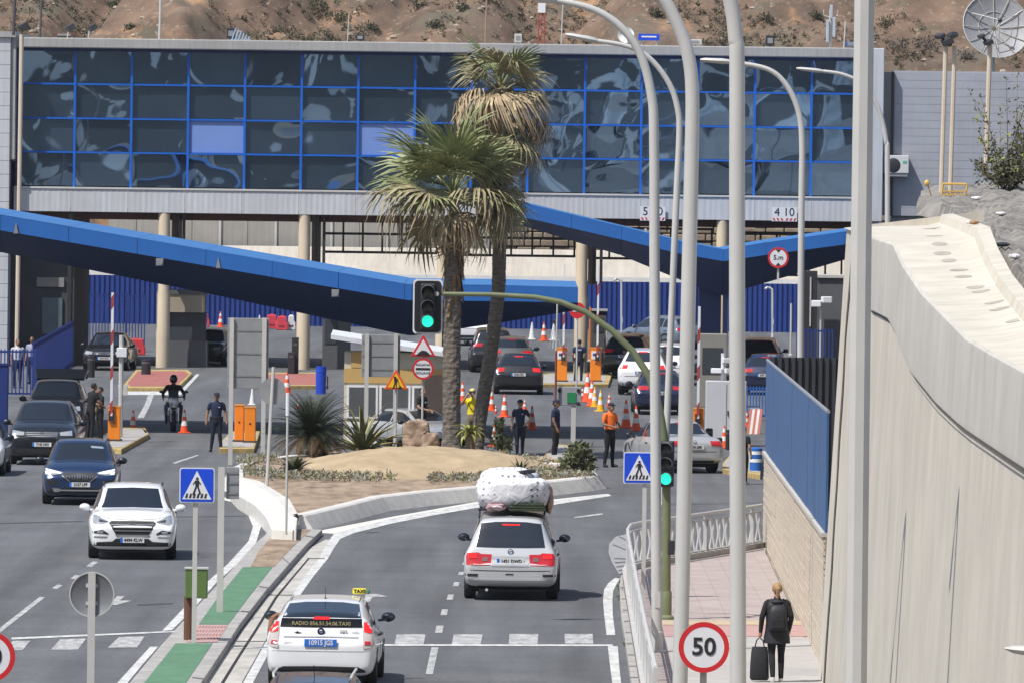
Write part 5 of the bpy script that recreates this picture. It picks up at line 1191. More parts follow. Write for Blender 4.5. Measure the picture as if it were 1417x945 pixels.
p0, p1 = at(1110, 375, 318), at(1131, 375, 318); t = thing('dark_gantry_post', 'tall black gantry upright showing left of the concrete wall', 'post', ((p0.x + p1.x) / 2, 318, 0)); MB().box((0, 0, p0.z / 2), (p1.x - p0.x, .5, p0.z)).build('upright', blackmetal, t, smooth=0, bevel=.02)
MB().box((.03, -.28, p0.z * .75), (.05, .04, p0.z * .4)).build('cable_cover', galv, t, smooth=0)
p0, p1 = at(1131.5, 385, 319), at(1175, 385, 319); t = thing('grey_hut', 'dark grey flat roofed hut between the black upright and the concrete wall', 'hut', ((p0.x + p1.x) / 2, 320, 0)); MB().box((0, 0, p0.z / 2), (p1.x - p0.x, 2, p0.z)).build('hut_wall', M('hut_grey', (.10, .105, .115), .8, 0, .15, 1), t, smooth=0); MB().box((0, 0, p0.z + .06), (p1.x - p0.x + .1, 2.2, .1)).build('roof', galv, t, smooth=0)
p = at(1136, 420, 317); t = thing('camera_pair', 'pair of white camera housings in front of the dark grey hut', 'camera', (p.x, 317, 0)); MB().tube([(0, 0, 0), (0, 0, p.z)], .04, 8).build('pole', galv, t)
for dx in (-.16, .2): MB().box((dx, -.1, p.z + .05 + dx * .4), (.36, .3, .24), dx).build('camera_housing', signwhite, t, smooth=0, bevel=.03)

# clutter in the shade of the lanes
for px, py, hpx, lb in ((767, 470, 34, 'thin steel tripod stand left of the officer at the pillar'), (839, 474, 30, 'thin steel tripod stand right of the cream pillar')):
    p = G(px, py + 12, 0); s = 12000 / p.y; h = hpx / s; t = thing('tripod_stand', lb, 'tripod', p, group='steel tripod stands')
    for k in range(3):
        a = 2 * PI * k / 3 + .3; MB().tube([(.32 * math.cos(a), .32 * math.sin(a), 0), (0, 0, h)], .018, 6).build('leg', galv, t)
    MB().box((0, 0, h + .08), (.16, .12, .18)).build('head_unit', blackmetal, t, smooth=0, bevel=.02)
for px, ptop, pbot, m_, lb in ((816, 425, 500, orange, 'slim orange post beside the cream pillar'), (1012, 470, 540, galv, 'thin grey post in front of the dark navy pillar'), (1094, 420, 492, galv, 'thin grey post left of the black upright'), (290, 385, 436, blackmetal, 'thin dark post far back by the red barrier'), (345, 380, 440, signwhite, 'thin white post far back behind the grey sign back'), (356, 380, 440, signback, 'thin grey brown post far back behind the grey sign back')):
    p = G(px, pbot, 0); z = at(px, ptop, p.y).z; t = thing('lane_post', lb, 'post', p); MB().tube([(0, 0, 0), (0, 0, z)], .05, 8).build('post', m_, t); MB().lathe([(.1, 0), (.1, .05), (.06, .08)], 10).build('base', galv, t)
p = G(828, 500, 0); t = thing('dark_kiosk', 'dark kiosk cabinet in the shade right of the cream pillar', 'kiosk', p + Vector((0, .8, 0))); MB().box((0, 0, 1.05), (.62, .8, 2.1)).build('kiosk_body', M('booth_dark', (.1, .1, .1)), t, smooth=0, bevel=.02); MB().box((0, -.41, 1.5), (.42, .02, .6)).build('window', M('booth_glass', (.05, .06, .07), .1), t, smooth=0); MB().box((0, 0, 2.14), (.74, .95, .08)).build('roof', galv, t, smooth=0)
# ================================================================== VEHICLES
cglass = M('car_glass', (.016, .022, .032), .05, 0, 0, spec=.8)
ctrim = M('car_trim', (.018, .018, .02), .55, 0, .08)
chrome = M('chrome', (.6, .6, .62), .18, .9, 0)
headl = M('headlamp', (.42, .44, .47), .08, .3, 0, coat=1)
taill = M('tail_lamp', (.50, .012, .015), .15, 0, .05, coat=1)
tailon = M('tail_lamp_on', (.75, .018, .018), .2, 0, 0, emit=.28)
clearl = M('clear_lamp', (.55, .50, .48), .12, .1, .1, coat=1)
plate_w = M('plate_white', (.70, .70, .68), .5, 0, .02)
plate_b = M('plate_blue', (.02, .16, .62), .45, 0, .02)
alloy = M('alloy', (.38, .38, .40), .3, .6, .05)
under = M('underbody', (.01, .01, .01), .9, 0, 0)
def paint(name, col, metal=0, rough=.3): return M('paint_' + name, col, rough, metal, .03, .8, coat=.9)
# stations: y, z bottom, half width, z waist, z belt, half width belt, z top, half width top   (fractions of L/2, H, W/2)
ST = {
 'hatch': [(-1, .22, .90, .40, .50, .87, .53, .72), (-.955, .19, .97, .40, .62, .90, .645, .74), (-.925, .18, .985, .42, .645, .895, .70, .72), (-.72, .15, 1, .42, .645, .89, .945, .60), (-.35, .15, 1, .42, .64, .90, .992, .63), (0, .15, 1, .42, .63, .905, 1, .64), (.2, .15, 1, .42, .62, .905, .965, .62), (.56, .15, 1, .42, .61, .89, .665, .70), (.76, .15, .99, .41, .58, .86, .635, .66), (.93, .17, .94, .40, .51, .80, .555, .62), (1, .22, .86, .36, .44, .74, .47, .58)],
 'suv': [(-1, .24, .90, .40, .52, .87, .55, .74), (-.96, .21, .97, .40, .63, .90, .655, .76), (-.93, .20, .985, .42, .655, .90, .72, .74), (-.78, .18, 1, .43, .66, .895, .945, .64), (-.35, .17, 1, .43, .655, .90, .995, .66), (.02, .17, 1, .43, .645, .905, 1, .665), (.2, .17, 1, .43, .64, .905, .968, .65), (.52, .17, 1, .43, .635, .90, .685, .74), (.76, .18, .995, .42, .62, .89, .66, .70), (.92, .14, .96, .41, .56, .86, .595, .68), (.975, .14, .92, .40, .50, .84, .53, .68), (1, .17, .88, .38, .44, .80, .47, .66)],
 'mpv': [(-1, .20, .93, .34, .42, .90, .44, .80), (-.97, .17, .98, .36, .55, .93, .57, .82), (-.945, .16, .99, .38, .585, .92, .62, .80), (-.83, .15, 1, .40, .60, .91, .945, .64), (-.4, .15, 1, .40, .59, .92, .992, .66), (0, .15, 1, .40, .58, .925, 1, .67), (.2, .15, 1, .40, .57, .92, .965, .66), (.62, .15, 1, .40, .55, .90, .62, .72), (.78, .15, .98, .40, .52, .86, .56, .68), (.94, .17, .93, .36, .44, .80, .48, .62), (1, .2, .86, .3, .38, .74, .41, .6)],
 'fastback': [(-1, .19, .93, .40, .52, .91, .55, .80), (-.965, .16, .985, .42, .66, .93, .69, .80), (-.94, .15, .995, .44, .70, .925, .755, .765), (-.86, .17, 1, .44, .70, .92, .845, .735), (-.40, .15, 1, .43, .665, .915, .972, .70), (0, .15, 1, .42, .64, .91, 1, .68), (.14, .15, 1, .42, .63, .905, .975, .66), (.66, .15, 1, .42, .58, .88, .62, .68), (.82, .15, .98, .40, .53, .84, .57, .66), (.95, .17, .92, .38, .46, .78, .50, .6), (1, .2, .84, .34, .41, .7, .44, .55)],
 'sedan': [(-1, .22, .90, .40, .56, .86, .60, .74), (-.965, .19, .97, .41, .62, .88, .675, .76), (-.9, .18, .985, .42, .64, .88, .70, .74), (-.66, .16, 1, .42, .645, .88, .715, .72), (-.36, .15, 1, .42, .64, .89, .955, .60), (-.1, .15, 1, .42, .635, .90, .995, .62), (.05, .15, 1, .42, .63, .90, 1, .62), (.18, .15, 1, .42, .62, .90, .975, .61), (.55, .15, 1, .42, .60, .88, .66, .68), (.78, .15, .985, .41, .57, .85, .62, .66), (.94, .17, .93, .39, .49, .79, .54, .62), (1, .22, .85, .35, .43, .72, .46, .56)],
}
class Car:
    def __init__(s, name, label, kind, L, W, H, pt, loc, rz, cat='car', group='cars in the checkpoint lanes', wheel=.33, wb=.6):
        s.t = thing(name, label, cat, loc, rz, group); s.L, s.W, s.H = L, W, H; s.pt = pt
        tab = [(y * L / 2, zb * H, w_ * W / 2, zm * H, zs * H, ws * W / 2, zt * H, wt * W / 2) for y, zb, w_, zm, zs, ws, zt, wt in ST[kind]]
        rows = []
        for a, c in zip(tab, tab[1:]):
            n = max(2, int((c[0] - a[0]) / .055)); rows += [[a[i] + (c[i] - a[i]) * k / n for i in range(8)] for k in range(n)]
        rows.append(list(tab[-1]))
        for _ in range(2):
            rows = [rows[0]] + [[rows[i][0]] + [.25 * rows[i - 1][q] + .5 * rows[i][q] + .25 * rows[i + 1][q] for q in range(1, 8)] for i in range(1, len(rows) - 1)] + [rows[-1]]
        rings = []
        for y, zb, w_, zm, zs, ws, zt, wt in rows:
            cp = [(0, zb), (.80 * w_, zb), (.95 * w_, zb + .07), (.985 * w_, zb + (zm - zb) * .5), (w_, zm), (w_ * .99 + ws * .01, zm + (zs - zm) * .6), (ws, zs), (ws + (wt - ws) * .5 + .012, zs + (zt - zs) * .5), (wt + .01, zt - .05 * min(1, (zt - zs) / .2)), (wt * .88, zt - .012), (wt * .5, zt + .008), (0, zt + .014)]
            half = []
            for a, c in zip(cp, cp[1:]):
                half += [(a[0] + (c[0] - a[0]) * k / 3, a[1] + (c[1] - a[1]) * k / 3) for k in range(3)]
            half.append(cp[-1])
            half = [half[0]] + [(.25 * half[i - 1][0] + .5 * half[i][0] + .25 * half[i + 1][0], .25 * half[i - 1][1] + .5 * half[i][1] + .25 * half[i + 1][1]) for i in range(1, len(half) - 1)] + [half[-1]]
            full = half + [(-x, z) for x, z in half[-2:0:-1]]
            rings.append([Vector((x, y, z)) for x, z in full])
        def shrink(r, f, dy):
            zc = sum(p.z for p in r) / len(r); return [Vector((p.x * f, p.y + dy, zc + (p.z - zc) * f)) for p in r]
        rings = [shrink(rings[0], .5, -.05), shrink(rings[0], .86, -.04), shrink(rings[0], .95, -.022)] + rings + [shrink(rings[-1], .95, .022), shrink(rings[-1], .86, .04), shrink(rings[-1], .5, .05)]
        b = MB(); b.loft(rings, cap=True); s.body = b.build('body', pt, s.t, smooth=180)
        me = s.body.data; s.bvh = BVHTree.FromPolygons([v.co.copy() for v in me.vertices], [tuple(p.vertices) for p in me.polygons])
        # wheels
        s.wy = wb * L / 2
        for sx in (-1, 1):
            for sy in (-1, 1):
                s.dec('wheel_arch', ctrim, 'R' if sx > 0 else 'L', *s.disc(sy * s.wy, wheel * 1.02, wheel * 1.17), off=.006, m=2)
                x = sx * (W / 2 - .115)
                wl_ = MB(); wl_.lathe([(wheel * .66, -.10), (wheel * .93, -.11), (wheel, -.075), (wheel, .075), (wheel * .93, .11), (wheel * .66, .10)], 22, axis='X', c=(x, sy * s.wy, wheel), cap=False)
                o = wl_.build('wheel', rubber, s.t)
                r_ = MB(); r_.lathe([(.001, sx * .07), (wheel * .2, sx * .085), (wheel * .6, sx * .075), (wheel * .67, sx * .095), (wheel * .67, -sx * .09), (.001, -sx * .09)], 20, axis='X', c=(x, sy * s.wy, wheel)); r_.build('rim', alloy, o)
        MB().box((0, 0, .15 * H), (W * .80, L * .9, .10)).build('underbody', under, s.t, smooth=0)
    def disc(s, y, z, r):
        n = 14; T = [(y - r * math.cos(PI * k / n), z + r * math.sin(PI * k / n)) for k in range(n + 1)]
        return T, [(p[0], max(z - r * .9, .05)) for p in T]
    def hit(s, side, a, z):
        if side in 'BF':
            o, d = (Vector((a, -10, z)), Vector((0, 1, 0))) if side == 'B' else (Vector((a, 10, z)), Vector((0, -1, 0)))
        elif side in 'LR':
            o, d = (Vector((-10, a, z)), Vector((1, 0, 0))) if side == 'L' else (Vector((10, a, z)), Vector((-1, 0, 0)))
        else: o, d = Vector((a, z, 10)), Vector((0, 0, -1))
        r = s.bvh.ray_cast(o, d); return (r[0], d) if r[0] is not None else (None, d)
    def dec(s, name, mat_, side, top, bot, off=.008, n=4, m_rows=4, par=None, **k):
        mr = k.get('m', m_rows)
        dens = lambda pl: [(pl[i][0] + (pl[i + 1][0] - pl[i][0]) * q / n, pl[i][1] + (pl[i + 1][1] - pl[i][1]) * q / n) for i in range(len(pl) - 1) for q in range(n)] + [pl[-1]]
        T, B_ = dens(top), dens(bot); rows = []
        for j in range(mr + 1):
            u = j / mr; row = []
            for a, c in zip(T, B_):
                x, z = a[0] + (c[0] - a[0]) * u, a[1] + (c[1] - a[1]) * u; p, d = s.hit(side, x, z); row.append((p, d, x, z))
            rows.append(row)
        b = MB(); V = []; ok = []; 
        for row in rows:
            for p, d, x, z in row: V.append(p - d * off if p is not None else Vector((0, 0, 0))); ok.append(p is not None)
        w_ = len(T); F_ = []
        for j in range(mr):
            for i in range(w_ - 1):
                q = (j * w_ + i, j * w_ + i + 1, (j + 1) * w_ + i + 1, (j + 1) * w_ + i)
                if all(ok[e] for e in q): F_.append(q)
        if not F_: return None
        b.add(V, F_)
        # turned-in edge
        d = rows[0][0][1]; edge = [(0, i) for i in range(w_)] + [(j, w_ - 1) for j in range(1, mr + 1)] + [(mr, i) for i in range(w_ - 2, -1, -1)] + [(j, 0) for j in range(mr - 1, 0, -1)]
        if all(ok):
            ids = [j * w_ + i for j, i in edge]; P = [V[i] for i in ids]; b.strip(P + [P[0]], [p + d * (off + .012) for p in P] + [P[0] + d * (off + .012)])
        o = b.build(name, mat_, par or s.t, smooth=60); return o
    def both(s, name, mat_, side, top, bot, **k):
        s.dec(name, mat_, side, top, bot, **k)
        if side in 'BFT': return s.dec(name, mat_, side, [(-x, z) for x, z in top], [(-x, z) for x, z in bot], **k)
    def glass(s, kind):
        L, W, H = s.L, s.W, s.H; st = ST[kind]
        # side windows: between the belt and the roof line
        roof = [(y * L / 2, zt * H) for y, _, _, _, zs, _, zt, _ in st]
        def zroof_(y): return interp(roof, y)
        def zbelt_(y): return interp([(q[0] * L / 2, q[4] * H) for q in st], y)
        hi = [q for q in st if q[6] - q[4] > .2]; ya, yb = hi[0][0] * L / 2, hi[-1][0] * L / 2
        cuts = {'sedan': [(ya + .1, ya + .95), (ya + 1.03, yb + .55)], 'fastback': [(ya + .05, ya + .75), (ya + .83, ya + 1.6), (ya + 1.68, yb + .75)], 'mpv': [(ya + .08, ya + .85), (ya + .93, ya + 1.9), (ya + 1.98, yb + .75)]}.get(kind, [(ya + .08, ya + .55), (ya + .63, ya + 1.45), (ya + 1.53, yb + .55)])
        for sd in 'LR':
            for (c0, c1) in cuts:
                n_ = 6; ys = [c0 + (c1 - c0) * k / n_ for k in range(n_ + 1)]
                top = [(y, max(zbelt_(y) + .05, zroof_(y) - .10)) for y in ys]; bot = [(y, zbelt_(y) + .035) for y in ys]
                s.dec('side_window', cglass, sd, top, bot, n=2)
            for (c0, c1) in cuts[:-1]:
                s.dec('door_seam', ctrim, sd, [(c1 + .03, zbelt_(c1)), (c1 + .045, zbelt_(c1))], [(c1 + .03, .3 * H), (c1 + .045, .3 * H)], off=.004)
                s.dec('door_handle', ctrim, sd, [(c0 + .1, zbelt_(c0) - .12), (c0 + .28, zbelt_(c0) - .12)], [(c0 + .1, zbelt_(c0) - .15), (c0 + .28, zbelt_(c0) - .15)], off=.02)
    def mirrors(s, m=None, y=None, z=None):
        L, W, H = s.L, s.W, s.H; y = L * .19 if y is None else y; z = H * .66 if z is None else z
        for sx in (-1, 1):
            b = MB(); b.ball((sx * (W / 2 + .085), y, z), (.115, .07, .085), 12, 8); b.tube([(sx * (W / 2 - .08), y, z - .06), (sx * (W / 2 + .06), y, z - .04)], .025, 6); o = b.build('wing_mirror', m or s.pt, s.t)
            MB().ball((sx * (W / 2 + .085), y - .035, z), (.095, .045, .068), 10, 6).build('mirror_glass', M('mirror', (.1, .11, .12), .05, .9, 0), o)
    def plate(s, side, z, txt, m=None, tm=None, eu=True, w_=.52, h=.11, tilt=0):
        p, d = s.hit(side, 0, z); sg = -1 if side == 'B' else 1
        y = p.y + sg * .022; o = MB().box((0, y, z), (w_, .016, h)).build('number_plate', m or plate_w, s.t, smooth=0)
        if eu: MB().box((-w_ / 2 + .025 if side == 'B' else w_ / 2 - .025, y + sg * .0095, z), (.05, .006, h)).build('euro_band', plate_b, o, smooth=0)
        text(txt, h * .92, tm or black, o, ((.02 if side == 'B' else -.02) if eu else 0, y + sg * .011, z), 'plate_lettering', sx=.82, rot=(PI / 2, 0, 0 if side == 'B' else PI), bold=.003); return o
    def emblem(s, side, z, r, m=chrome):
        p, d = s.hit(side, 0, z); sg = -1 if side == 'B' else 1
        return MB().lathe([(r * .75, -.008), (r, -.008), (r, .008), (r * .75, .008), (r * .75, -.008)], 20, axis='Y', c=(0, p.y + sg * .02, z), cap=False).build('emblem', m, s.t)
def front_generic(c, kind, hi=True, lamp_m=headl, plate='1234', wind_top=None):
    L, W, H = c.L, c.W, c.H; hw = W / 2; k = 'suv' if kind == 'suv' else 'x'
    zc, zt = (.70, .945) if kind == 'suv' else (.685, .935)
    c.dec('windscreen', cglass, 'F', [(-.62 * hw, zt * H), (0, (zt + .015) * H), (.62 * hw, zt * H)], [(-.755 * hw, zc * H), (0, (zc + .012) * H), (.755 * hw, zc * H)], n=6, m=8)
# ------------------------------------------------------------------ the four large cars
def car_front(px, py, L, z=0): p = G(px, py, z); return p + Vector((0, L / 2 - .85, 0))      # py is where the front tyres touch
def car_rear(px, py, L, z=0): p = G(px, py, z); return p + Vector((0, L / 2 - .85, 0))
# --- white SUV coming towards us
c = Car('white_suv', 'white SUV driving towards the camera on the near left carriageway', 'suv', 4.48, 1.85, 1.645, paint('white', (.84, .845, .855)), car_front(179, 772, 4.48), PI + math.radians(2.4), wheel=.345)
hw = .925
c.dec('windscreen', cglass, 'F', [(-.64, 1.545), (0, 1.57), (.64, 1.545)], [(-.75, 1.13), (0, 1.15), (.75, 1.13)], n=6, m=8); c.glass('suv'); c.mirrors(None, .95, 1.13)
c.both('headlamp', headl, 'F', [(.50, .875), (.62, .93), (.76, 1.0), (.82, 1.0)], [(.50, .855), (.62, .82), (.76, .80), (.83, .83)])
c.both('headlamp_inner', M('lamp_dark', (.08, .085, .09), .1, .3, 0), 'F', [(.52, .868), (.70, .92)], [(.52, .858), (.70, .855)], off=.012)
gr = c.dec('grille', ctrim, 'F', [(-.49, .84), (-.44, .88), (0, .885), (.44, .88), (.49, .84)], [(-.49, .83), (-.34, .57), (0, .56), (.34, .57), (.49, .83)])
for z in (.80, .73, .66): c.dec('grille_bar', chrome, 'F', [(-.46 + (.8 - z) * .6, z + .012), (.46 - (.8 - z) * .6, z + .012)], [(-.46 + (.8 - z) * .6, z - .006), (.46 - (.8 - z) * .6, z - .006)], off=.022, n=10, m=1, par=gr)
c.dec('grille_surround', chrome, 'F', [(-.36, .575), (.36, .575)], [(-.34, .55), (.34, .55)], off=.018, n=10, m=1)
p, _ = c.hit('F', 0, .815)
MB().tube([(-.075, p.y + .03, .78), (-.055, p.y + .03, .85)], .01, 6).tube([(.075, p.y + .03, .85), (.055, p.y + .03, .78)], .01, 6).tube([(-.06, p.y + .03, .80), (.06, p.y + .03, .83)], .01, 6).build('emblem', chrome, c.t)
c.both('fog_recess', ctrim, 'F', [(.50, .60), (.62, .68), (.84, .64)], [(.50, .575), (.64, .60), (.84, .60)]); c.both('fog_lamp', headl, 'F', [(.60, .65), (.74, .655)], [(.62, .61), (.74, .61)], off=.014); c.both('bumper_trim', chrome, 'F', [(.52, .535), (.80, .535)], [(.54, .505), (.80, .50)])
c.dec('lower_intake', ctrim, 'F', [(-.80, .40), (-.42, .42), (-.34, .49), (.34, .49), (.42, .42), (.80, .40)], [(-.80, .315), (-.4, .31), (-.3, .31), (.3, .31), (.4, .31), (.80, .315)], n=5)
c.plate('F', .455, '4494 KLW', w_=.50, h=.115)
c.dec('bonnet_seam', ctrim, 'F', [(-.80, 1.005), (-.5, .93), (0, .905), (.5, .93), (.80, 1.005)], [(-.80, .998), (-.5, .922), (0, .897), (.5, .922), (.80, .998)], off=.004, n=6, m=1)
for sx in (-1, 1): MB().tube([(sx * .62, -1.3, 1.60), (sx * .63, -.3, 1.655), (sx * .62, .35, 1.62)], .018, 6).build('roof_rail', ctrim, c.t)
MB().tube([(.04, .98, 1.15), (.60, 1.02, 1.145)], .012, 5).build('wiper', black, c.t)
c.t.scale = (1, 1, .93)
# --- dark blue SUV
c = Car('dark_blue_suv', 'dark blue SUV with lit headlamps following the white SUV', 'suv', 4.38, 1.84, 1.61, paint('navy', (.012, .035, .10), .3), car_front(109, 697, 4.38), PI + math.radians(1.6), wheel=.345)
c.dec('windscreen', cglass, 'F', [(-.64, 1.51), (0, 1.53), (.64, 1.51)], [(-.75, 1.11), (0, 1.13), (.75, 1.11)], n=6, m=8); c.glass('suv'); c.mirrors(M('mirror_black', (.015, .02, .03), .3), .95, 1.10)
hl_on = M('headlamp_on', (.95, .93, .85), .1, 0, 0, emit=.9)
c.both('headlamp', headl, 'F', [(.40, .83), (.60, .885), (.85, .94)], [(.44, .80), (.62, .77), (.84, .775)]); c.both('headlamp_bar', hl_on, 'F', [(.45, .835), (.62, .875), (.84, .925)], [(.47, .81), (.64, .825), (.80, .84)], off=.014); c.both('headlamp_bar', hl_on, 'F', [(.72, .84), (.84, .86)], [(.74, .79), (.82, .79)], off=.016)
gr = c.dec('grille', ctrim, 'F', [(-.43, .76), (-.32, .83), (0, .835), (.32, .83), (.43, .76)], [(-.43, .75), (-.26, .62), (0, .61), (.26, .62), (.43, .75)])
for k in range(-5, 6):
    zz_ = .14 * (1 - abs(k) / 8); c.dec('grille_bar', M('bar_grey', (.14, .15, .17), .35, .5, 0), 'F', [(k * .062 - .012, .72 + zz_ * .7), (k * .062 + .012, .72 + zz_ * .7)], [(k * .062 - .012, .72 - zz_ * .65), (k * .062 + .012, .72 - zz_ * .65)], off=.016, n=1, par=gr)
c.both('grille_surround', chrome, 'F', [(.43, .77), (.45, .765)], [(.24, .615), (.26, .605)], off=.02)
text('S', .11, chrome, c.t, (0, c.hit('F', 0, .735)[0].y + .03, .735), 'emblem', ext=.008, rot=(PI / 2, 0, PI), bold=.012)
c.both('side_intake', ctrim, 'F', [(.55, .62), (.80, .68)], [(.58, .50), (.82, .53)]); c.dec('lower_intake', ctrim, 'F', [(-.80, .43), (-.35, .45), (.35, .45), (.80, .43)], [(-.80, .31), (-.35, .30), (.35, .30), (.80, .31)], n=6)
c.dec('skid_plate', chrome, 'F', [(-.62, .37), (-.5, .40), (.5, .40), (.62, .37)], [(-.6, .345), (-.5, .365), (.5, .365), (.6, .345)], off=.02, n=6, m=1); c.both('skid_corner', chrome, 'F', [(.46, .42), (.66, .44)], [(.50, .34), (.62, .34)], off=.022)
c.plate('F', .53, '2157 LPF', w_=.50, h=.115)
c.dec('windscreen_glare', M('screen_glare', (.25, .3, .36), .2), 'F', [(-.52, 1.44), (-.22, 1.46)], [(-.54, 1.39), (-.24, 1.41)], off=.012)  # pale glare painted on the windscreen
for sx in (-1, 1): MB().tube([(sx * .62, -1.3, 1.56), (sx * .63, -.3, 1.62), (sx * .62, .35, 1.59)], .016, 6).build('roof_rail', ctrim, c.t)
c.t.scale = (1, 1, .955)
# --- silver MPV with a roof load
LM, WM, HM = 4.63, 1.81, 1.74
pm = G(709, 828); mpv_loc = pm + Vector((0, LM / 2 - .85, 0)); silver = paint('silver', (.56, .57, .58), .25, .35)
c = Car('silver_mpv', 'silver people carrier driving away with a bulky load on its roof', 'mpv', LM, WM, HM, silver, mpv_loc, math.radians(-1.2), wheel=.32)
c.dec('rear_window', cglass, 'B', [(-.575, 1.55), (-.3, 1.585), (0, 1.59), (.3, 1.585), (.575, 1.55)], [(-.665, 1.085), (-.3, 1.075), (0, 1.075), (.3, 1.075), (.665, 1.085)], n=5, m=8); c.glass('mpv'); c.mirrors(M('mirror_black', (.015, .02, .03)), 1.05, 1.13)
c.both('tail_lamp', taill, 'B', [(.36, .94), (.56, .945), (.62, .975), (.83, .965), (.855, .90)], [(.38, .72), (.56, .72), (.62, .72), (.83, .72), (.85, .74)], n=4)
c.both('tail_lamp_lit', tailon, 'B', [(.63, .955), (.80, .95)], [(.64, .86), (.80, .86)], off=.018); c.both('reversing_lamp', M('lamp_smoke', (.20, .13, .12), .15, 0, 0, coat=1), 'B', [(.44, .88), (.54, .88)], [(.44, .80), (.54, .80)], off=.018)
c.dec('brake_light', tailon, 'B', [(-.17, 1.545), (.17, 1.545)], [(-.17, 1.515), (.17, 1.515)], off=.016)
c.dec('plate_recess_shade', M('silver_shade', (.42, .43, .44), .35, .3), 'B', [(-.36, .905), (.36, .905)], [(-.36, .70), (.36, .70)]); c.plate('B', .80, '1421 DWD'); c.emblem('B', 1.0, .055, M('emblem_blue', (.08, .12, .3), .3, .5))  # recess shade painted as a darker silver patch
c.dec('bumper_seam', ctrim, 'B', [(-.86, .625), (0, .615), (.86, .625)], [(-.86, .612), (0, .602), (.86, .612)], off=.005, n=8, m=1); c.both('bumper_strip', ctrim, 'B', [(.62, .545), (.87, .545)], [(.63, .495), (.87, .495)], off=.014); c.dec('bumper_crease', silver, 'B', [(-.87, .46), (0, .45), (.87, .46)], [(-.87, .42), (0, .41), (.87, .42)], off=.022, n=8, m=1)
c.dec('lower_valance', ctrim, 'B', [(-.82, .30), (0, .29), (.82, .30)], [(-.78, .265), (0, .262), (.78, .265)], n=8); c.dec('tailgate_handle', black, 'B', [(-.09, .555), (.06, .555)], [(-.09, .535), (.06, .535)], off=.01)
MB().tube([(-.45, -LM / 2 + .25, .22), (-.45, -LM / 2 - .0, .22)], .03, 8).build('exhaust', galv, c.t)
for sx in (-1, 1): MB().tube([(sx * .62, -1.75, HM - .08), (sx * .63, -1.0, HM + .03), (sx * .64, .3, HM + .02)], .022, 6).build('roof_rail', ctrim, c.t)
for y in (-1.2, -.1): MB().tube([(-.66, y, HM + .055), (.66, y, HM + .055)], .02, 6).build('crossbar', ctrim, c.t)
c.t.scale = (1, 1, .95)
# the load: a quilted mattress bundle, a pink bag, a dark mat; they lie on the roof
dots = bpy.data.materials.new('dotted_quilt'); dots.use_nodes = True
def mk_dots():
    n = dots.node_tree.nodes; l = dots.node_tree.links; p = n['Principled BSDF']; p.inputs['Roughness'].default_value = .85
    tc = n.new('ShaderNodeTexCoord'); v = n.new('ShaderNodeTexVoronoi'); v.inputs['Scale'].default_value = 8.5; v.inputs['Randomness'].default_value = .25; l.new(tc.outputs['Object'], v.inputs['Vector'])
    r = n.new('ShaderNodeValToRGB'); r.color_ramp.elements[0].position = .21; r.color_ramp.elements[1].position = .28; r.color_ramp.elements[0].color = (.16, .17, .26, 1); r.color_ramp.elements[1].color = (.74, .74, .76, 1)
    l.new(v.outputs['Distance'], r.inputs[0]); l.new(r.outputs[0], p.inputs['Base Color'])
    nb = n.new('ShaderNodeTexNoise'); nb.inputs['Scale'].default_value = 3.2; nb.inputs['Detail'].default_value = 4; nb.inputs['Distortion'].default_value = 1.2; l.new(tc.outputs['Object'], nb.inputs['Vector']); bb = n.new('ShaderNodeBump'); bb.inputs['Strength'].default_value = .45; bb.inputs['Distance'].default_value = .08; l.new(nb.outputs['Fac'], bb.inputs['Height']); l.new(bb.outputs[0], p.inputs['Normal'])
mk_dots()
def bundle(b, c, r, e=2.6, amp=.03, seed=0, n=26, m=16):
    rings = []
    for j in range(m + 1):
        a = -PI / 2 + PI * j / m; ring = []
        for k in range(n):
            t = 2 * PI * k / n; sp = lambda v: math.copysign(abs(v) ** (2 / e), v)
            d = Vector((sp(math.cos(a)) * sp(math.cos(t)), sp(math.cos(a)) * sp(math.sin(t)), sp(math.sin(a))))
            nz = 1 + amp * 3 * noise.noise(d * 1.7 + Vector((seed, 0, 0))) + amp * noise.noise(d * 5 + Vector((seed, 3, 0)))
            ring.append(Vector(c) + Vector((d.x * r[0], d.y * r[1], d.z * r[2])) * nz)
        rings.append(ring)
    b.loft(rings)
top_z = HM * .95 + .04
ld_ = thing('mattress_bundle', 'bulky white dotted mattress bundle strapped on the silver people carrier', 'luggage', mpv_loc + Vector((.0, -.55, top_z - .06)), math.radians(-1.2))
b = MB(); bundle(b, (-.02, 0, .40), (.70, 1.0, .30), 4.6, .035, 1); b.build('lower_roll', dots, ld_, smooth=180)
b = MB(); bundle(b, (-.10, .35, .60), (.56, .95, .24), 3.2, .05, 4); b.build('upper_roll', dots, ld_, smooth=180)
b = MB(); bundle(b, (.66, .1, .28), (.10, .7, .26), 2.2, .12, 7); b.build('rolled_blanket', M('blanket_tan', (.42, .26, .20), .9, 0, .45, 9, .3, 20), ld_, smooth=180)
MB().tube([(-.05, -1.03, .14), (.25, -1.05, .33), (.60, -.98, .50), (.66, -.4, .55)], .012, 5).build('strap', M('strap_grey', (.2, .2, .22), .8), ld_)
MB().box((.18, -.25, .80), (.38, .12, .05), .45, ry=-.15).build('dark_pole_end', black, ld_, smooth=0, bevel=.01)
MB().box((.26, -.36, .79), (.34, .10, .05), .45, ry=-.15).build('dark_pole_end', black, ld_, smooth=0, bevel=.01)
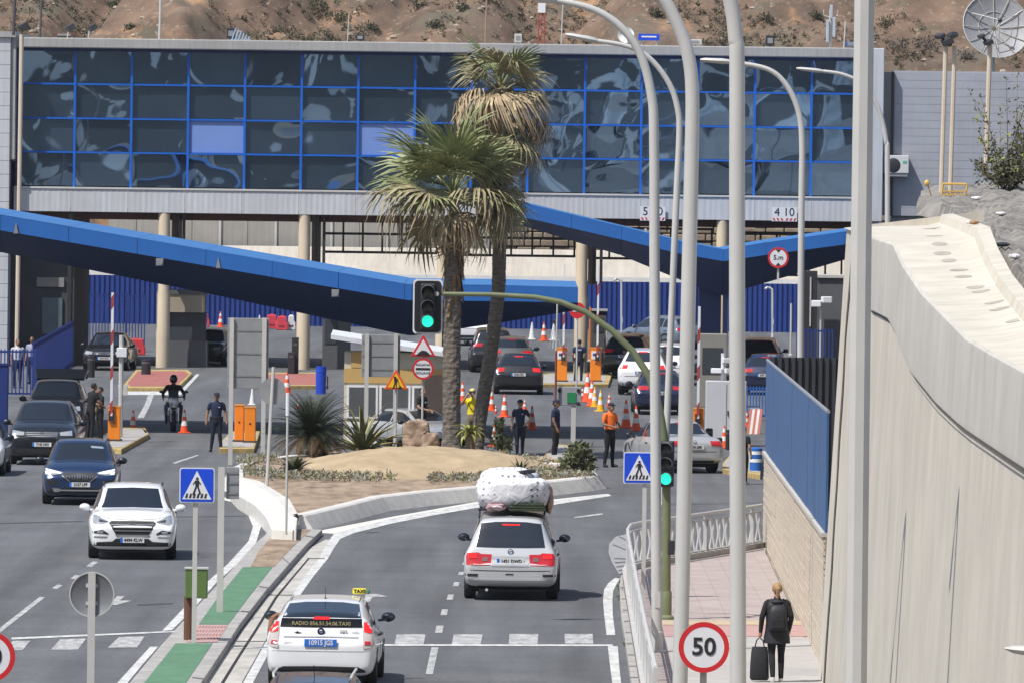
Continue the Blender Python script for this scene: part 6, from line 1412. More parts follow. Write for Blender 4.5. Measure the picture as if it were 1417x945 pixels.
pk_ = thing('pink_bag', 'pink and white wrapped bag under the mattress bundle', 'bag', mpv_loc + Vector((-.33, -1.3, top_z)), 0); b = MB(); bundle(b, (0, 0, .08), (.21, .35, .085), 2.6, .08, 9); b.build('bag_body', M('pink_wrap', (.55, .12, .18), .4, 0, .8, 7, hue=(.72, .5, .5)), pk_, smooth=180); MB().tube([(-.1, -.34, .08), (0, -.38, .1), (.1, -.34, .08)], .015, 5).build('tie', signwhite, pk_)
mt_ = thing('folded_mat', 'dark green folded mat under the mattress bundle at its right', 'mat', mpv_loc + Vector((.22, -1.15, top_z)), 0)
for k in range(3): MB().box((.05, 0, .03 + k * .05), (.72 - k * .04, .9, .046)).build('mat_layer', M('mat_green', (.03, .045, .02), .9, 0, .3, 5), mt_, smooth=0, bevel=.015)
# --- white taxi
LT, WT, HT = 4.46, 1.745, 1.49
pt_ = G(446, 949); taxi_loc = pt_ + Vector((.04, LT / 2 - .85, 0)); yaw = math.radians(-1.4)
whitep = paint('white', (.84, .845, .855))
c = Car('white_taxi', 'white taxi with a blue number plate driving away in the foreground', 'fastback', LT, WT, HT, whitep, taxi_loc, yaw, wheel=.315)
c.dec('rear_window', cglass, 'B', [(-.56, 1.395), (-.3, 1.425), (0, 1.43), (.3, 1.425), (.56, 1.395)], [(-.63, 1.205), (0, 1.215), (.63, 1.205)][:1] + [(-.3, 1.213), (0, 1.215), (.3, 1.213), (.63, 1.205)], n=5, m=10, off=.012)
lowg = c.dec('lower_rear_window', M('glass_black', (.006, .006, .007), .12, 0, 0), 'B', [(-.64, 1.195), (0, 1.20), (.64, 1.195)], [(-.655, 1.06), (0, 1.055), (.655, 1.06)], n=8, m=4, off=.014)
p, _ = c.hit('B', 0, 1.12)
text('RADIO 856.51.54.06.TAXI', .092, M('lettering_gold', (.42, .36, .16), .5), c.t, (.0, p.y - .05, 1.115), 'window_lettering', sx=.93, bold=.001)
c.dec('brake_light', tailon, 'B', [(-.12, 1.225), (.12, 1.225)], [(-.13, 1.18), (.13, 1.18)], off=.03)
c.glass('fastback'); c.mirrors(M('mirror_black', (.015, .02, .03)), .75, 1.08)
c.both('tail_lamp', clearl, 'B', [(.665, 1.15), (.74, 1.16), (.80, 1.10)], [(.675, .70), (.80, .72), (.855, .76)], n=5, m=8, off=.012)
c.both('tail_lamp_lit', tailon, 'B', [(.68, 1.14), (.75, 1.14), (.79, 1.08)], [(.685, .99), (.78, .96), (.825, .98)], n=4, off=.022)
c.both('tail_lamp_base', taill, 'B', [(.70, .83), (.79, .83)], [(.70, .77), (.80, .77)], off=.022)
c.dec('tailgate_trim', M('trim_greywhite', (.5, .5, .52), .3, .2), 'B', [(-.60, .905), (0, .91), (.60, .905)], [(-.60, .885), (0, .888), (.60, .885)], off=.012, n=8, m=1)
c.plate('B', .795, '10915 JGS', plate_b, signwhite, False, .52, .125); e = c.emblem('B', .985, .06, M('emblem_dark', (.02, .04, .12), .3, .5)); p, _ = c.hit('B', 0, .985); MB().lathe([(.03, -.008), (.045, -.008), (.045, .008), (.03, .008), (.03, -.008)], 16, axis='Y', c=(0, p.y - .024, .985), cap=False).build('emblem_ring', M('emblem_dark', (.02, .04, .12)), c.t)
def wr(s_, x, z, size, m=ctrim, sx=1): p, _ = c.hit('B', x, z); return text(s_, size, m, c.t, (x, p.y - .02, z), 'lettering', sx=sx)
wr('089', .36, .98, .085); wr('HYBRID', .55, .975, .035); wr('XPT', -.52, .80, .07, M('grey_letter', (.4, .4, .42), .5))
p, _ = c.hit('B', -.38, .97); MB().prism([(-.44, .985), (-.40, .965), (-.38, .995), (-.36, .97), (-.31, .965), (-.35, .945), (-.40, .95)], p.y - .02, p.y - .012).build('decal', black, c.t, smooth=0)
c.dec('bumper_seam', M('seam_grey', (.35, .35, .37), .5), 'B', [(-.78, .66), (0, .655), (.78, .66)], [(-.78, .652), (0, .647), (.78, .652)], off=.004, n=8, m=1)
c.dec('lower_valance', ctrim, 'B', [(-.72, .33), (-.6, .39), (0, .40), (.6, .39), (.72, .33)], [(-.72, .295), (-.6, .29), (0, .288), (.6, .29), (.72, .295)], n=5)
for sx in (-1, 1): c.dec('roof_seam', ctrim, 'T', [(sx * .55 - .006, -.9), (sx * .55 - .006, .6)], [(sx * .55 + .006, -.9), (sx * .55 + .006, .6)], off=.004)
MB().tube([(0, -.75, 1.455), (0, -.88, 1.66)], .006, 5).build('aerial', black, c.t); MB().ball((0, -.75, 1.46), (.03, .06, .025), 8, 5).build('aerial_base', black, c.t)
MB().tube([(-.35, -1.9, 1.24), (-.62, -1.93, 1.22)], .012, 5).build('wiper', black, c.t)
ts = MB().box((.50, .35, HT + .05), (.22, .10, .10)).build('roof_sign', M('taxi_yellow', (.85, .70, .04), .4, 0, 0), c.t, smooth=0, bevel=.02); text('TAXI', .085, black, ts, (.50, .35 - .053, HT + .05), 'lettering', bold=.004)
MB().box((.645, .35, HT + .045), (.05, .10, .08)).build('green_light', M('taxi_green', (.03, .25, .12), .3), c.t, smooth=0, bevel=.02)
c.t.scale = (1, 1, .94)
# --- dark car whose roof just enters at the bottom
zr_ = 1.44; dcar = 12000 * (HC - zr_) / (938 - 222)
xx = at(437, 940, dcar).x
c = Car('navy_car', 'navy car whose roof just enters the bottom edge behind the taxi', 'hatch', 4.2, 1.74, zr_, paint('navy2', (.02, .028, .065), .4), (xx, dcar + .25, 0), math.radians(-1.5), group='cars on the near carriageways'); c.glass('hatch'); c.mirrors()
MB().tube([(.02, -.9, zr_ - .02), (.02, -1.1, zr_ + .16)], .006, 5).build('aerial', black, c.t)
for sx in (-1, 1): MB().tube([(sx * .52, -1.1, zr_ - .02), (sx * .54, -.9, zr_ + .03), (sx * .54, .2, zr_ + .04)], .018, 6).build('roof_rail', galv, c.t)
c.dec('rear_window', cglass, 'B', [(-.53, .9 * zr_), (.53, .9 * zr_)], [(-.62, .7 * zr_), (.62, .7 * zr_)], n=8)
# ------------------------------------------------------------------ queueing cars
def rear_car(name, label, kind, px, py, wpx, pt, H, rz=0, L=4.3, W=None, plate='4821 KRB', lamp_w=.22, bright=False, emb=True, z=0.0):
    p = G(px, py, z); s = 12000 / p.y; W = W or wpx / s
    c = Car(name, label, kind, L, W, H, pt, p + Vector((0, L / 2 - .85, 0)), math.radians(rz)); hw = W / 2
    c.dec('rear_window', cglass, 'B', [(-.56 * hw, .92 * H), (0, .94 * H), (.56 * hw, .92 * H)], [(-.70 * hw, .735 * H), (0, .73 * H), (.70 * hw, .735 * H)], n=6, m=6, off=.012); c.glass(kind); c.mirrors(M('mirror_black', (.015, .02, .03)))
    zl = .66 * H if kind != 'sedan' else .62 * H; lw = lamp_w * W * .9
    c.both('tail_lamp', tailon if bright else taill, 'B', [(.86 * hw - lw, zl), (.84 * hw, zl)], [(.90 * hw - lw, zl - .12), (.90 * hw, zl - .145)], n=5, off=.014)
    c.dec('brake_light', tailon if bright else taill, 'B', [(-.16, .945 * H), (.16, .945 * H)], [(-.16, .925 * H), (.16, .925 * H)], off=.02)
    c.dec('bumper_seam', ctrim, 'B', [(-.85 * hw, .42 * H), (.85 * hw, .42 * H)], [(-.85 * hw, .41 * H), (.85 * hw, .41 * H)], off=.004, n=8, m=1); c.dec('lower_valance', ctrim, 'B', [(-.8 * hw, .25 * H), (.8 * hw, .25 * H)], [(-.75 * hw, .20 * H), (.75 * hw, .20 * H)], n=8)
    c.plate('B', .50 * H, plate) 
    if emb: c.emblem('B', .60 * H, .05)
    return c
pblack = paint('black', (.012, .013, .016), .1); pwhite = whitep; pnavy = paint('navy3', (.015, .024, .07), .3); pgrey_ = paint('bluegrey', (.17, .21, .27), .3); psil = paint('silver2', (.45, .47, .49), .3)
rear_car('black_hatchback', 'black hatchback with lit red lamps stopped behind the cones', 'hatch', 717, 545, 69, pblack, 1.46, 0, 4.2, None, '5236 FGK', .17, True)
rear_car('dark_estate_car', 'dark grey roofed car directly ahead of the black hatchback', 'hatch', 708, 519, 0, paint('graphite', (.10, .11, .12), .3), 1.5, 0, 4.4, 1.78, '7713 HTB')
rear_car('black_van', 'black tall car waiting left of the grey roofed one behind the palm', 'mpv', 680, 515, 0, pblack, 1.75, 2, 4.4, 1.8, '0394 LLC')
rear_car('black_suv', 'black SUV waiting in the lane right of the orange cabinets', 'suv', 874, 522, 0, pblack, 1.68, -8, 4.6, 1.85, '8842 JNM')
rear_car('white_suv', 'white SUV with bright red lamps behind the lamp posts', 'suv', 894, 546, 0, pwhite, 1.66, -4, 4.5, 1.84, '3307 MBD', .16, True)
rear_car('white_hatchback', 'white hatchback queued to the right in front of the black SUV', 'suv', 926, 532, 0, pwhite, 1.55, -2, 4.1, 1.78, '6120 KDV')
rear_car('navy_saloon', 'navy saloon stopped beside the two cones at right', 'hatch', 912, 573, 0, pnavy, 1.47, 1, 4.3, 1.78, '9056 GSP', .24)
rear_car('silver_saloon', 'silver saloon turning in front of the navy one behind the lamp posts', 'sedan', 930, 653, 0, paint('silver3', (.50, .51, .52), .3), 1.43, 15, 4.5, 1.75, '2674 DFR', .2)
p = G(917, 483); c = Car('grey_hatchback', 'blue grey hatchback crossing at the back in front of the blue fence', 'hatch', 4.3, 1.8, 1.48, pgrey_, p + Vector((0, 1.2, 0)), math.radians(38)); c.glass('hatch'); c.mirrors()
c.dec('rear_window', cglass, 'B', [(-.5, 1.36), (.5, 1.36)], [(-.62, 1.08), (.62, 1.08)], n=8, off=.012); c.both('tail_lamp', taill, 'B', [(.52, .98), (.78, .98)], [(.56, .80), (.82, .84)], n=5, off=.014); c.plate('B', .72, '1985 KZT')
# cars facing us on the left
def front_car(name, label, kind, px, py, pt, L, W, H, rz=180, plate='0000 AAA', lamp=headl, loc=None):
    loc = loc or car_front(px, py, L); c = Car(name, label, kind, L, W, H, pt, loc, math.radians(rz)); hw = W / 2; a = .02 if kind == 'suv' else 0
    c.dec('windscreen', cglass, 'F', [(-.60 * hw, .94 * H), (0, .955 * H), (.60 * hw, .94 * H)], [(-.78 * hw, (.69 + a) * H), (0, (.70 + a) * H), (.78 * hw, (.69 + a) * H)], n=6, m=8); c.glass(kind); c.mirrors(M('mirror_black', (.015, .02, .03)))
    zl = .52 * H if kind == 'suv' else .49 * H
    c.both('headlamp', lamp, 'F', [(.50 * hw, zl + .02), (.84 * hw, zl + .07)], [(.52 * hw, zl - .07), (.86 * hw, zl - .07)], n=5, off=.014)
    g_ = c.dec('grille', ctrim, 'F', [(-.46 * hw, zl + .02), (.46 * hw, zl + .02)], [(-.40 * hw, zl - .12), (.40 * hw, zl - .12)], n=8)
    for z in (0, -.05, -.10): c.dec('grille_bar', chrome, 'F', [(-.45 * hw, zl + z + .012), (.45 * hw, zl + z + .012)], [(-.45 * hw, zl + z - .006), (.45 * hw, zl + z - .006)], off=.02, n=8, m=1, par=g_)
    c.dec('lower_intake', ctrim, 'F', [(-.7 * hw, .27 * H), (.7 * hw, .27 * H)], [(-.7 * hw, .2 * H), (.7 * hw, .2 * H)], n=8); c.plate('F', .335 * H, plate); c.emblem('F', zl - .04, .06); return c
front_car('dark_suv', 'black SUV with a chrome striped grille stopped behind the dark blue one', 'suv', 60, 642, paint('black2', (.01, .013, .017), .2), 4.75, 1.92, 1.7, plate='7142 HKS')
c2 = front_car('dark_suv', 'dark SUV with its tailgate raised open under inspection', 'suv', 76, 603, paint('black3', (.016, .02, .028), .2), 4.5, 1.85, 1.66, plate='3810 JVD')
MB().loft([[(-.72, -1.55, 1.60), (.72, -1.55, 1.60), (.72, -1.5, 1.66), (-.72, -1.5, 1.66)], [(-.80, -2.25, 1.86), (.80, -2.25, 1.86), (.80, -2.2, 1.93), (-.80, -2.2, 1.93)], [(-.76, -2.6, 1.62), (.76, -2.6, 1.62), (.76, -2.66, 1.68), (-.76, -2.66, 1.68)]]).build('open_tailgate', paint('black3', (.016, .02, .028)), c2.t, smooth=30)
front_car('white_car', 'white car cut off by the left edge of view', 'hatch', -40, 657, pwhite, 4.2, 1.8, 1.5, plate='5521 LNC')
# the car behind the rock
p = G(570, 619); c = front_car('silver_car', 'silver car with a glinting windscreen mostly hidden behind the rock', 'hatch', 0, 0, psil, 4.2, 1.76, 1.46, 215, '4466 BXJ', loc=p + Vector((0, 1.5, 0))); c.t.scale = (1, 1, .76)
# cars at the right, partly hidden
front = G(1056, 520); rear_car('dark_car', 'dark car with a black roof waiting at right behind the lamp posts', 'suv', 1052, 524, 0, pblack, 1.6, -4, 4.4, 1.82, '8117 FLW')
rear_car('dark_car', 'lower dark blue car in front of the black roofed one at right', 'hatch', 1062, 546, 0, pnavy, 1.47, -4, 4.2, 1.78, '2093 GKM')
front_car('dark_car', 'dark car parked deep in the shade behind the red paved island', 'hatch', 290, 505, pblack, 4.2, 1.78, 1.45, 172, '6650 JDC')
rear_car('white_van', 'white van far back beside the thick palm trunk', 'mpv', 646, 478, 0, whitep, 1.9, 4, 4.6, 1.8, '7402 JPL')
front_car('dark_car', 'dark car in the deep shade in front of the blue picket fence', 'hatch', 150, 512, pblack, 4.2, 1.78, 1.45, 176, '9318 KCD')
# ------------------------------------------------------------------ motorcycle
p = G(238, 597); mc = thing('motorcycle', 'white fronted motorcycle coming towards the camera on the left lane', 'motorcycle', p + Vector((0, .7, 0)), PI + math.radians(4))
def wheel(y, r, par, m=rubber):
    o = MB().lathe([(r * .72, -.06), (r * .95, -.065), (r, -.03), (r, .03), (r * .95, .065), (r * .72, .06)], 20, axis='X', c=(0, y, r), cap=False).build('wheel', m, par)
    MB().lathe([(.001, -.03), (r * .3, -.03), (r * .72, -.045), (r * .72, .045), (r * .3, .03), (.001, .03)], 16, axis='X', c=(0, y, r)).build('rim', alloy, o)
wheel(.70, .31, mc); wheel(-.68, .31, mc)
mw = paint('white', (.84, .845, .855))
b = MB(); b.loft([[(.10 * math.cos(a), y, z + .12 * math.sin(a)) if q < 1 else (w_ * math.cos(a), y, z + h_ * math.sin(a)) for a in [2 * PI * k / 12 for k in range(12)]] for q, (y, z, w_, h_) in enumerate(((.78, .86, .07, .06), (.68, .90, .14, .12), (.5, .93, .17, .16), (.3, .86, .14, .16)))]); b.build('fairing', mw, mc, smooth=60)
b = MB(); b.loft([[(w_ * math.cos(a), y, z + h_ * math.sin(a)) for a in [2 * PI * k / 12 for k in range(12)]] for y, z, w_, h_ in ((.35, .78, .10, .12), (.15, .80, .16, .14), (-.15, .78, .15, .10), (-.6, .80, .14, .07), (-.9, .86, .08, .05))]); b.build('seat', ctrim, mc, smooth=60)
b = MB(); b.box((0, .05, .45), (.28, .6, .4)); b.build('engine', blackmetal, mc, smooth=0, bevel=.04)
b = MB(); b.ball((0, .74, .62), (.09, .22, .06), 10, 6); b.build('mudguard', blackmetal, mc)
for sx in (-1, 1):
    MB().tube([(sx * .08, .70, .31), (sx * .10, .52, .85)], .03, 8).build('fork', galv, mc); MB().tube([(sx * .05, .45, 1.03), (sx * .22, .42, 1.06), (sx * .36, .34, 1.05)], .016, 6).build('handlebar', blackmetal, mc)
    MB().tube([(sx * .24, .45, 1.06), (sx * .36, .48, 1.20)], .01, 5).ball((sx * .38, .48, 1.22), (.07, .03, .045), 8, 6).build('mirror', blackmetal, mc); MB().ball((sx * .09, .83, .86), (.06, .03, .05), 8, 6).build('headlamp', headl, mc); MB().ball((sx * .22, .6, .9), (.04, .04, .025), 8, 5).build('indicator', M('amber', (.7, .25, .02), .3), mc)
b = MB(); b.loft([[(-.16, .66, 1.05), (.16, .66, 1.05), (.16, .64, 1.05), (-.16, .64, 1.05)], [(-.11, .50, 1.28), (.11, .50, 1.28), (.11, .485, 1.28), (-.11, .485, 1.28)]]); b.build('windshield', M('smoke_screen', (.05, .055, .06), .1), mc, smooth=0)
MB().tube([(.16, -.1, .35), (.18, -.8, .45)], .05, 10).build('exhaust', galv, mc); MB().box((0, .83, .62), (.24, .015, .1)).build('number_plate', plate_w, mc, smooth=0)
MC_LOC = mc.location.copy()
# ================================================================== PEOPLE
import numpy as np
skin_m = M('skin', (.42, .23, .15), .6, 0, .06, 8)
skin_d = M('skin_tan', (.27, .135, .08), .6, 0, .06, 8)
navyc = M('cloth_navy', (.012, .020, .055), .9, 0, .15, 6, .2, 40); blackc = M('cloth_black', (.010, .010, .012), .9, 0, .2, 6, .2, 40); darkt = M('cloth_dark_trousers', (.010, .014, .032), .9, 0, .2, 6, .2, 40)
orangec = M('cloth_orange', (.90, .17, .018), .85, 0, .08, 6, .2, 30); yellowc = M('cloth_yellow', (.80, .64, .02), .85, 0, .1, 6, .2, 30); whitecl = M('cloth_white', (.55, .56, .6), .9, 0, .08); jean = M('cloth_jeans', (.06, .10, .19), .9, 0, .2, 6)
shoe_d = M('shoe_dark', (.012, .012, .014), .6); shoe_w = M('shoe_white', (.6, .6, .6), .6, 0, .06); hair_d = M('hair_dark', (.018, .012, .009), .7, 0, .2, 20); hair_b = M('hair_blond', (.33, .20, .085), .6, 0, .25, 18, stretch=(3, 3, .6)); capn = M('cap_navy', (.010, .014, .04), .8); capy = M('cap_yellow', (.62, .53, .22), .8)
def person(label, loc, rz=0, H=1.75, shirt=navyc, trous=darkt, shoes=shoe_d, skin=skin_m, sleeve=.55, arms=None, legs=None, lean=0.0, head=(0, 0), hair=hair_d, cap=None, belly=1.0, female=False, group=None, fingers=True, sit=False, long_hair=False, name='person'):
    k = H / 1.75; t = thing(name, label, 'person', loc, rz, group)
    b = MB(); S = []                                     # samples: centre, radius, material index
    mats = [skin, shirt, trous, shoes]
    bend = Matrix.Translation((0, 0, .95)) @ Matrix.Rotation(lean, 4, 'X') @ Matrix.Translation((0, 0, -.95))     # positive lean bends towards -Y
    U = lambda p: (bend @ Vector(p))
    def tube(pts, rs, mi, n=10):
        b.tube(pts, rs, n); 
        for (a, c), (ra, rc) in zip(zip(pts, pts[1:]), zip(rs, rs[1:])):
            a, c = Vector(a), Vector(c)
            for q in range(5): S.append((*a.lerp(c, q / 5), ra + (rc - ra) * q / 5, mi))
        S.append((*Vector(pts[-1]), rs[-1], mi))
    def ell(c, r, mi): b.ball(c, r, 14, 10); S.append((*Vector(c), min(r), mi))
    fw = .93 if female else 1.0
    # torso: stacked ellipses
    secs = [(.84, .150, .105, 2), (.92, .168, .125, 2), (.99, .160 * (1.02 if female else 1), .120 * belly, 2), (1.08, .148 * fw, .118 * belly, 1), (1.20, .158 * fw, .125 * (1 + (belly - 1) * .6), 1), (1.32, .178 * fw, .128, 1), (1.40, .180 * fw, .115, 1), (1.455, .135 * fw, .085, 1), (1.49, .07, .062, 1)]
    rings = []
    for z, rx, ry, mi in secs:
        rings.append([U((rx * math.cos(a), ry * math.sin(a), z)) for a in [2 * PI * q / 18 for q in range(18)]])
        for dx in (-.55, 0, .55): S.append((*U((rx * dx, 0, z)), ry * .9, mi))
    b.loft(rings)
    hx, hy = head
    hp = U((hx * .3, hy * .3 - .005, 1.55)); hc = U((hx, -.02 + hy, 1.645))
    tube([U((0, .005, 1.45)), hp], [.062, .056], 0); ell(hc + Vector((0, .012, .018)), (.076, .094, .10), 0); ell(hc + Vector((hx * .3, -.035 + hy * .3, -.05)), (.056, .062, .062), 0)
    fdir = Vector((hx * 1.5, -1 + hy * 0, 0)).normalized() if hx else Vector((0, -1, 0))
    ell(hc + fdir * .098 + Vector((0, 0, -.012)), (.013, .018, .022), 0)
    for sx in (-1, 1): ell(hc + Vector((sx * .078, .015, -.01)), (.012, .022, .032), 0)
    for sx in (-1, 1): ell(U((sx * .165 * fw, 0, 1.415)), (.068, .072, .066), 1)
    arms = arms or {}; legs = legs or {}
    for sx, sd in ((-1, 'L'), (1, 'R')):
        A = U((sx * .185 * fw, 0, 1.42)); E, W_ = arms.get(sd, ((sx * .235, .02, 1.14), (sx * .245, -.06, .90))); E, W_ = U(E), U(W_)
        mid = A.lerp(E, sleeve) if sleeve < 1 else None
        if sleeve >= 1:
            tube([A, E], [.066, .054], 1); tube([E, W_], [.052, .038], 1 if sleeve >= 2 else 0)
        else:
            tube([A, mid], [.066, .060], 1); tube([mid, E], [.047, .042], 0); tube([E, W_], [.043, .030], 0)
        d = (W_ - E).normalized(); up = Vector((0, 0, 1)); inn = Vector((-sx, 0, 0)); inn = (inn - d * inn.dot(d)).normalized(); nrm = d.cross(inn).normalized()
        palm = W_ + d * .055; tube([W_, W_ + d * .02, W_ + d * .085], [.029, .036, .034], 0)
        if fingers:
            for q, (off, ln) in enumerate(((-.027, .062), (-.009, .072), (.009, .068), (.026, .052))):
                base = W_ + d * .085 + nrm * off; c1 = base + d * ln * .55 + inn * .006; c2 = c1 + (d * .7 + inn * .7) * ln * .5; tube([base, c1, c2], [.0095, .009, .008], 0, 6)
            th = W_ + d * .035 - nrm * .03; tube([th, th + d * .03 - nrm * .02 + inn * .015, th + d * .055 - nrm * .018 + inn * .03], [.012, .0105, .009], 0, 6)
    for sx, sd in ((-1, 'L'), (1, 'R')):
        K, An, T = legs.get(sd, ((sx * .105, -.015, .50), (sx * .11, .03, .09), (sx * .13, -.14, .035)))
        tube([(sx * .085, 0, .90), (sx * .09 + (K[0] - sx * .09) * .4, K[1] * .4, .90 + (K[2] - .9) * .4), K], [.098, .088, .062], 2); tube([K, (K[0] + (An[0] - K[0]) * .35, K[1] + (An[1] - K[1]) * .35 + .015, K[2] + (An[2] - K[2]) * .35), An], [.062, .060, .046], 2)
        An, T = Vector(An), Vector(T); heel = An + (An - T).normalized() * .04; heel.z = max(.03, T.z * .9)
        tube([An + Vector((0, 0, -.02)), An + Vector((0, 0, -.05))], [.045, .044], 3); tube([heel, An.lerp(T, .5) + Vector((0, 0, -.02 if T.z < .1 else 0)), T], [.036, .043, .030], 3)
    for v in range(len(b.V)): b.V[v] = b.V[v] * k
    vs = .0125 if fingers else .02
    o = b.build('body', mats[0], t, smooth=180)
    r = o.modifiers.new('r', 'REMESH'); r.mode = 'VOXEL'; r.voxel_size = vs
    sm = o.modifiers.new('s', 'SMOOTH'); sm.factor = .5; sm.iterations = 2
    dg = bpy.context.evaluated_depsgraph_get(); me = bpy.data.meshes.new_from_object(o.evaluated_get(dg)); o.modifiers.clear(); o.data = me
    me.materials.clear()
    for m in mats: me.materials.append(m)
    n = len(me.polygons); c = np.zeros(n * 3); me.polygons.foreach_get('center', c); c = c.reshape(-1, 3) / k
    sa = np.array(S); best = np.full(n, 1e9); idx = np.zeros(n, int)
    for q in sa:
        dd = np.linalg.norm(c - q[:3], axis=1) - q[3]; m_ = dd < best; best[m_] = dd[m_]; idx[m_] = int(q[4])
    me.polygons.foreach_set('material_index', idx.astype('i4')); me.polygons.foreach_set('use_smooth', [True] * n); me.update()
    hc = hc * k
    # face
    fx = MB()
    for sx in (-1, 1): fx.ball(hc + fdir * .088 + Vector((sx * .032, 0, .012)), (.010, .006, .006), 6, 4)
    fx.ball(hc + fdir * .096 + Vector((hx * .3, hy * .3, -.052)), (.022, .006, .005), 8, 4); fx.build('facial_features', M('face_dark', (.10, .035, .03), .6), t, smooth=60)
    hb = MB()
    if cap:
        hb.M = Matrix.Translation(hc + Vector((0, .008, .045))); rr = []
        for j in range(7):
            a = PI / 2 * j / 6; rr.append([Vector((.088 * math.cos(a) * math.cos(q), .105 * math.cos(a) * math.sin(q), .072 * math.sin(a))) for q in [2 * PI * e / 16 for e in range(16)]])
        hb.loft(rr); f2 = fdir
        hb.M = Matrix.Translation(hc + Vector((0, .0, .045))); lat = Vector((-f2.y, f2.x, 0))
        hb.loft([[f2 * (.08 + .085 * math.cos(q) * .9) + lat * (.075 * math.sin(q)) + Vector((0, 0, z - .02 * math.cos(q))) for q in [-PI / 2 + PI * e / 8 for e in range(9)]] for z in (0, .012)])
        hb.build('cap', cap, t, smooth=50)
        hb = MB()
        hb.M = Matrix.Translation(hc); hb.loft([[Vector((.083 * math.cos(q), .03 + .078 * math.sin(q), z)) for q in [PI * e / 10 for e in range(11)]] + [Vector((.07 * math.cos(q), .03 + .06 * math.sin(q), z)) for q in [PI - PI * e / 10 for e in range(11)]] for z in (-.045, .0, .05)]); hb.build('hair', hair, t, smooth=60)
    else:
        hb.M = Matrix.Translation(hc + Vector((0, .018, .022))); rr = []
        for j in range(9):
            a = -.55 + (PI / 2 + .55) * j / 8
            rr.append([Vector((.085 * math.cos(a) * math.cos(q), (.10 if math.sin(q) > 0 else .088 * (1 if a > .35 else .35)) * math.cos(a) * math.sin(q), .095 * math.sin(a))) for q in [2 * PI * e / 18 for e in range(18)]])
        hb.loft(rr); hb.build('hair', hair, t, smooth=60)
    return t, k, hc
def foot(px, py, z=0.0): return G(px, py, z)
def hgt(px, py_top, py_base, z=0.0):
    p = G(px, py_base, z); return (py_base - py_top) * p.y / 12000
grp = 'border officers on the lanes'
def belt(t, k, pouch=True):
    MB().lathe([(1, 0)], 4)
    o = MB(); o.loft([[((.172 + e) * k * math.cos(a), (.128 + e) * k * math.sin(a), z * k) for a in [2 * PI * q / 20 for q in range(20)]] for z, e in ((1.0, 0), (1.0, .008), (1.045, .006), (1.045, -.004))], cap=False); b_ = o.build('belt', shoe_d, t)
    if pouch:
        for sx in (-1, 1): MB().box((sx * .175 * k, 0, .98 * k), (.05, .09, .15)).build('pouch', shoe_d, b_, smooth=0, bevel=.01)
wide = {'L': ((-.105, -.015, .50), (-.15, .03, .09), (-.19, -.13, .035)), 'R': ((.105, -.015, .50), (.15, .03, .09), (.19, -.13, .035))}
t, k, hc = person('officer in navy polo and cap standing facing us on the left lane', foot(299, 625), .05, hgt(299, 543, 625), cap=capn, legs=wide, skin=skin_d, arms={'L': ((-.27, .03, 1.16), (-.30, -.05, .90)), 'R': ((.27, .03, 1.16), (.30, -.05, .90))}, group=grp); belt(t, k)
MB().box((.07 * k, -.135 * k, 1.33 * k), (.05, .015, .02)).build('badge', signwhite, t, smooth=0)
t, k, hc = person('policewoman in navy uniform with one hand on her hip', foot(719, 633), .0, hgt(719, 553, 633), cap=capn, female=True, sleeve=.5, legs={'L': ((-.085, -.01, .5), (-.075, .03, .09), (-.09, -.13, .035)), 'R': ((.085, -.01, .5), (.075, .03, .09), (.09, -.13, .035))}, arms={'L': ((-.24, .03, 1.16), (-.25, -.04, .92)), 'R': ((.34, .03, 1.17), (.19, -.10, 1.03))}, group=grp); belt(t, k)
MB().box((.07 * k, -.13 * k, 1.33 * k), (.05, .015, .02)).build('badge', signwhite, t, smooth=0)
t, k, hc = person('officer in dark polo and cap standing in profile by the lane controller', foot(768, 636), 1.25, hgt(768, 553, 636), cap=capn, shirt=navyc, trous=blackc, skin=skin_d, belly=1.12, arms={'L': ((-.24, -.02, 1.16), (-.22, -.12, .92)), 'R': ((.24, .04, 1.16), (.25, -.03, .90))}, group=grp); belt(t, k, False)
t, k, hc = person('man in a bright orange shirt and black cap reading his phone', foot(843, 646), .75, hgt(843, 557, 646), shirt=orangec, trous=blackc, cap=capn, skin=skin_d, belly=1.25, head=(0, -.03), legs=wide, arms={'L': ((-.27, -.02, 1.17), (-.10, -.27, 1.10)), 'R': ((.27, -.02, 1.17), (.06, -.30, 1.12))})
MB().box((-.02 * k, -.39 * k, 1.16 * k), (.08, .012, .15), rx=-.6).build('phone', black, t, smooth=0)
t, k, hc = person('officer in navy shirt seen from behind between the two noticed cabinets', foot(801, 532), PI - .1, hgt(801, 470, 532), skin=skin_d, legs={'L': ((-.10, .0, .5), (-.09, .03, .09), (-.1, -.13, .035)), 'R': ((.13, -.05, .5), (.17, .04, .09), (.19, -.12, .035))}, arms={'L': ((-.25, 0, 1.16), (-.22, -.14, .98)), 'R': ((.25, 0, 1.16), (.24, -.12, .94))}, group=grp); belt(t, k)
MB().box((0, .135 * k, 1.36 * k), (.2, .012, .05)).build('back_print', M('print_pale', (.35, .38, .45), .7), t, smooth=0)
t, k, hc = person('man in a black T-shirt standing behind the rock facing right', foot(583, 618), 1.0, hgt(583, 536, 618), shirt=blackc, trous=blackc, arms={'L': ((-.24, -.05, 1.16), (-.12, -.25, 1.10)), 'R': ((.26, .0, 1.16), (.14, -.24, 1.06))}, skin=skin_m)
MB().box((.03 * k, -.14 * k, 1.32 * k), (.14, .012, .05)).build('shirt_print', M('print_pale', (.35, .38, .45), .7), t, smooth=0)
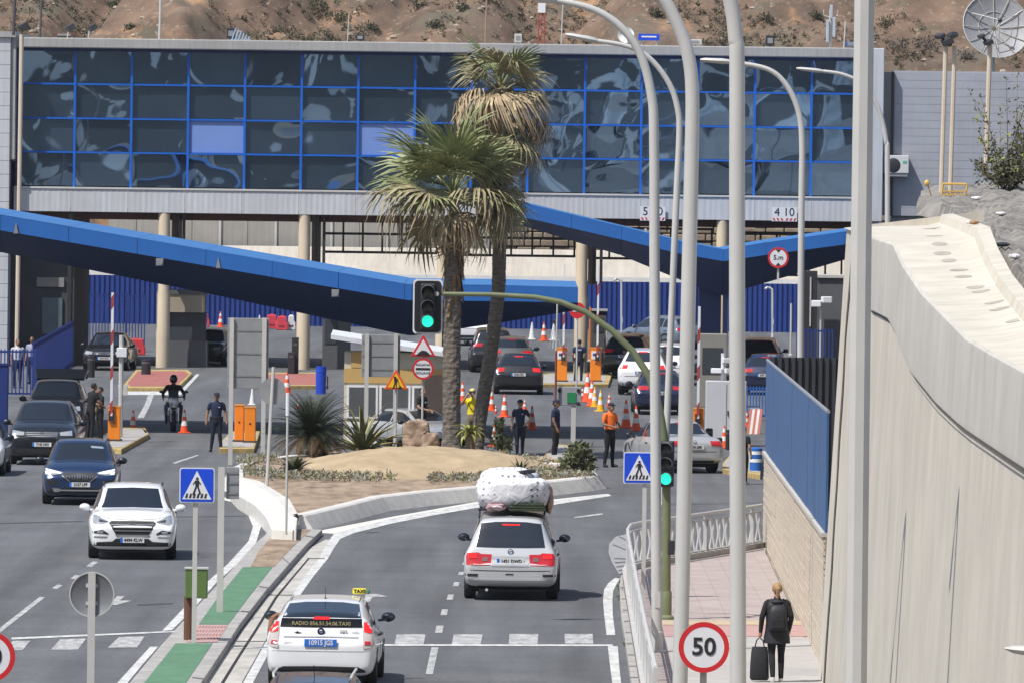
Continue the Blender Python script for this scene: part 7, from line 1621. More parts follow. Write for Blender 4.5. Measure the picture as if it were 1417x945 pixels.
t, k, hc = person('photographer in yellow T-shirt and cap holding a camera to his face', foot(653, 625), -.25, 1.84, shirt=yellowc, trous=M('cloth_khaki', (.2, .16, .1), .9), cap=capy, sleeve=.5, legs=wide, arms={'L': ((-.30, -.14, 1.30), (-.09, -.22, 1.56)), 'R': ((.28, -.16, 1.28), (.08, -.22, 1.56))})
b = MB(); b.box((0, -.17 * k, 1.64 * k), (.13, .07, .10)); b.lathe([(.001, -.09), (.04, -.09), (.042, 0), (.001, 0)], 12, axis='Y', c=(0, -.2 * k, 1.64 * k)); b.build('camera_held', blackmetal, t, smooth=0, bevel=.008)
MB().tube([(-.12 * k, -.05, 1.45 * k), (-.05, -.15 * k, 1.25 * k), (.12 * k, -.12 * k, 1.05 * k)], .012, 5).build('strap', black, t)
t, k, hc = person('person in black leaning towards the inspected cars, back turned', foot(125, 610), 2.2, 1.72, shirt=blackc, trous=blackc, lean=.15, skin=skin_d, arms={'L': ((-.26, -.1, 1.18), (-.2, -.3, 1.1)), 'R': ((.26, -.1, 1.18), (.2, -.3, 1.1))})
t, k, hc = person('shorter person in black standing at the right of the inspected cars', foot(138, 608), -1.1, 1.55, shirt=blackc, trous=blackc, skin=skin_d, arms={'R': ((.26, -.1, 1.18), (.1, -.3, 1.2))})
person('person in a white shirt standing behind the far left blue pickets', at(24, 530, 312) * 1, .3, 1.75, shirt=whitecl, skin=skin_d, fingers=False)[0].location.z = 0
person('second person in pale clothes farther along the far left pickets', at(44, 526, 318) * 1, -.4, 1.72, shirt=M('cloth_lilac', (.3, .3, .42), .9), skin=skin_d, fingers=False)[0].location.z = 0
t, k, hc = person('person in dark top and shorts half hidden behind a lamp post at right', foot(1028, 670), PI - .6, hgt(1028, 590, 670), shirt=blackc, trous=blackc, shoes=shoe_w, skin=skin_m, female=True)
# woman walking away with backpack and tote bag
HW = hgt(1073, 807, 944, ZP)
t, k, hc = person('woman in black walking away along the pavement with backpack and bag', foot(1074, 944, ZP), PI + .05, HW, shirt=blackc, trous=blackc, shoes=shoe_w, hair=hair_b, female=True, sleeve=2, arms={'L': ((-.25, .06, 1.16), (-.22, -.05, .93)), 'R': ((.27, .06, 1.16), (.29, .02, .90))}, legs={'L': ((-.085, -.06, .50), (-.085, -.03, .09), (-.09, -.19, .04)), 'R': ((.085, .0, .50), (.075, .14, .12), (.08, -.02, .035))})
# jacket skirt, hood, backpack, ponytail belong to her figure
jk = MB(); jk.loft([[(rx * k * math.cos(a), ry * k * math.sin(a), z * k) for a in [2 * PI * q / 22 for q in range(22)]] for z, rx, ry in ((.70, .24, .18), (.80, .232, .17), (.92, .21, .16), (1.05, .196, .155), (1.2, .20, .155), (1.34, .215, .15), (1.43, .19, .125), (1.47, .10, .09))]); jk.build('jacket', M('jacket_black', (.014, .015, .02), .7, 0, .25, 5, .4, 14), t, smooth=60)
hd = MB(); hd.ball((0, .07 * k, 1.43 * k), (.12, .08, .05), 14, 7); hd.build('hood', M('jacket_black', (.014, .015, .02)), t)
bp = MB(); rings = []
for z, rx, ry in ((.92, .10, .03), (.95, .145, .085), (1.1, .155, .105), (1.27, .145, .09), (1.36, .11, .06), (1.39, .05, .02)):
    rings.append([(rx * math.copysign(abs(math.cos(a)) ** .6, math.cos(a)), .17 * k + ry * math.copysign(abs(math.sin(a)) ** .7, math.sin(a)), z * k) for a in [2 * PI * q / 20 for q in range(20)]])
bp.loft(rings); bp_ = bp.build('backpack', M('backpack_black', (.014, .0145, .018), .6, 0, .2, 8), t, smooth=50)
MB().box((0, .265 * k, 1.06 * k), (.2, .03, .16)).build('pocket', M('backpack_black', (.014, .0145, .018)), bp_, smooth=0, bevel=.012)
for sx in (-1, 1): MB().tube([(sx * .1 * k, .13 * k, 1.36 * k), (sx * .11 * k, .03 * k, 1.475 * k), (sx * .11 * k, -.12 * k, 1.38 * k)], .02, 6).build('strap', M('backpack_black', (.014, .0145, .018)), bp_)
pn = MB(); pn.tube([(0, .10 * k, hc.z + .05), (0, .135 * k, hc.z + .02), (.0, .13 * k, hc.z - .07), (.0, .12 * k, hc.z - .15)], [.028, .036, .032, .008], 8); pn.build('ponytail', hair_b, t)
hv = t.matrix_basis if False else Matrix.Translation(t.location) @ Matrix.Rotation(t.rotation_euler.z, 4, 'Z')
hand = hv @ Vector((.30 * k, .0, .80 * k))
tb = thing('tote_bag', 'black tote bag carried in the left hand of the walking woman', 'bag', (hand.x, hand.y, hand.z - .03)); 
b = MB(); b.loft([[(rx * math.copysign(abs(math.cos(a)) ** .5, math.cos(a)), ry * math.sin(a), z) for a in [2 * PI * q / 20 for q in range(20)]] for z, rx, ry in ((-.66, .13, .05), (-.62, .155, .075), (-.4, .15, .085), (-.2, .135, .07), (-.12, .12, .045))]); b.build('bag_body', M('tote_black', (.016, .016, .019), .75, 0, .25, 6, .3, 12), tb, smooth=50)
for sy in (-.03, .03): MB().tube([(-.075, sy, -.13), (-.05, sy * .6, -.02), (0, 0, .03), (.05, sy * .6, -.02), (.075, sy, -.13)], .011, 6).build('handle', M('tote_black', (.016, .016, .019)), tb)
# rider
legs_r = {'L': ((-.24, -.36, .80), (-.22, -.16, .38), (-.24, -.32, .30)), 'R': ((.24, -.36, .80), (.22, -.16, .38), (.24, -.32, .30))}
t, k, hc = person('motorcyclist with black helmet and dark jacket riding towards us', MC_LOC + Vector((0, .02, -.02)), math.radians(4), 1.72, shirt=blackc, trous=jean, sleeve=2, lean=.12, legs=legs_r, arms={'L': ((-.33, -.14, 1.22), (-.33, -.36, 1.12)), 'R': ((.33, -.14, 1.22), (.33, -.36, 1.12))})
b = MB(); b.ball(hc + Vector((0, .012, .012)), (.125, .15, .14), 16, 10); hl = b.build('helmet', M('helmet_black', (.012, .012, .014), .2, 0, 0, coat=.6), t, smooth=180)
b = MB(); b.loft([[hc + Vector((.112 * math.sin(a), .012 - .142 * math.cos(a), z)) for a in [-1.1 + 2.2 * q / 10 for q in range(11)]] for z in (-.025, .055)], cap=False, closed=False); b.build('visor', M('visor_smoke', (.06, .065, .07), .08), hl)
# driver's arm out of the taxi window
R_ = Matrix.Translation(taxi_loc) @ Matrix.Rotation(yaw, 4, 'Z')
p0 = R_ @ Vector((-.80, .10, 0)); t = thing('person', 'taxi driver of whom only a bare arm hangs out of the window', 'person', (p0.x, p0.y, 0), yaw)
b = MB(); b.tube([(.12, 0, 1.04), (-.02, -.02, 1.05), (-.10, -.10, 1.00)], [.05, .048, .045], 10); b.tube([(-.10, -.10, 1.00), (-.13, -.12, .84), (-.145, -.10, .72)], [.046, .040, .030], 10); b.tube([(-.145, -.10, .72), (-.15, -.09, .63)], [.033, .034], 8)
for q in range(4): b.tube([(-.15, -.115 + .017 * q, .64), (-.15, -.115 + .017 * q, .58), (-.138, -.115 + .017 * q, .545 + .006 * abs(q - 1))], [.010, .0095, .008], 6)
b.tube([(-.14, -.06, .68), (-.13, -.04, .64), (-.125, -.035, .61)], [.012, .011, .009], 6)
o = b.build('body', skin_d, t, smooth=180); r = o.modifiers.new('r', 'REMESH'); r.mode = 'VOXEL'; r.voxel_size = .007
# ================================================================== PLANTS
leafg = M('frond_green', (.16, .195, .07), .55, 0, .4, 3, hue=(.34, .37, .17)); leafg2 = M('frond_olive', (.22, .20, .10), .6, 0, .35, 3, hue=(.46, .40, .23)); leafd = M('frond_dead', (.33, .225, .12), .8, 0, .4, 3, hue=(.60, .48, .31)); barkm = M('palm_bark', (.13, .108, .088), .95, 0, .45, 5, 1, 18, stretch=(1, 1, 3), hue=(.25, .21, .17))
barkd = M('palm_skirt', (.24, .15, .075), .95, 0, .4, 4, .8, 14, stretch=(3, 3, .6))
for m_ in (leafg, leafg2, leafd):
    m_.node_tree.nodes['Principled BSDF'].inputs['Subsurface Weight'].default_value = 0
def frond_mesh(name, m, pet, fan, nseg, spread, droop, seed, ragged=.15):
    rnd = random.Random(seed); b = MB()
    b.tube([(0, 0, 0), (pet * .5, 0, .04), (pet, 0, 0)], [.028, .02, .012], 5, cap=False)
    for i in range(nseg):
        a = -spread + 2 * spread * i / (nseg - 1) + rnd.uniform(-.04, .04); L = fan * (1 - .22 * abs(a / spread) ** 2) * rnd.uniform(1 - ragged, 1); wd = .031 * (L / fan) * rnd.uniform(.8, 1.2)
        d = Vector((math.cos(a), math.sin(a), 0)); n_ = Vector((-d.y, d.x, 0)); fold = .035 * (1 if i % 2 else -1); dr = droop * rnd.uniform(.6, 1.5)
        P = []
        for u, w_, in ((0, .25), (.35, 1), (.65, .8), (.88, .35), (1, .04)):
            c = Vector((pet, 0, 0)) + d * (L * u * (1 - .25 * dr * u * u)) + Vector((0, 0, -dr * L * max(0, u - .45) ** 1.6 * 1.9 + fold * u * .5)); P.append((c - n_ * wd * w_, c + Vector((0, 0, -.012 * w_)), c + n_ * wd * w_))
        for p, q in zip(P, P[1:]): b.add([p[0], p[1], p[2], q[0], q[1], q[2]], [(0, 1, 4, 3), (1, 2, 5, 4)])
    o = b.build(name, m, None, smooth=0, fix=False); return o
FR = {'g': [frond_mesh('frond', leafg, .75, 1.05, 28, 2.0, .28, s_) for s_ in (1, 2, 3)], 'o': [frond_mesh('frond', leafg2, .7, 1.0, 26, 1.9, .62, s_) for s_ in (4, 5, 6)], 'd': [frond_mesh('frond', leafd, .65, .95, 20, 1.1, 1.25, s_, .35) for s_ in (7, 8, 9)]}
def put_frond(par, kind, c, az, el, sc, roll, rnd):
    src = rnd.choice(FR[kind]); o = bpy.data.objects.new('frond', src.data); COL.objects.link(o); o.parent = par
    o.matrix_local = Matrix.Translation(c) @ Matrix.Rotation(az, 4, 'Z') @ Matrix.Rotation(-el, 4, 'Y') @ Matrix.Rotation(roll, 4, 'X') @ Matrix.Scale(sc, 4)
def palm(label, trunk_px, d, zb, w0, w1, cx, cy, plan, sc, seed):
    rnd = random.Random(seed); P = [at(px, py, d) for px, py in trunk_px]; b0 = Vector((P[0].x, d, zb)); t = thing('palm_tree', label, 'palm tree', b0, group='fan palms on the island')
    L = [p - b0 for p in P]; L[0].z = -.2; Q = []
    for a, c in zip(L, L[1:]):
        n_ = max(3, int((c - a).length / .07)); Q += [a.lerp(c, q / n_) for q in range(n_)]
    Q.append(L[-1]); m_ = len(Q)
    for _ in range(6): Q = [Q[0]] + [(Q[i - 1] + Q[i] * 2 + Q[i + 1]) / 4 for i in range(1, m_ - 1)] + [Q[-1]]
    b = MB(); rings = []
    for i, q in enumerate(Q):
        r0 = (w0 + (w1 - w0) * i / m_) * (1 + (.25 * max(0, 1 - i / 8))); ring = []
        for e in range(18):
            a = 2 * PI * e / 18; r_ = r0 * (1 + .025 * (i % 2) + .13 * noise.noise((math.cos(a) * 3, math.sin(a) * 3, i * .55))); ring.append(q + Vector((r_ * math.cos(a), r_ * math.sin(a), 0)))
        rings.append(ring)
    b.loft(rings); b.build('trunk', barkm, t, smooth=0)
    crown = at(cx, cy, d) - b0
    # boots: old leaf bases below the crown
    tr = Q[-1]
    sk = MB()
    for i in range(70):
        a = rnd.uniform(0, 2 * PI); z = rnd.uniform(-1.6, -.1) * sc; rr = w1 * 1.05; p = Vector((tr.x + rr * math.cos(a), tr.y + rr * math.sin(a), tr.z + z)); o_ = Vector((math.cos(a), math.sin(a), 0)); n_ = Vector((-o_.y, o_.x, 0))
        sk.add([p - n_ * .05, p + n_ * .05, p + o_ * .10 + n_ * .03 + Vector((0, 0, -.35)), p + o_ * .10 - n_ * .03 + Vector((0, 0, -.35))], [(0, 1, 2, 3)])
    sk.build('leaf_bases', barkd, t, smooth=0)
    for kind, n_, e0, e1, s0, s1, dz0, dz1 in plan:
        for i in range(n_):
            az = 2 * PI * (i + rnd.random() * .8) / n_ * 1.0 + rnd.uniform(-.2, .2); el = rnd.uniform(e0, e1); put_frond(t, kind, crown + Vector((0, 0, rnd.uniform(dz0, dz1))), az, el, sc * rnd.uniform(s0, s1), rnd.uniform(-.5, .5), rnd)
    return t
d1 = dist(618, ZI); d2 = dist(614, ZI)
palm('nearer fan palm with a thick straight trunk and green crown', [(625, 616), (625, 500), (626, 400), (628, 300)], d1, ZI - .05, .255, .235, 626, 272,
     [('g', 13, .45, 1.4, .75, 1.1, 0, .2), ('g', 6, -.1, .45, .85, 1.1, -.1, .1), ('o', 7, -.35, .2, .8, 1.15, -.25, 0), ('d', 7, -.4, .1, .75, 1.15, -.3, 0), ('o', 3, -.9, -.4, .7, .95, -.4, -.1), ('d', 9, -1.45, -.6, .45, .8, -.5, -.1)], 1.62, 11)
palm('taller fan palm behind with a leaning trunk and shaggy brown skirt', [(657, 627), (667, 560), (682, 470), (690, 400), (692, 300), (692, 150)], d2, ZI - .05, .20, .19, 693, 128,
     [('g', 7, .3, 1.35, .5, .8, .05, .3), ('o', 9, -.4, .8, .6, .92, -.1, .25), ('d', 24, -1.0, .4, .75, 1.1, -.4, .1), ('d', 16, -1.3, -.6, .75, 1.05, -1.1, -.2), ('o', 6, -.9, -.3, .8, 1.0, -1.0, -.3), ('d', 11, -1.5, -1.1, .6, .85, -2.3, -1.0), ('o', 7, -1.3, -.6, .5, .75, -3.2, -2.1)], 1.5, 23)
for l in FR.values():
    for o in l: bpy.data.objects.remove(o)
# pinnate cycad and other rosettes
def rosette(name, label, cat, loc, n, L, wd, m, els, seed, m2=None, trunk=None, pinnate=False, curve=.5, edge=None, group=None, squash=1.0):
    rnd = random.Random(seed); t = thing(name, label, cat, loc, group=group)
    if trunk: 
        b = MB(); b.lathe([(trunk[0] * 1.1, -.1), (trunk[0], trunk[1] * .5), (trunk[0] * .9, trunk[1])], 12); b.build('trunk', barkm if len(trunk) < 3 else trunk[2], t, smooth=0)
    z0 = trunk[1] if trunk else 0
    for i in range(n):
        az = i * 2.39996 + rnd.uniform(-.2, .2); el = els[0] + (els[1] - els[0]) * (i / max(1, n - 1)) + rnd.uniform(-.12, .12); l_ = L * rnd.uniform(.8, 1.1); b = MB(); ns_ = 7
        u = Vector((math.cos(az), math.sin(az), 0)); nn = Vector((-u.y, u.x, 0)); pts = []; p = Vector((0, 0, z0)) + u * .05; e = el
        for q in range(ns_ + 1):
            pts.append(p.copy()); p = p + (u * math.cos(e) + Vector((0, 0, math.sin(e)))) * l_ / ns_; e -= curve / ns_ * (1 + q * .15)
        if pinnate:
            for q in range(ns_):
                for h_ in range(4):
                    c = pts[q].lerp(pts[q + 1], h_ / 4); f_ = (q + h_ / 4) / ns_; ll = wd * math.sin(PI * min(1, .18 + f_ * .8)) ; dr = (pts[q + 1] - pts[q]).normalized()
                    for sgn in (-1, 1):
                        tip = c + (nn * sgn * .85 + dr * .6 + Vector((0, 0, .12))) * ll; b.add([c - dr * .012, c + dr * .012, tip], [(0, 1, 2)])
            b.tube(pts, [.014 - .0015 * q for q in range(ns_ + 1)], 4, cap=False)
            b.build('frond', (m2 if (m2 and i > n * .75) else m), t, smooth=0)
        else:
            ws = [wd * w_ for w_ in (.6, .85, 1, 1, .85, .62, .35, .02)]; up = Vector((0, 0, 1)); A, C, B_ = [], [], []
            for q in range(ns_ + 1): A.append(pts[q] - nn * ws[q] + up * ws[q] * .35); C.append(pts[q] - up * ws[q] * .2); B_.append(pts[q] + nn * ws[q] + up * ws[q] * .35)
            b.strip(A, C, 0); b.strip(C, B_, 0); o_mats = [m2 if (m2 and i > n * .8) else m]
            if edge:
                A2 = [a.lerp(c, .35) + up * .004 for a, c in zip(A, C)]; B2 = [a.lerp(c, .35) + up * .004 for a, c in zip(B_, C)]; b.strip([a + up * .003 for a in A], A2, 1); b.strip(B2, [a + up * .003 for a in B_], 1); o_mats.append(edge)
            b.build('leaf', o_mats, t, smooth=0)
    return t
cyg = M('cycad_green', (.026, .040, .018), .5, 0, .35, 3, hue=(.055, .075, .032)); cyd = M('cycad_brown', (.13, .085, .04), .8, 0, .3, 3)
p = G(432, 628, ZI); rosette('cycad', 'dark spiky cycad mound at the left of the island', 'plant', p, 115, 1.42, .30, cyg, (1.45, -.45), 3, cyd, (.42, .55, M('cycad_trunk', (.03, .026, .018), .95, 0, .3, 6, .8, 20)), True, .7)
agm = M('agave_green', (.075, .10, .045), .5, 0, .25, 3, hue=(.12, .14, .07)); agy = M('agave_yellow', (.46, .38, .13), .55, 0, .15, 4)
p = G(503, 626, ZI); rosette('agave', 'variegated agave with yellow edged leaves right of the cycad', 'plant', p, 38, 1.5, .075, agm, (1.4, .18), 5, M('agave_dry', (.30, .22, .10), .8, 0, .3, 4), None, False, .55, agy)
p = G(541, 623, ZI); rosette('agave', 'dark dry agave sprawling just left of the rock', 'plant', p, 16, .85, .04, M('agave_dark', (.05, .05, .03), .7, 0, .3, 4), (1.1, .1), 6, None, None, False, .8)
p = G(407, 655, ZI); rosette('young_palm', 'small dark young palm in front of the cycad', 'plant', p, 40, .58, .15, M('young_palm_green', (.04, .06, .02), .6, 0, .35, 4, hue=(.09, .11, .04)), (1.4, -.1), 8, None, None, True, .6)
ygm = M('yellow_green', (.20, .23, .04), .55, 0, .3, 4, hue=(.34, .34, .08))
p = G(650, 628, ZI); rosette('young_palm', 'small yellow green palm with short trunk between the palm trunks', 'plant', p, 26, .55, .055, ygm, (1.2, -.5), 9, None, (.13, .60), False, 1.1)
p = G(720, 653, ZI); rosette('young_palm', 'tiny spiky plant behind the roof load', 'plant', p, 26, .42, .035, M('young_palm_green', (.04, .06, .02)), (1.4, .2), 10, None, None, False, .5)
def leafcloud(b, c, r, n, size, rnd, shell=.4, up=.3, mi=0):
    for i in range(n):
        d = Vector((rnd.gauss(0, 1), rnd.gauss(0, 1), rnd.gauss(0, 1))).normalized(); q = (shell + (1 - shell) * rnd.random()) ; p = Vector(c) + Vector((d.x * r[0], d.y * r[1], d.z * r[2])) * q
        ax = Vector((rnd.gauss(0, 1), rnd.gauss(0, 1), rnd.gauss(0, 1) + up)).normalized(); s_ = ax.cross(d + Vector((.01, .02, .03))).normalized(); L = size * rnd.uniform(.6, 1.4)
        b.add([p, p + ax * L * .5 + s_ * L * .2, p + ax * L, p + ax * L * .5 - s_ * L * .2], [(0, 1, 2, 3)], mi)
def shrub(name, label, loc, clumps, n, size, m, seed, stems=6, flowers=None, h=.8, group=None, cat='shrub'):
    rnd = random.Random(seed); t = thing(name, label, cat, loc, group=group); b = MB()
    for c, r in clumps: leafcloud(b, c, r, n, size, rnd)
    b.build('foliage', m, t, smooth=0, fix=False)['kind'] = 'stuff'
    b = MB()
    for i in range(stems):
        c, r = rnd.choice(clumps); b.tube([(rnd.uniform(-.05, .05), rnd.uniform(-.05, .05), -.05), Vector(c) * .5 + Vector((rnd.uniform(-.1, .1), 0, 0)), Vector(c) + Vector((rnd.uniform(-.5, .5) * r[0], rnd.uniform(-.5, .5) * r[1], r[2] * .7))], [.02, .014, .006], 5)
    b.build('stems', M('twig', (.14, .10, .07), .9, 0, .2), t)
    if flowers:
        b = MB(); n_ = flowers[1]
        for i in range(n_):
            c, r = rnd.choice(clumps); d = Vector((rnd.gauss(0, 1), rnd.gauss(0, 1), abs(rnd.gauss(0, 1)))).normalized(); p = Vector(c) + Vector((d.x * r[0], d.y * r[1], d.z * r[2])) * 1.05; b.ball(p, .022, 6, 4)
        b.build('flowers', flowers[0], t)['kind'] = 'stuff'
    return t
olm = M('oleander_green', (.065, .085, .032), .55, 0, .35, 5, hue=(.16, .17, .07)); dkg = M('shrub_dark', (.03, .045, .02), .6, 0, .35, 4, hue=(.075, .095, .04))
p = G(800, 657, ZI); shrub('oleander_bush', 'rounded oleander bush with pale flowers at the island tip', p, [((-.12, 0, .42), (.3, .3, .36)), ((.14, .1, .46), (.28, .3, .36)), ((0, 0, .62), (.25, .3, .24)), ((.26, 0, .26), (.18, .2, .22)), ((-.3, 0, .22), (.16, .2, .2))], 330, .14, olm, 31, 10, (M('flower_pale', (.6, .42, .42), .7), 16))
p = G(693, 628, ZI); shrub('dark_shrub', 'loose dark shrub growing at the right of the thin palm trunk', p, [((-.1, 0, .35), (.22, .3, .32)), ((.14, 0, .28), (.2, .3, .26)), ((-.05, 0, .8), (.13, .2, .2))], 170, .15, dkg, 32, 9)
p = G(530, 628, ZI)
# low border planting: nobody could count it
rnd = random.Random(44); b = MB()
def border(pxs, n, hgt_, sp):
    for i in range(n):
        u = rnd.random() * (len(pxs) - 1); q = min(int(u), len(pxs) - 2); f_ = u - q; x = pxs[q][0] + (pxs[q + 1][0] - pxs[q][0]) * f_; y = pxs[q][1] + (pxs[q + 1][1] - pxs[q][1]) * f_
        g_ = G(x + rnd.uniform(-sp, sp), y + rnd.uniform(-4, 4), ZI); r_ = rnd.uniform(.08, .2); mi = 0 if rnd.random() < .55 else (1 if rnd.random() < .6 else 2)
        leafcloud(b, g_ + Vector((0, 0, hgt_ * .4)), (r_, r_ * 2, hgt_ * rnd.uniform(.3, 1.1)), 22, .08, rnd, .1, .8, mi)
border([(338, 650), (372, 658), (420, 660), (470, 660), (540, 662)], 230, .11, 12); border([(590, 663), (650, 663), (700, 660)], 130, .10, 8); border([(735, 655), (770, 657), (815, 656)], 130, .16, 6); border([(336, 640), (380, 636)], 60, .14, 10); border([(640, 634), (700, 632), (760, 642)], 60, .14, 6)
tag(b.build('border_plants', [M('border_grey', (.26, .255, .20), .8, 0, .35, 5, hue=(.42, .41, .34)), M('border_green', (.12, .14, .05), .7, 0, .35, 5, hue=(.24, .25, .09)), M('border_dry', (.26, .20, .12), .9, 0, .3, 5)], smooth=0, fix=False), 'low grey green border plants edging the island', 'plants', kind='stuff')
# weeds on the median soil and pavement edges
b = MB()
for (x0_, y0_, x1_, y1_, n_) in ((350, 781, 378, 782, 14), (858, 805, 860, 838, 14), (866, 890, 868, 896, 5)):
    for i in range(n_):
        u = rnd.random(); g_ = G(x0_ + (x1_ - x0_) * u + rnd.uniform(-2, 2), y0_ + (y1_ - y0_) * u, .02); leafcloud(b, g_ + Vector((0, 0, .04)), (.06, .1, .05), 16, .06, rnd, .1, 1, 0)
tag(b.build('weeds', M('weed_green', (.12, .14, .05), .8, 0, .3, 5), smooth=0, fix=False), 'tufts of weeds along the kerbs', 'weeds', kind='stuff')
# rock
p = G(580, 624, ZI); t = thing('boulder', 'large pitted brown boulder standing on the sand mound', 'rock', p)
rockm = M('boulder_brown', (.30, .20, .135), .95, 0, .45, 4, .9, 14, hue=(.46, .35, .26))
def rock(b, c, r, seed):
    n_, m_ = 36, 24; rings = []
    for j in range(m_ + 1):
        a = -PI / 2 + PI * j / m_; ring = []
        for k in range(n_):
            q = 2 * PI * k / n_; d = Vector((math.cos(a) * math.cos(q), math.cos(a) * math.sin(q), math.sin(a))); mx = max(abs(d.x), abs(d.y), abs(d.z)); d2 = d / (mx ** .55); nz = 1 + .20 * noise.noise(d * 1.6 + Vector((seed, 0, 0))) + .10 * noise.noise(d * 4 + Vector((seed, 5, 0))) + .06 * noise.noise(d * 10 + Vector((seed, 9, 0)))
            ring.append(Vector(c) + Vector((d2.x * r[0], d2.y * r[1], d2.z * r[2])) * nz)
        rings.append(ring)
    b.loft(rings)
b = MB(); rock(b, (-.10, 0, .40), (.40, .4, .46), 3); b.build('main_block', rockm, t, smooth=40)
b = MB(); rock(b, (.28, -.15, .24), (.26, .3, .30), 8); b.build('side_block', rockm, t, smooth=40)
# right hand shrub on the rubble slope
rnd = random.Random(5)
p = on_slope(1385, 262); t = thing('scraggly_shrub', 'sparse shrub with thin upright twigs on the rubble slope', 'shrub', p + Vector((.12, 0, -.05))); t.scale = (1.3, 1.3, 1.2); s = 12000 / p.y
b = MB(); tips = []
for i in range(26):
    a = rnd.uniform(-1, 1); h_ = rnd.uniform(.4, 1.9) if abs(a) < .75 else rnd.uniform(.3, .8); q0 = Vector((rnd.uniform(-.1, .1), rnd.uniform(-.1, .1), 0)); q1 = Vector((a * .35, rnd.uniform(-.4, .4), h_ * .5)); q2 = Vector((a * .62 + rnd.uniform(-.12, .12), rnd.uniform(-.6, .6), h_)); b.tube([q0, q1, q2], [.012, .008, .004], 4); tips += [q1.lerp(q2, u) for u in (.0, .2, .4, .6, .8, 1)] + [q0.lerp(q1, u) for u in (.5, .75)]
b.build('stems', M('twig_grey', (.17, .14, .11), .9, 0, .2), t)
b = MB()
for q in tips: leafcloud(b, q, (.06, .09, .06), 7 if q.z > .7 else 12, .06, rnd, .1, .2, 0 if rnd.random() < .8 else 1)
for q in ((-.48, 0, 1.15), (-.42, 0, .82), (-.30, .1, .80), (-.38, 0, 1.22)): leafcloud(b, q, (.04, .05, .045), 14, .06, rnd, .1, .2, 1)
leafcloud(b, (0, 0, .30), (.55, .6, .32), 800, .08, rnd, .1, .3, 0); leafcloud(b, (.28, 0, .75), (.34, .5, .42), 330, .075, rnd, .1, .3, 0)
b.build('foliage', [M('scrub_green', (.075, .08, .04), .8, 0, .35, 5, hue=(.16, .155, .085)), M('leaf_lime', (.30, .32, .05), .6, 0, .2, 5)], t, smooth=0, fix=False)['kind'] = 'stuff'
# ------------------------------------------------------------------ scrub on the hill
rnd = random.Random(77)
hg = M('hill_scrub_green', (.040, .048, .022), .9, 0, .35, 1, hue=(.095, .10, .05)); hb = M('hill_scrub_dry', (.15, .115, .07), .95, 0, .35, 1, hue=(.24, .19, .12))
b = MB()
for i in range(6500):
    x = rnd.uniform(-31, 33); y = 463 + rnd.random() ** 1.3 * 26
    dn = noise.noise((x * .13, y * .10, 7)) + .5 * noise.noise((x * .4, y * .3, 2))
    if dn < rnd.uniform(-.12, .25): continue
    r_ = rnd.uniform(.10, .42); z = hillz(x, y); mi = 0 if rnd.random() < .3 else 1
    leafcloud(b, (x, y, z + r_ * .5), (r_, r_, r_ * .75), 22, .15, rnd, .2, .4, mi)
tag(b.build('hillside_scrub', [hg, hb], smooth=0, fix=False), 'dry scrub scattered over the brown hillside', 'scrub', kind='stuff')
k = 0
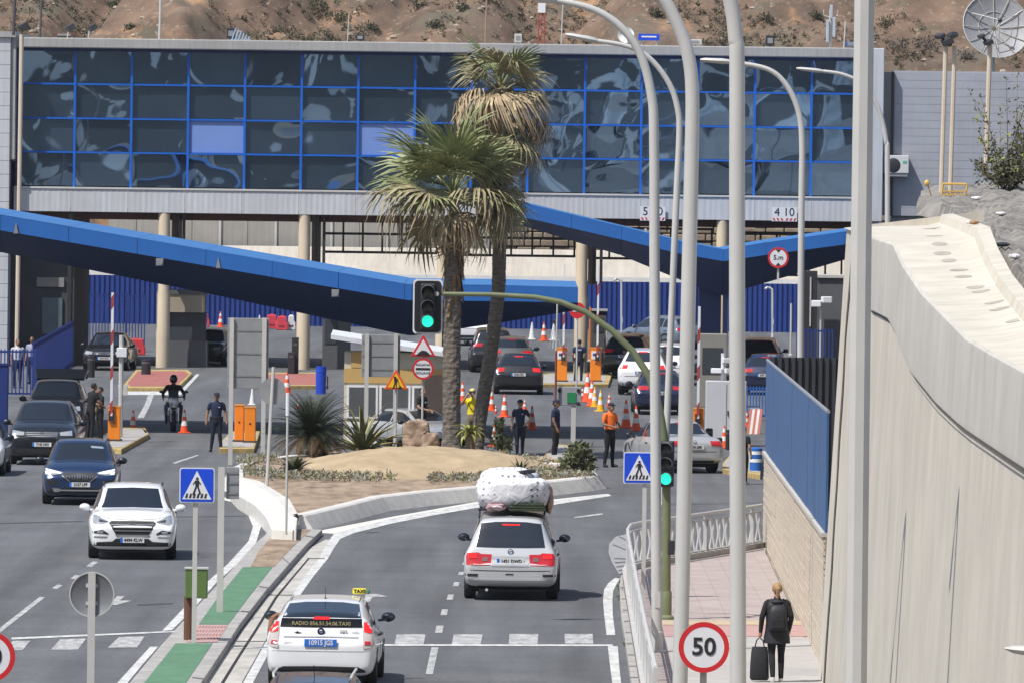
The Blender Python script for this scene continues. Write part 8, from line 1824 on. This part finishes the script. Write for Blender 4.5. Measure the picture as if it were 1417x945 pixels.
for px, py, r_, lb in ((438, 20, .75, 'broad dark green bush high on the hill left of the whip antenna'), (468, 30, .6, 'dark green bush just left of the thin whip antenna'), (512, 42, .5, 'low dark bush right of the thin whip antenna near the roof edge'), (578, 14, .7, 'dark bush high on the hill above the second blank panel'), (600, 40, .45, 'low dark bush near the roof left of the palms'), (640, 16, .4, 'small bush above the near palm crown'), (155, 12, .45, 'small dark bush above the left roof floodlights'), (180, 42, .35, 'low scrubby bush left of the tall antenna mast'), (812, 62, .4, 'green bush between the rod antenna and the white dish'), (905, 22, .45, 'dark bush above the small blue roof board'), (1058, 32, .5, 'dark bush above the dark cube unit on the roof'), (1128, 28, .45, 'green bush left of the panel antenna cluster'), (1225, 40, .6, 'brown green bush right of the thick lamp post'), (1243, 72, .75, 'grey leafless bush left of the twin floodlight mast'), (1283, 70, .8, 'large grey leafless bush behind the twin floodlight mast'), (1335, 86, .55, 'low grey bush under the wire dish')):
    # find where that line of sight meets the hill
    for i in range(300):
        q = at(px, py, 462 + i * .25)
        if q.z < hillz(q.x, q.y): break
    dry = px > 1235
    t = thing('hillside_bush', '', 'bush', (q.x, q.y, hillz(q.x, q.y) - .1), group='bushes on the hillside above the roof')
    t['label'] = lb
    bb = MB(); leafcloud(bb, (0, 0, r_ * .5), (r_, r_, r_ * .7), 150, .17, rnd, .3, .5); leafcloud(bb, (r_ * .6, 0, r_ * .3), (r_ * .6, r_ * .6, r_ * .5), 70, .15, rnd, .3, .5); bb.build('foliage', hg if not dry else M('hill_scrub_grey', (.13, .11, .09), .95, 0, .3, 1, hue=(.2, .175, .15)), t, smooth=0, fix=False)['kind'] = 'stuff'
    MB().tube([(0, 0, -.1), (0, 0, r_ * .5)], .04, 5).build('stem', M('twig', (.14, .10, .07)), t)
# the light earth gully and rocks
b = MB()
for i in range(160):
    x = rnd.uniform(-31, 32); y = 463 + rnd.random() * 14; r_ = rnd.uniform(.05, .2); z = hillz(x, y)
    rr = []; 
    b.ball((x, y, z), (r_ * rnd.uniform(.8, 1.4), r_, r_ * .7), 6, 4)
tag(b.build('hillside_stones', M('stone_pale', (.34, .29, .23), .95, 0, .3, 1), smooth=0), 'loose pale stones scattered on the hillside', 'stones', kind='stuff')
# ------------------------------------------------------------------ thin summer haze
hz = bpy.data.materials.new('haze'); hz.use_nodes = True; n = hz.node_tree.nodes; n.remove(n['Principled BSDF'])
pv_ = n.new('ShaderNodeVolumePrincipled'); pv_.inputs['Color'].default_value = (.86, .92, 1, 1); pv_.inputs['Density'].default_value = .00007; pv_.inputs['Anisotropy'].default_value = .2
hz.node_tree.links.new(pv_.outputs[0], n['Material Output'].inputs['Volume'])
zmax = 12
for o in bpy.data.objects:
    if o.type == 'MESH': zmax = max(zmax, max((o.matrix_basis @ Vector(c)).z for c in o.bound_box) + 2)
MB().span((-505, -455, -1.2), (505, 905, zmax)).build('haze', hz, smooth=0)['kind'] = 'stuff'
